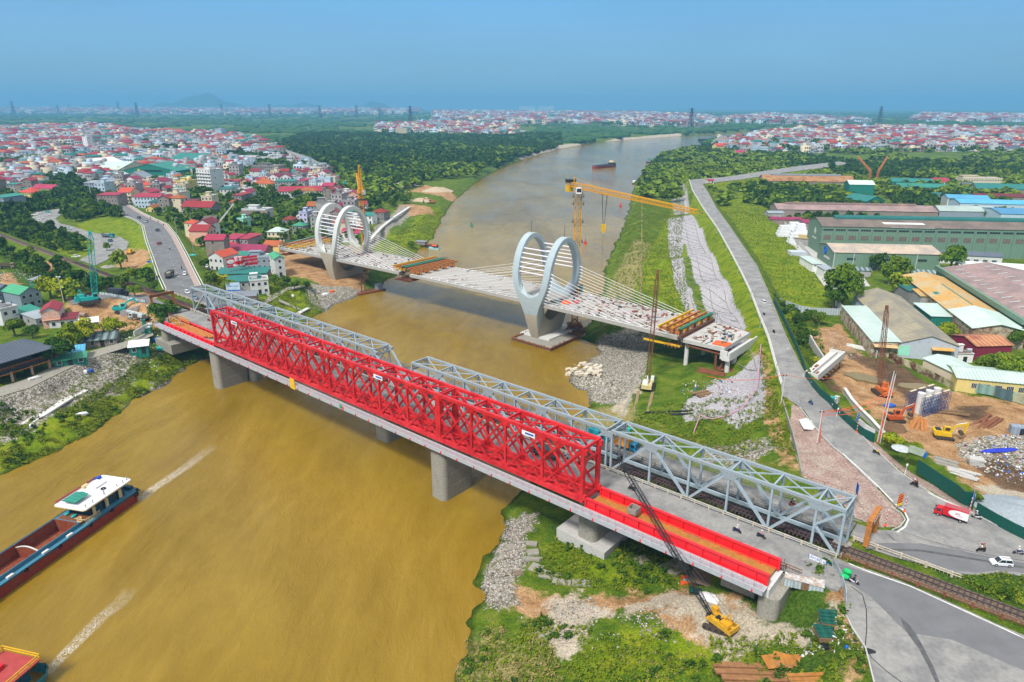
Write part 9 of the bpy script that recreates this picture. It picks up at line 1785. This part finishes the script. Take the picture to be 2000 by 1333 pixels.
def litter(name,regs,n,mats_,smin,smax,label,seed):
 rs=np.random.RandomState(seed); V=[];F=[];M=[]
 for pts,z,k in regs:
  P=WP(pts,z); lo=P.min(0); hi=P.max(0); X=rs.uniform(lo[0],hi[0],int(n*k*2)); Y=rs.uniform(lo[1],hi[1],X.size); q=(sdf(P,X,Y)>0)&free(X,Y,.2,False); X,Y=X[q][:int(n*k)],Y[q][:int(n*k)]; Z=ground(X,Y)
  for x,y,zz in zip(X,Y,Z):
   if zz<-.1: continue
   s=rs.uniform(smin,smax); c=np.array([x,y,zz]); b=len(V); R_=rs.normal(0,1,(3,3)); R_,_=np.linalg.qr(R_); d=np.array([s,s*rs.uniform(.4,1),s*rs.uniform(.15,.5)])
   for a in range(8): V.append(c+R_@(d*(np.array([a&1,(a>>1)&1,(a>>2)&1])*2-1)*.5))
   mi=rs.randint(0,len(mats_));
   for f in ((0,1,3,2),(4,6,7,5),(0,4,5,1),(2,3,7,6),(0,2,6,4),(1,5,7,3)): F.append([b+i for i in f]); M.append(mi)
 return obj(name,fmesh(name,V,F,mats_,M),kind='stuff',label=label)
Rk=[M_conc,M_conc,M_concw,mat('dull_cream_stone',(.36,.31,.25),.9),mat('pink_stone',(.42,.33,.3),.9),mat('dark_stone',(.13,.12,.11),.95)]
litter('rubble',[([(938,1142),(975,1060),(990,1010),(1030,1012),(1030,1100),(1000,1150),(1005,1185),(955,1190)],1.4,1),([(1080,1170),(1160,1170),(1160,1230),(1090,1260)],2.5,.25),([(1180,1200),(1300,1200),(1320,1280),(1260,1260)],3.5,.12),([(0,800),(120,740),(240,690),(290,700),(250,745),(100,805),(0,850)],5,.45),([(290,780),(400,700),(430,690),(410,715),(320,775)],1.2,.4),([(1105,700),(1170,665),(1260,660),(1250,750),(1180,790),(1140,760)],2.5,.7),([(620,580),(740,560),(700,590),(640,605)],3,.4),([(1000,1190),(1330,1150),(1500,1280),(1200,1300)],3.5,.1),([(1590,640),(1640,640),(1690,690),(1640,700)],9,.3)],1500,Rk,.12,.5,'loose rubble stones along the shores and slopes',11)
litter('demolition_debris',[([(1872,872),(1910,852),(2060,842),(2060,960),(1960,945),(1892,912)],10.5,.4),([(590,570),(650,570),(660,590),(600,600)],3,.12),([(1330,745),(1440,740),(1440,780),(1340,790)],6,.12),([(395,455),(450,460),(440,500),(390,490)],9,.25),([(230,655),(320,640),(315,690),(240,690)],9,.2),([(0,530),(90,515),(100,540),(0,555)],9,.2),([(1480,1290),(1640,1240),(1690,1330),(1500,1270)],9,.15)],1500,[M_concp,M_rust,M_concw,M_conc,M_wood,M_concw,M_concp,MATS['cream_block'],M_dark,M_conc,M_white,M_rail,MATS['pink_stone'],M_sblue],.12,.7,'multicoloured demolition debris and rubbish',12)
litter('deck_clutter',[([(1065,585),(1130,575),(1300,615),(1330,668),(1230,640),(1062,598)],0,0)],1,[M_rust],.1,.2,'x',1) if False else None
rs=random.Random(8); cm=[M_rust,M_track,MATS['navy_cabin_paint'],M_concp,M_wood,M_vred2,M_rust,M_conc,M_wood]; V=MB(); mi=[]
for i in range(430):
 s=rs.choice((rs.uniform(-158,-112),rs.uniform(-158,-112),rs.uniform(-330,-250),rs.uniform(-330,-250),rs.uniform(-96,-84),rs.uniform(-225,-170) if rs.random()<.25 else rs.uniform(-140,-105))); n=rs.uniform(207,229); z=dz(s) if s<-99 else 14.9; k=rs.randrange(9); V.mat(k);
 if rs.random()<.5: V.cbox(B(s,n,z+.12),rs.uniform(1.2,4.5),.18,.16,rs.uniform(0,3.1))
 else: V.cbox(B(s,n,z+.3),rs.uniform(.4,1.3),rs.uniform(.4,1),rs.uniform(.2,.8),rs.uniform(0,3))
V.mk('deck_clutter',cm,None,kind='stuff',label='timber, steel, boxes and sheets littering the unfinished deck')
for s,n,lab,m_,sx,sy,sz in ((-152,213,'orange tarpaulin dome on the new deck near the right tower',MATS['orange_tarp'],2.0,1.6,1.0),(-156,211,'grey-green covered heap left of the orange dome',mat('grey_green_tarp',(.12,.18,.17),.8),2.6,1.2,.9),(-149,216,'dark red bundle on the new deck',M_vred2,1.2,1.4,1.3)): b=MB(); b.ball((0,0,0),sx,sy,sz,12,6,.08); b.mk('covered_heap',m_,None,label=lab,cat='covered heap',loc=B(s,n,dz(s)+.1),rz=BANG)
for s,n,lab,m_,sx,sy,sz in ((-160,229,'red container at the far leg of the right tower',M_vred,3,2.4,3.4),(-157,229.8,'blue-green cabin behind the right tower',M_teal,1.6,1.6,3.2),(-160,209,'yellow generator by the near leg of the right tower',M_yel3,2.4,1.6,1.6)): t=thing('site_box',lab,'site box',B(s,n,dz(s)),BANG); m=MB(); m.box(-sx/2,sx/2,-sy/2,sy/2,0,sz); w_=m.mk('body',m_,t); m=MB(); m.box(-.4,.4,-sy/2-.04,-sy/2,.1,min(sz-.2,2)); m.mk('door',M_dark,t); m=MB(); m.box(-sx/2-.06,sx/2+.06,-sy/2-.06,sy/2+.06,sz,sz+.08); m.mk('lid',M_dark,t)
pile('sheet_pile_stack','long black steel section lying on the grass below the grey bridge','steel section',at(1318,806),lambda b:[b.beam((-9,0,.2),(9,.6,.2),.5,.4),b.beam((-2,-1.6,.15),(8,-1.2,.15),1.0,.25)],M_dark,R(3))
for px,py,lab,L_,rz,m_ in ((1790,830,'orange-brown beams beside the scaffolded columns',9,55,M_rustor),(1925,826,'brown sheet piles laid side by side in the excavation',13,40,M_rust),(1390,728,'scattered rusty beams under the white end slab',9,-30,M_rust),(1425,722,'rusty beams right of the propped end slab',9,-8,M_rust),(1370,770,'coloured stack of forms and panels on the stone slope',6,20,M_wood),(1640,805,'rusty timber stack beside the white control cabinets',6,-20,M_wood),(1680,680,'grey precast strips lying on the earth',9,-40,M_concp),(1850,905,'pale precast kerbs laid in a line on the bare earth',5,-38,M_conc),(1880,925,'white posts lying along the bare earth',6,-42,M_concw),(1790,800,'long timber edge of the excavation',24,-12,M_wood)):
 pile('beam_stack',lab,'beam stack',at(px,py)+Vc((0,0,.1)),beams(5 if L_<14 else 2,L_,.8,.3,.12),m_,R(rz))
pile('blue_tarpaulin','long royal blue tarpaulin over pipes at the right edge','tarpaulin',at(1952,882)+Vc((0,0,.3)),lambda b:[b.ball((0,0,0),5.2,.9,.4,16,6,.08)],mat('royal_blue_tarp',(.02,.04,.42),.6,0,.15,1),R(8)); pile('grey_bag_stack','stack of grey slabs on the bare earth near the debris','slab stack',at(1905,908),lambda b:[b.cbox((rnd.uniform(-.2,.2),0,.25+i*.42),3,2,.36,rnd.uniform(-.1,.1)) for i in range(4)],M_concw,R(-20)); pile('blue_tarpaulin','small bright blue tarpaulin on the pit edge behind the orange excavator','tarpaulin',at(1737,795),lambda b:[b.ball((0,0,.4),1.8,1,.6,10,5,.1)],M_blue)
cb_=thing('control_cabinets','white and teal control cabinets behind the wavy hoarding','cabinets',at(1628,790),R(40));
for x,y,sx,h_,m_ in ((-1.6,0,1.2,2.6,M_teal),(0,.2,1.0,1.6,M_concp),(1.4,-.1,1.0,2.0,M_concw)): m=MB(); m.box(x-sx/2,x+sx/2,y-.5,y+.5,0,h_); m.box(x-sx/2-.1,x+sx/2+.1,y-.6,y+.6,h_,h_+.1); m.mk('cabinet',m_,cb_)
pd=thing('site_cabin','grey site cabin at the right edge of the earth site','site cabin',at(1992,848),R(-20)); m=MB(); m.box(-2.4,2.4,-1.1,1.1,0,2.2); m.mk('body',WM['bluegrey'],pd); m=MB(); m.box(-.5,.5,-1.16,-1.1,.1,1.9); m.mk('door',M_dark,pd)
for px,py,rx,ry,rz,lab in ((1687,740,6.5,3.2,-42,'large muddy pond in the excavated pit'),(1792,757,6,2.6,-8,'green-brown pond beside the scaffolded columns'),(1656,690,2.6,1.1,-20,'small puddle above the large pond')):
 p=at(px,py); rs2=random.Random(px); poly=[(rx*cos(a)*rs2.uniform(.8,1.1),ry*sin(a)*rs2.uniform(.8,1.1)) for a in [6.283*i/22 for i in range(22)]]; b=MB(); b.prism(poly,-.5,.45); b.mk('pond_water',water_mat('pond_water_mat',(.14,.1,.03),(.2,.15,.06),.05,.05) if 'pond_water_mat' not in MATS and not bpy.data.materials.get('pond_water_mat') else bpy.data.materials['pond_water_mat'],None,kind='structure',label=lab,loc=p,rz=R(rz))
mo=MB(); mo.ball((0,0,-.5),4,3,2.2,14,7,.06); mo.mk('earth_mound',mat('brown_earth',(.16,.09,.045),.95,0,.25,.8,bump=.4,bscale=2),None,label='brown earth mound in front of the orange-red excavator',cat='mound',loc=at(1740,838))
for px,py,rx,h_,lab,m_ in ((852,373,18,5,'conical sand heap on the far left bank',mat('sand_heap',(.42,.33,.22),.95,0,.1,.3)),(820,392,14,3,'low gravel heap behind the yellow excavators',MATS['sand_heap']),(790,362,16,6,'grey gravel heap under the excavator',M_conc),(965,312,20,4,'grey heap on the far left shore',M_conc),(1968,312,14,3,'pale heap by the right village',M_concp),(207,523,6,1.5,'pale gravel heap by the loop road',M_conc),(1988,1005,9,1.8,'blue-grey gravel heap at the right edge',mat('blue_gravel',(.28,.32,.35),.95,0,.2,2)),(968,520-200,10,2,'sand strip heap',MATS['sand_heap'])):
 p=at(px,py); b=MB(); b.cyl((0,0,-1),(0,0,h_*.8),rx,16,rx*.12); b.cyl((rx*.3,rx*.3,-1),(rx*.3,rx*.3,h_*.6),rx*.7,14,rx*.1); b.mk('aggregate_heap',m_,None,label=lab if 'strip' not in lab else 'small sand heap beside the grey one on the far shore',cat='heap',group='sand and gravel heaps',loc=p)
for i,(px,py,s_) in enumerate(((1530,462,1),(1549,455,1),(1562,458,.9),(1592,455,.9),(1548,478,.8),(1583,476,.7))):
 t=MB();
 for z in range(4):
  k=1-.12*z; t.cbox((0,0,1+z*1.8),9*k*s_,8*k*s_,1.75)
 t.mk('bag_stack',mat('white_sacks',(.68,.69,.71),.8,0,.12,2,bump=.6,bscale=3),None,label='tall white stack of big bags in the factory yard, %s'%('leftmost at the back','second at the back','third at the back','by the maroon roof','under the striped shed left','under the striped shed right')[i],cat='bag stack',group='white big bag stacks',loc=at(px,py),rz=R(-8))
sb_=MB(); sb_.cbox((0,0,1),9,7,2.4,.1); sb_.mk('bag_stack',mat('grey_sacks',(.45,.5,.53),.8,0,.15,2,bump=.6,bscale=3),None,label='low pale grey sack stack in front of the striped shed',cat='bag stack',loc=at(1556,498),rz=R(-8))
cyl=MB(); cyl.cyl((-3,0,.8),(3,0,.8),.9,12); cyl.mk('steel_casing',mat('muddy_casing',(.28,.2,.15),.8,0,.25,1),None,label='muddy steel casing pipe lying beside the teal crane',cat='pipe',loc=at(160,618),rz=R(-28))
for px,py,sx,sy,lab,m_ in ((62,855-20+0,1.6,1,'white sheet scrap on the left revetment',M_white),(158,812,3,1,'white board lying in the green left bank',M_white),(177,727,1.6,1.2,'blue crate on the left revetment',M_blue),(167,729,1.4,1.0,'white sack beside the blue crate',M_white),(312,683,3.5,2,'green net heap beside the first pier',M_teal),(305,665,3,1.6,'dark blue tarpaulin near the first pier',M_sblue),(67,742,3,1.4,'pale rag heap on the left revetment',M_concp),(635,577,2.4,2,'small white booth among rubble by the left tower',M_white),(648,571,2,1.4,'orange tarpaulin among rubble by the left tower',MATS['orange_tarp']),(572,580,1.2,1.2,'little white shrine block on the left grass',M_white),(1228,842,1.2,1,'teal cushion-like bundle below the far railing',M_teal),(1977,605-6,1,1,'x',M_dark)):
 if lab=='x': continue
 b=MB(); b.cbox((0,0,.4),sx,sy,.8,.2,.05); b.ball((sx*.2,0,.5),sx*.5,sy*.5,.6,8,5,.1); b.mk('bundle',m_,None,label=lab,cat='bundle',loc=at(px,py),rz=rnd.uniform(0,3))
ribbon('concrete_ramp',[Vc((p.x,p.y,gz(p.x,p.y)+.25)) for p in (at(50,830),at(90,805),at(130,780),at(165,763))],3.2,M_concp,0,.5); ribbon('stair_path',[Vc((p.x,p.y,gz(p.x,p.y)+.2)) for p in (at(522,576),at(545,587),at(570,598),at(590,608))],1.6,M_conc,0,.4); ribbon('stair_path',[Vc((p.x,p.y,gz(p.x,p.y)+.2)) for p in (at(600,602),at(585,610),at(575,618))],3,M_concp,0,.4)
ribbon('crawler_rut',[Vc((p.x,p.y,gz(p.x,p.y)+.08)) for p in (at(1247,765),at(1243,785),at(1240,805))],.9,mat('rut_earth',(.25,.18,.1),.95),0,.1); ribbon('crawler_rut',[Vc((p.x,p.y,gz(p.x,p.y)+.08)) for p in (at(1275,765),at(1270,785),at(1266,805))],.9,MATS['rut_earth'],0,.1)
ribbon('old_kerb_line',[Vc((p.x,p.y,gz(p.x,p.y)+.1)) for p in densify([at(1248,700),at(1245,730),at(1238,760),at(1225,790),at(1215,815)],4)],.6,M_conc,0,.2); ribbon('old_kerb_line',[Vc((p.x,p.y,gz(p.x,p.y)+.1)) for p in (at(1150,762),at(1180,760),at(1235,755))],.5,M_conc,0,.2)
ribbon('berm_track',[Vc((p.x,p.y,gz(p.x,p.y)+.1)) for p in densify([at(1254,390),at(1254,440),at(1253,500),at(1252,560),at(1252,600)],8)],.9,MATS['rut_earth'],0,.15)
# ================================================================ pylons on the horizon
def pylon_tower(label,px,base_py,top_py,z=7):
 p=W(px,base_py,z); d=hypot(p.x,p.y); h=(base_py-top_py)*d/FPX*1.0; t=thing('transmission_tower',label,'transmission tower',p,rnd.uniform(0,1),'power line towers on the plain'); m=MB(); lattice(m,(0,0,0),(0,0,h),h*.22,h*.03,h*.12,max(.35,h*.022),max(.2,h*.012)); m.mk('tower',M_dark if d>1500 else M_rail,t); m=MB()
 for k in (.62,.78,.94): m.beam((-h*.17,0,h*k),(h*.17,0,h*k),max(.4,h*.03))
 m.mk('cross_arm',M_dark if d>1500 else M_rail,t)
for i,(px,b_,tp) in enumerate(((28,226,205),(115,223,209),(137,218,206),(233,222,203),(269,227,206),(354,216,205),(372,216,207),(435,228,207),(528,229,207),(626,230,209),(697,231,209),(742,233,212),(802,241,211),(1152,235,222),(1349,250,216),(1717,240,214))):
 pylon_tower('distant lattice power pylon, number %s from the left of the horizon'%('one two three four five six seven eight nine ten eleven twelve thirteen fourteen fifteen sixteen'.split()[i]),px,b_,tp)
for px,w_,h_,lab in ((1029,90,30,'far hazy apartment block, left of a pair on the horizon'),(1066,70,30,'far hazy apartment block, right of a pair on the horizon')):
 p=W(px,218,6); hs=house(lab,p,R(-3),260,60,6,'blue','slab','flat',parts=False,fh=13,nbay=1,par_h=3)
LG={}
for o in COL.objects:
 if o.parent is None and o.get('label') and o.get('category'): LG.setdefault(o['label'],[]).append(o)
for k,L_ in LG.items():
 if len(L_)>1:
  L_.sort(key=lambda o:o.location.x/max(1,o.location.y*CT-(o.location.z-H)*ST))
  for i,o in enumerate(L_): n=i+1; o['label']='%s, %d%s from the left'%(k,n,'th' if 10<n%100<20 else {1:'st',2:'nd',3:'rd'}.get(n%10,'th'))
# ================================================================ hills, haze
def hill(name, cx, dist, width, height, seed, label):
 x0=(cx-1000)/FPX*dist; n=34; m=9; V=[];F=[]; rs=random.Random(seed); ph=[rs.uniform(0,6) for _ in range(4)]
 for j in range(m):
  v=j/(m-1)*2-1
  for i in range(n):
   u=i/(n-1)*2-1; hgt=height*max(0,1-u*u)**1.6*(1-v*v)*(1+.18*sin(u*7+ph[0])+.1*sin(u*15+ph[1]+v*3)); V.append((x0+u*width/2,dist+v*width*.25,5+hgt))
 for j in range(m-1):
  for i in range(n-1): F.append((j*n+i,j*n+i+1,(j+1)*n+i+1,(j+1)*n+i))
 mb=MB(); mb.add(V,F); mb.mk(name,F_far,smooth=True,kind='structure',label=label)
hill('hill',425,13500,2300,260,1,'low hazy hill on the left of the horizon'); hill('hill',600,14000,1900,130,2,'small faint hill right of the taller one'); hill('hill',745,13500,1300,140,3,'faint pointed hill near the centre left'); hill('hill',230,14000,1700,100,4,'faint ridge at the left of the horizon')
hz=MB(); hz.box(-14000,14000,-400,16800,-6,290)
m=bpy.data.materials.new('haze_air'); m.use_nodes=True; t=m.node_tree; t.nodes.clear(); o=t.nodes.new('ShaderNodeOutputMaterial'); v=t.nodes.new('ShaderNodeVolumePrincipled'); v.inputs['Color'].default_value=(.21,.55,.86,1); v.inputs['Density'].default_value=HAZE; v.inputs['Anisotropy'].default_value=.0; t.links.new(v.outputs[0],o.inputs['Volume'])
hz.mk('haze',m,kind='stuff',label='blue haze over the plain')
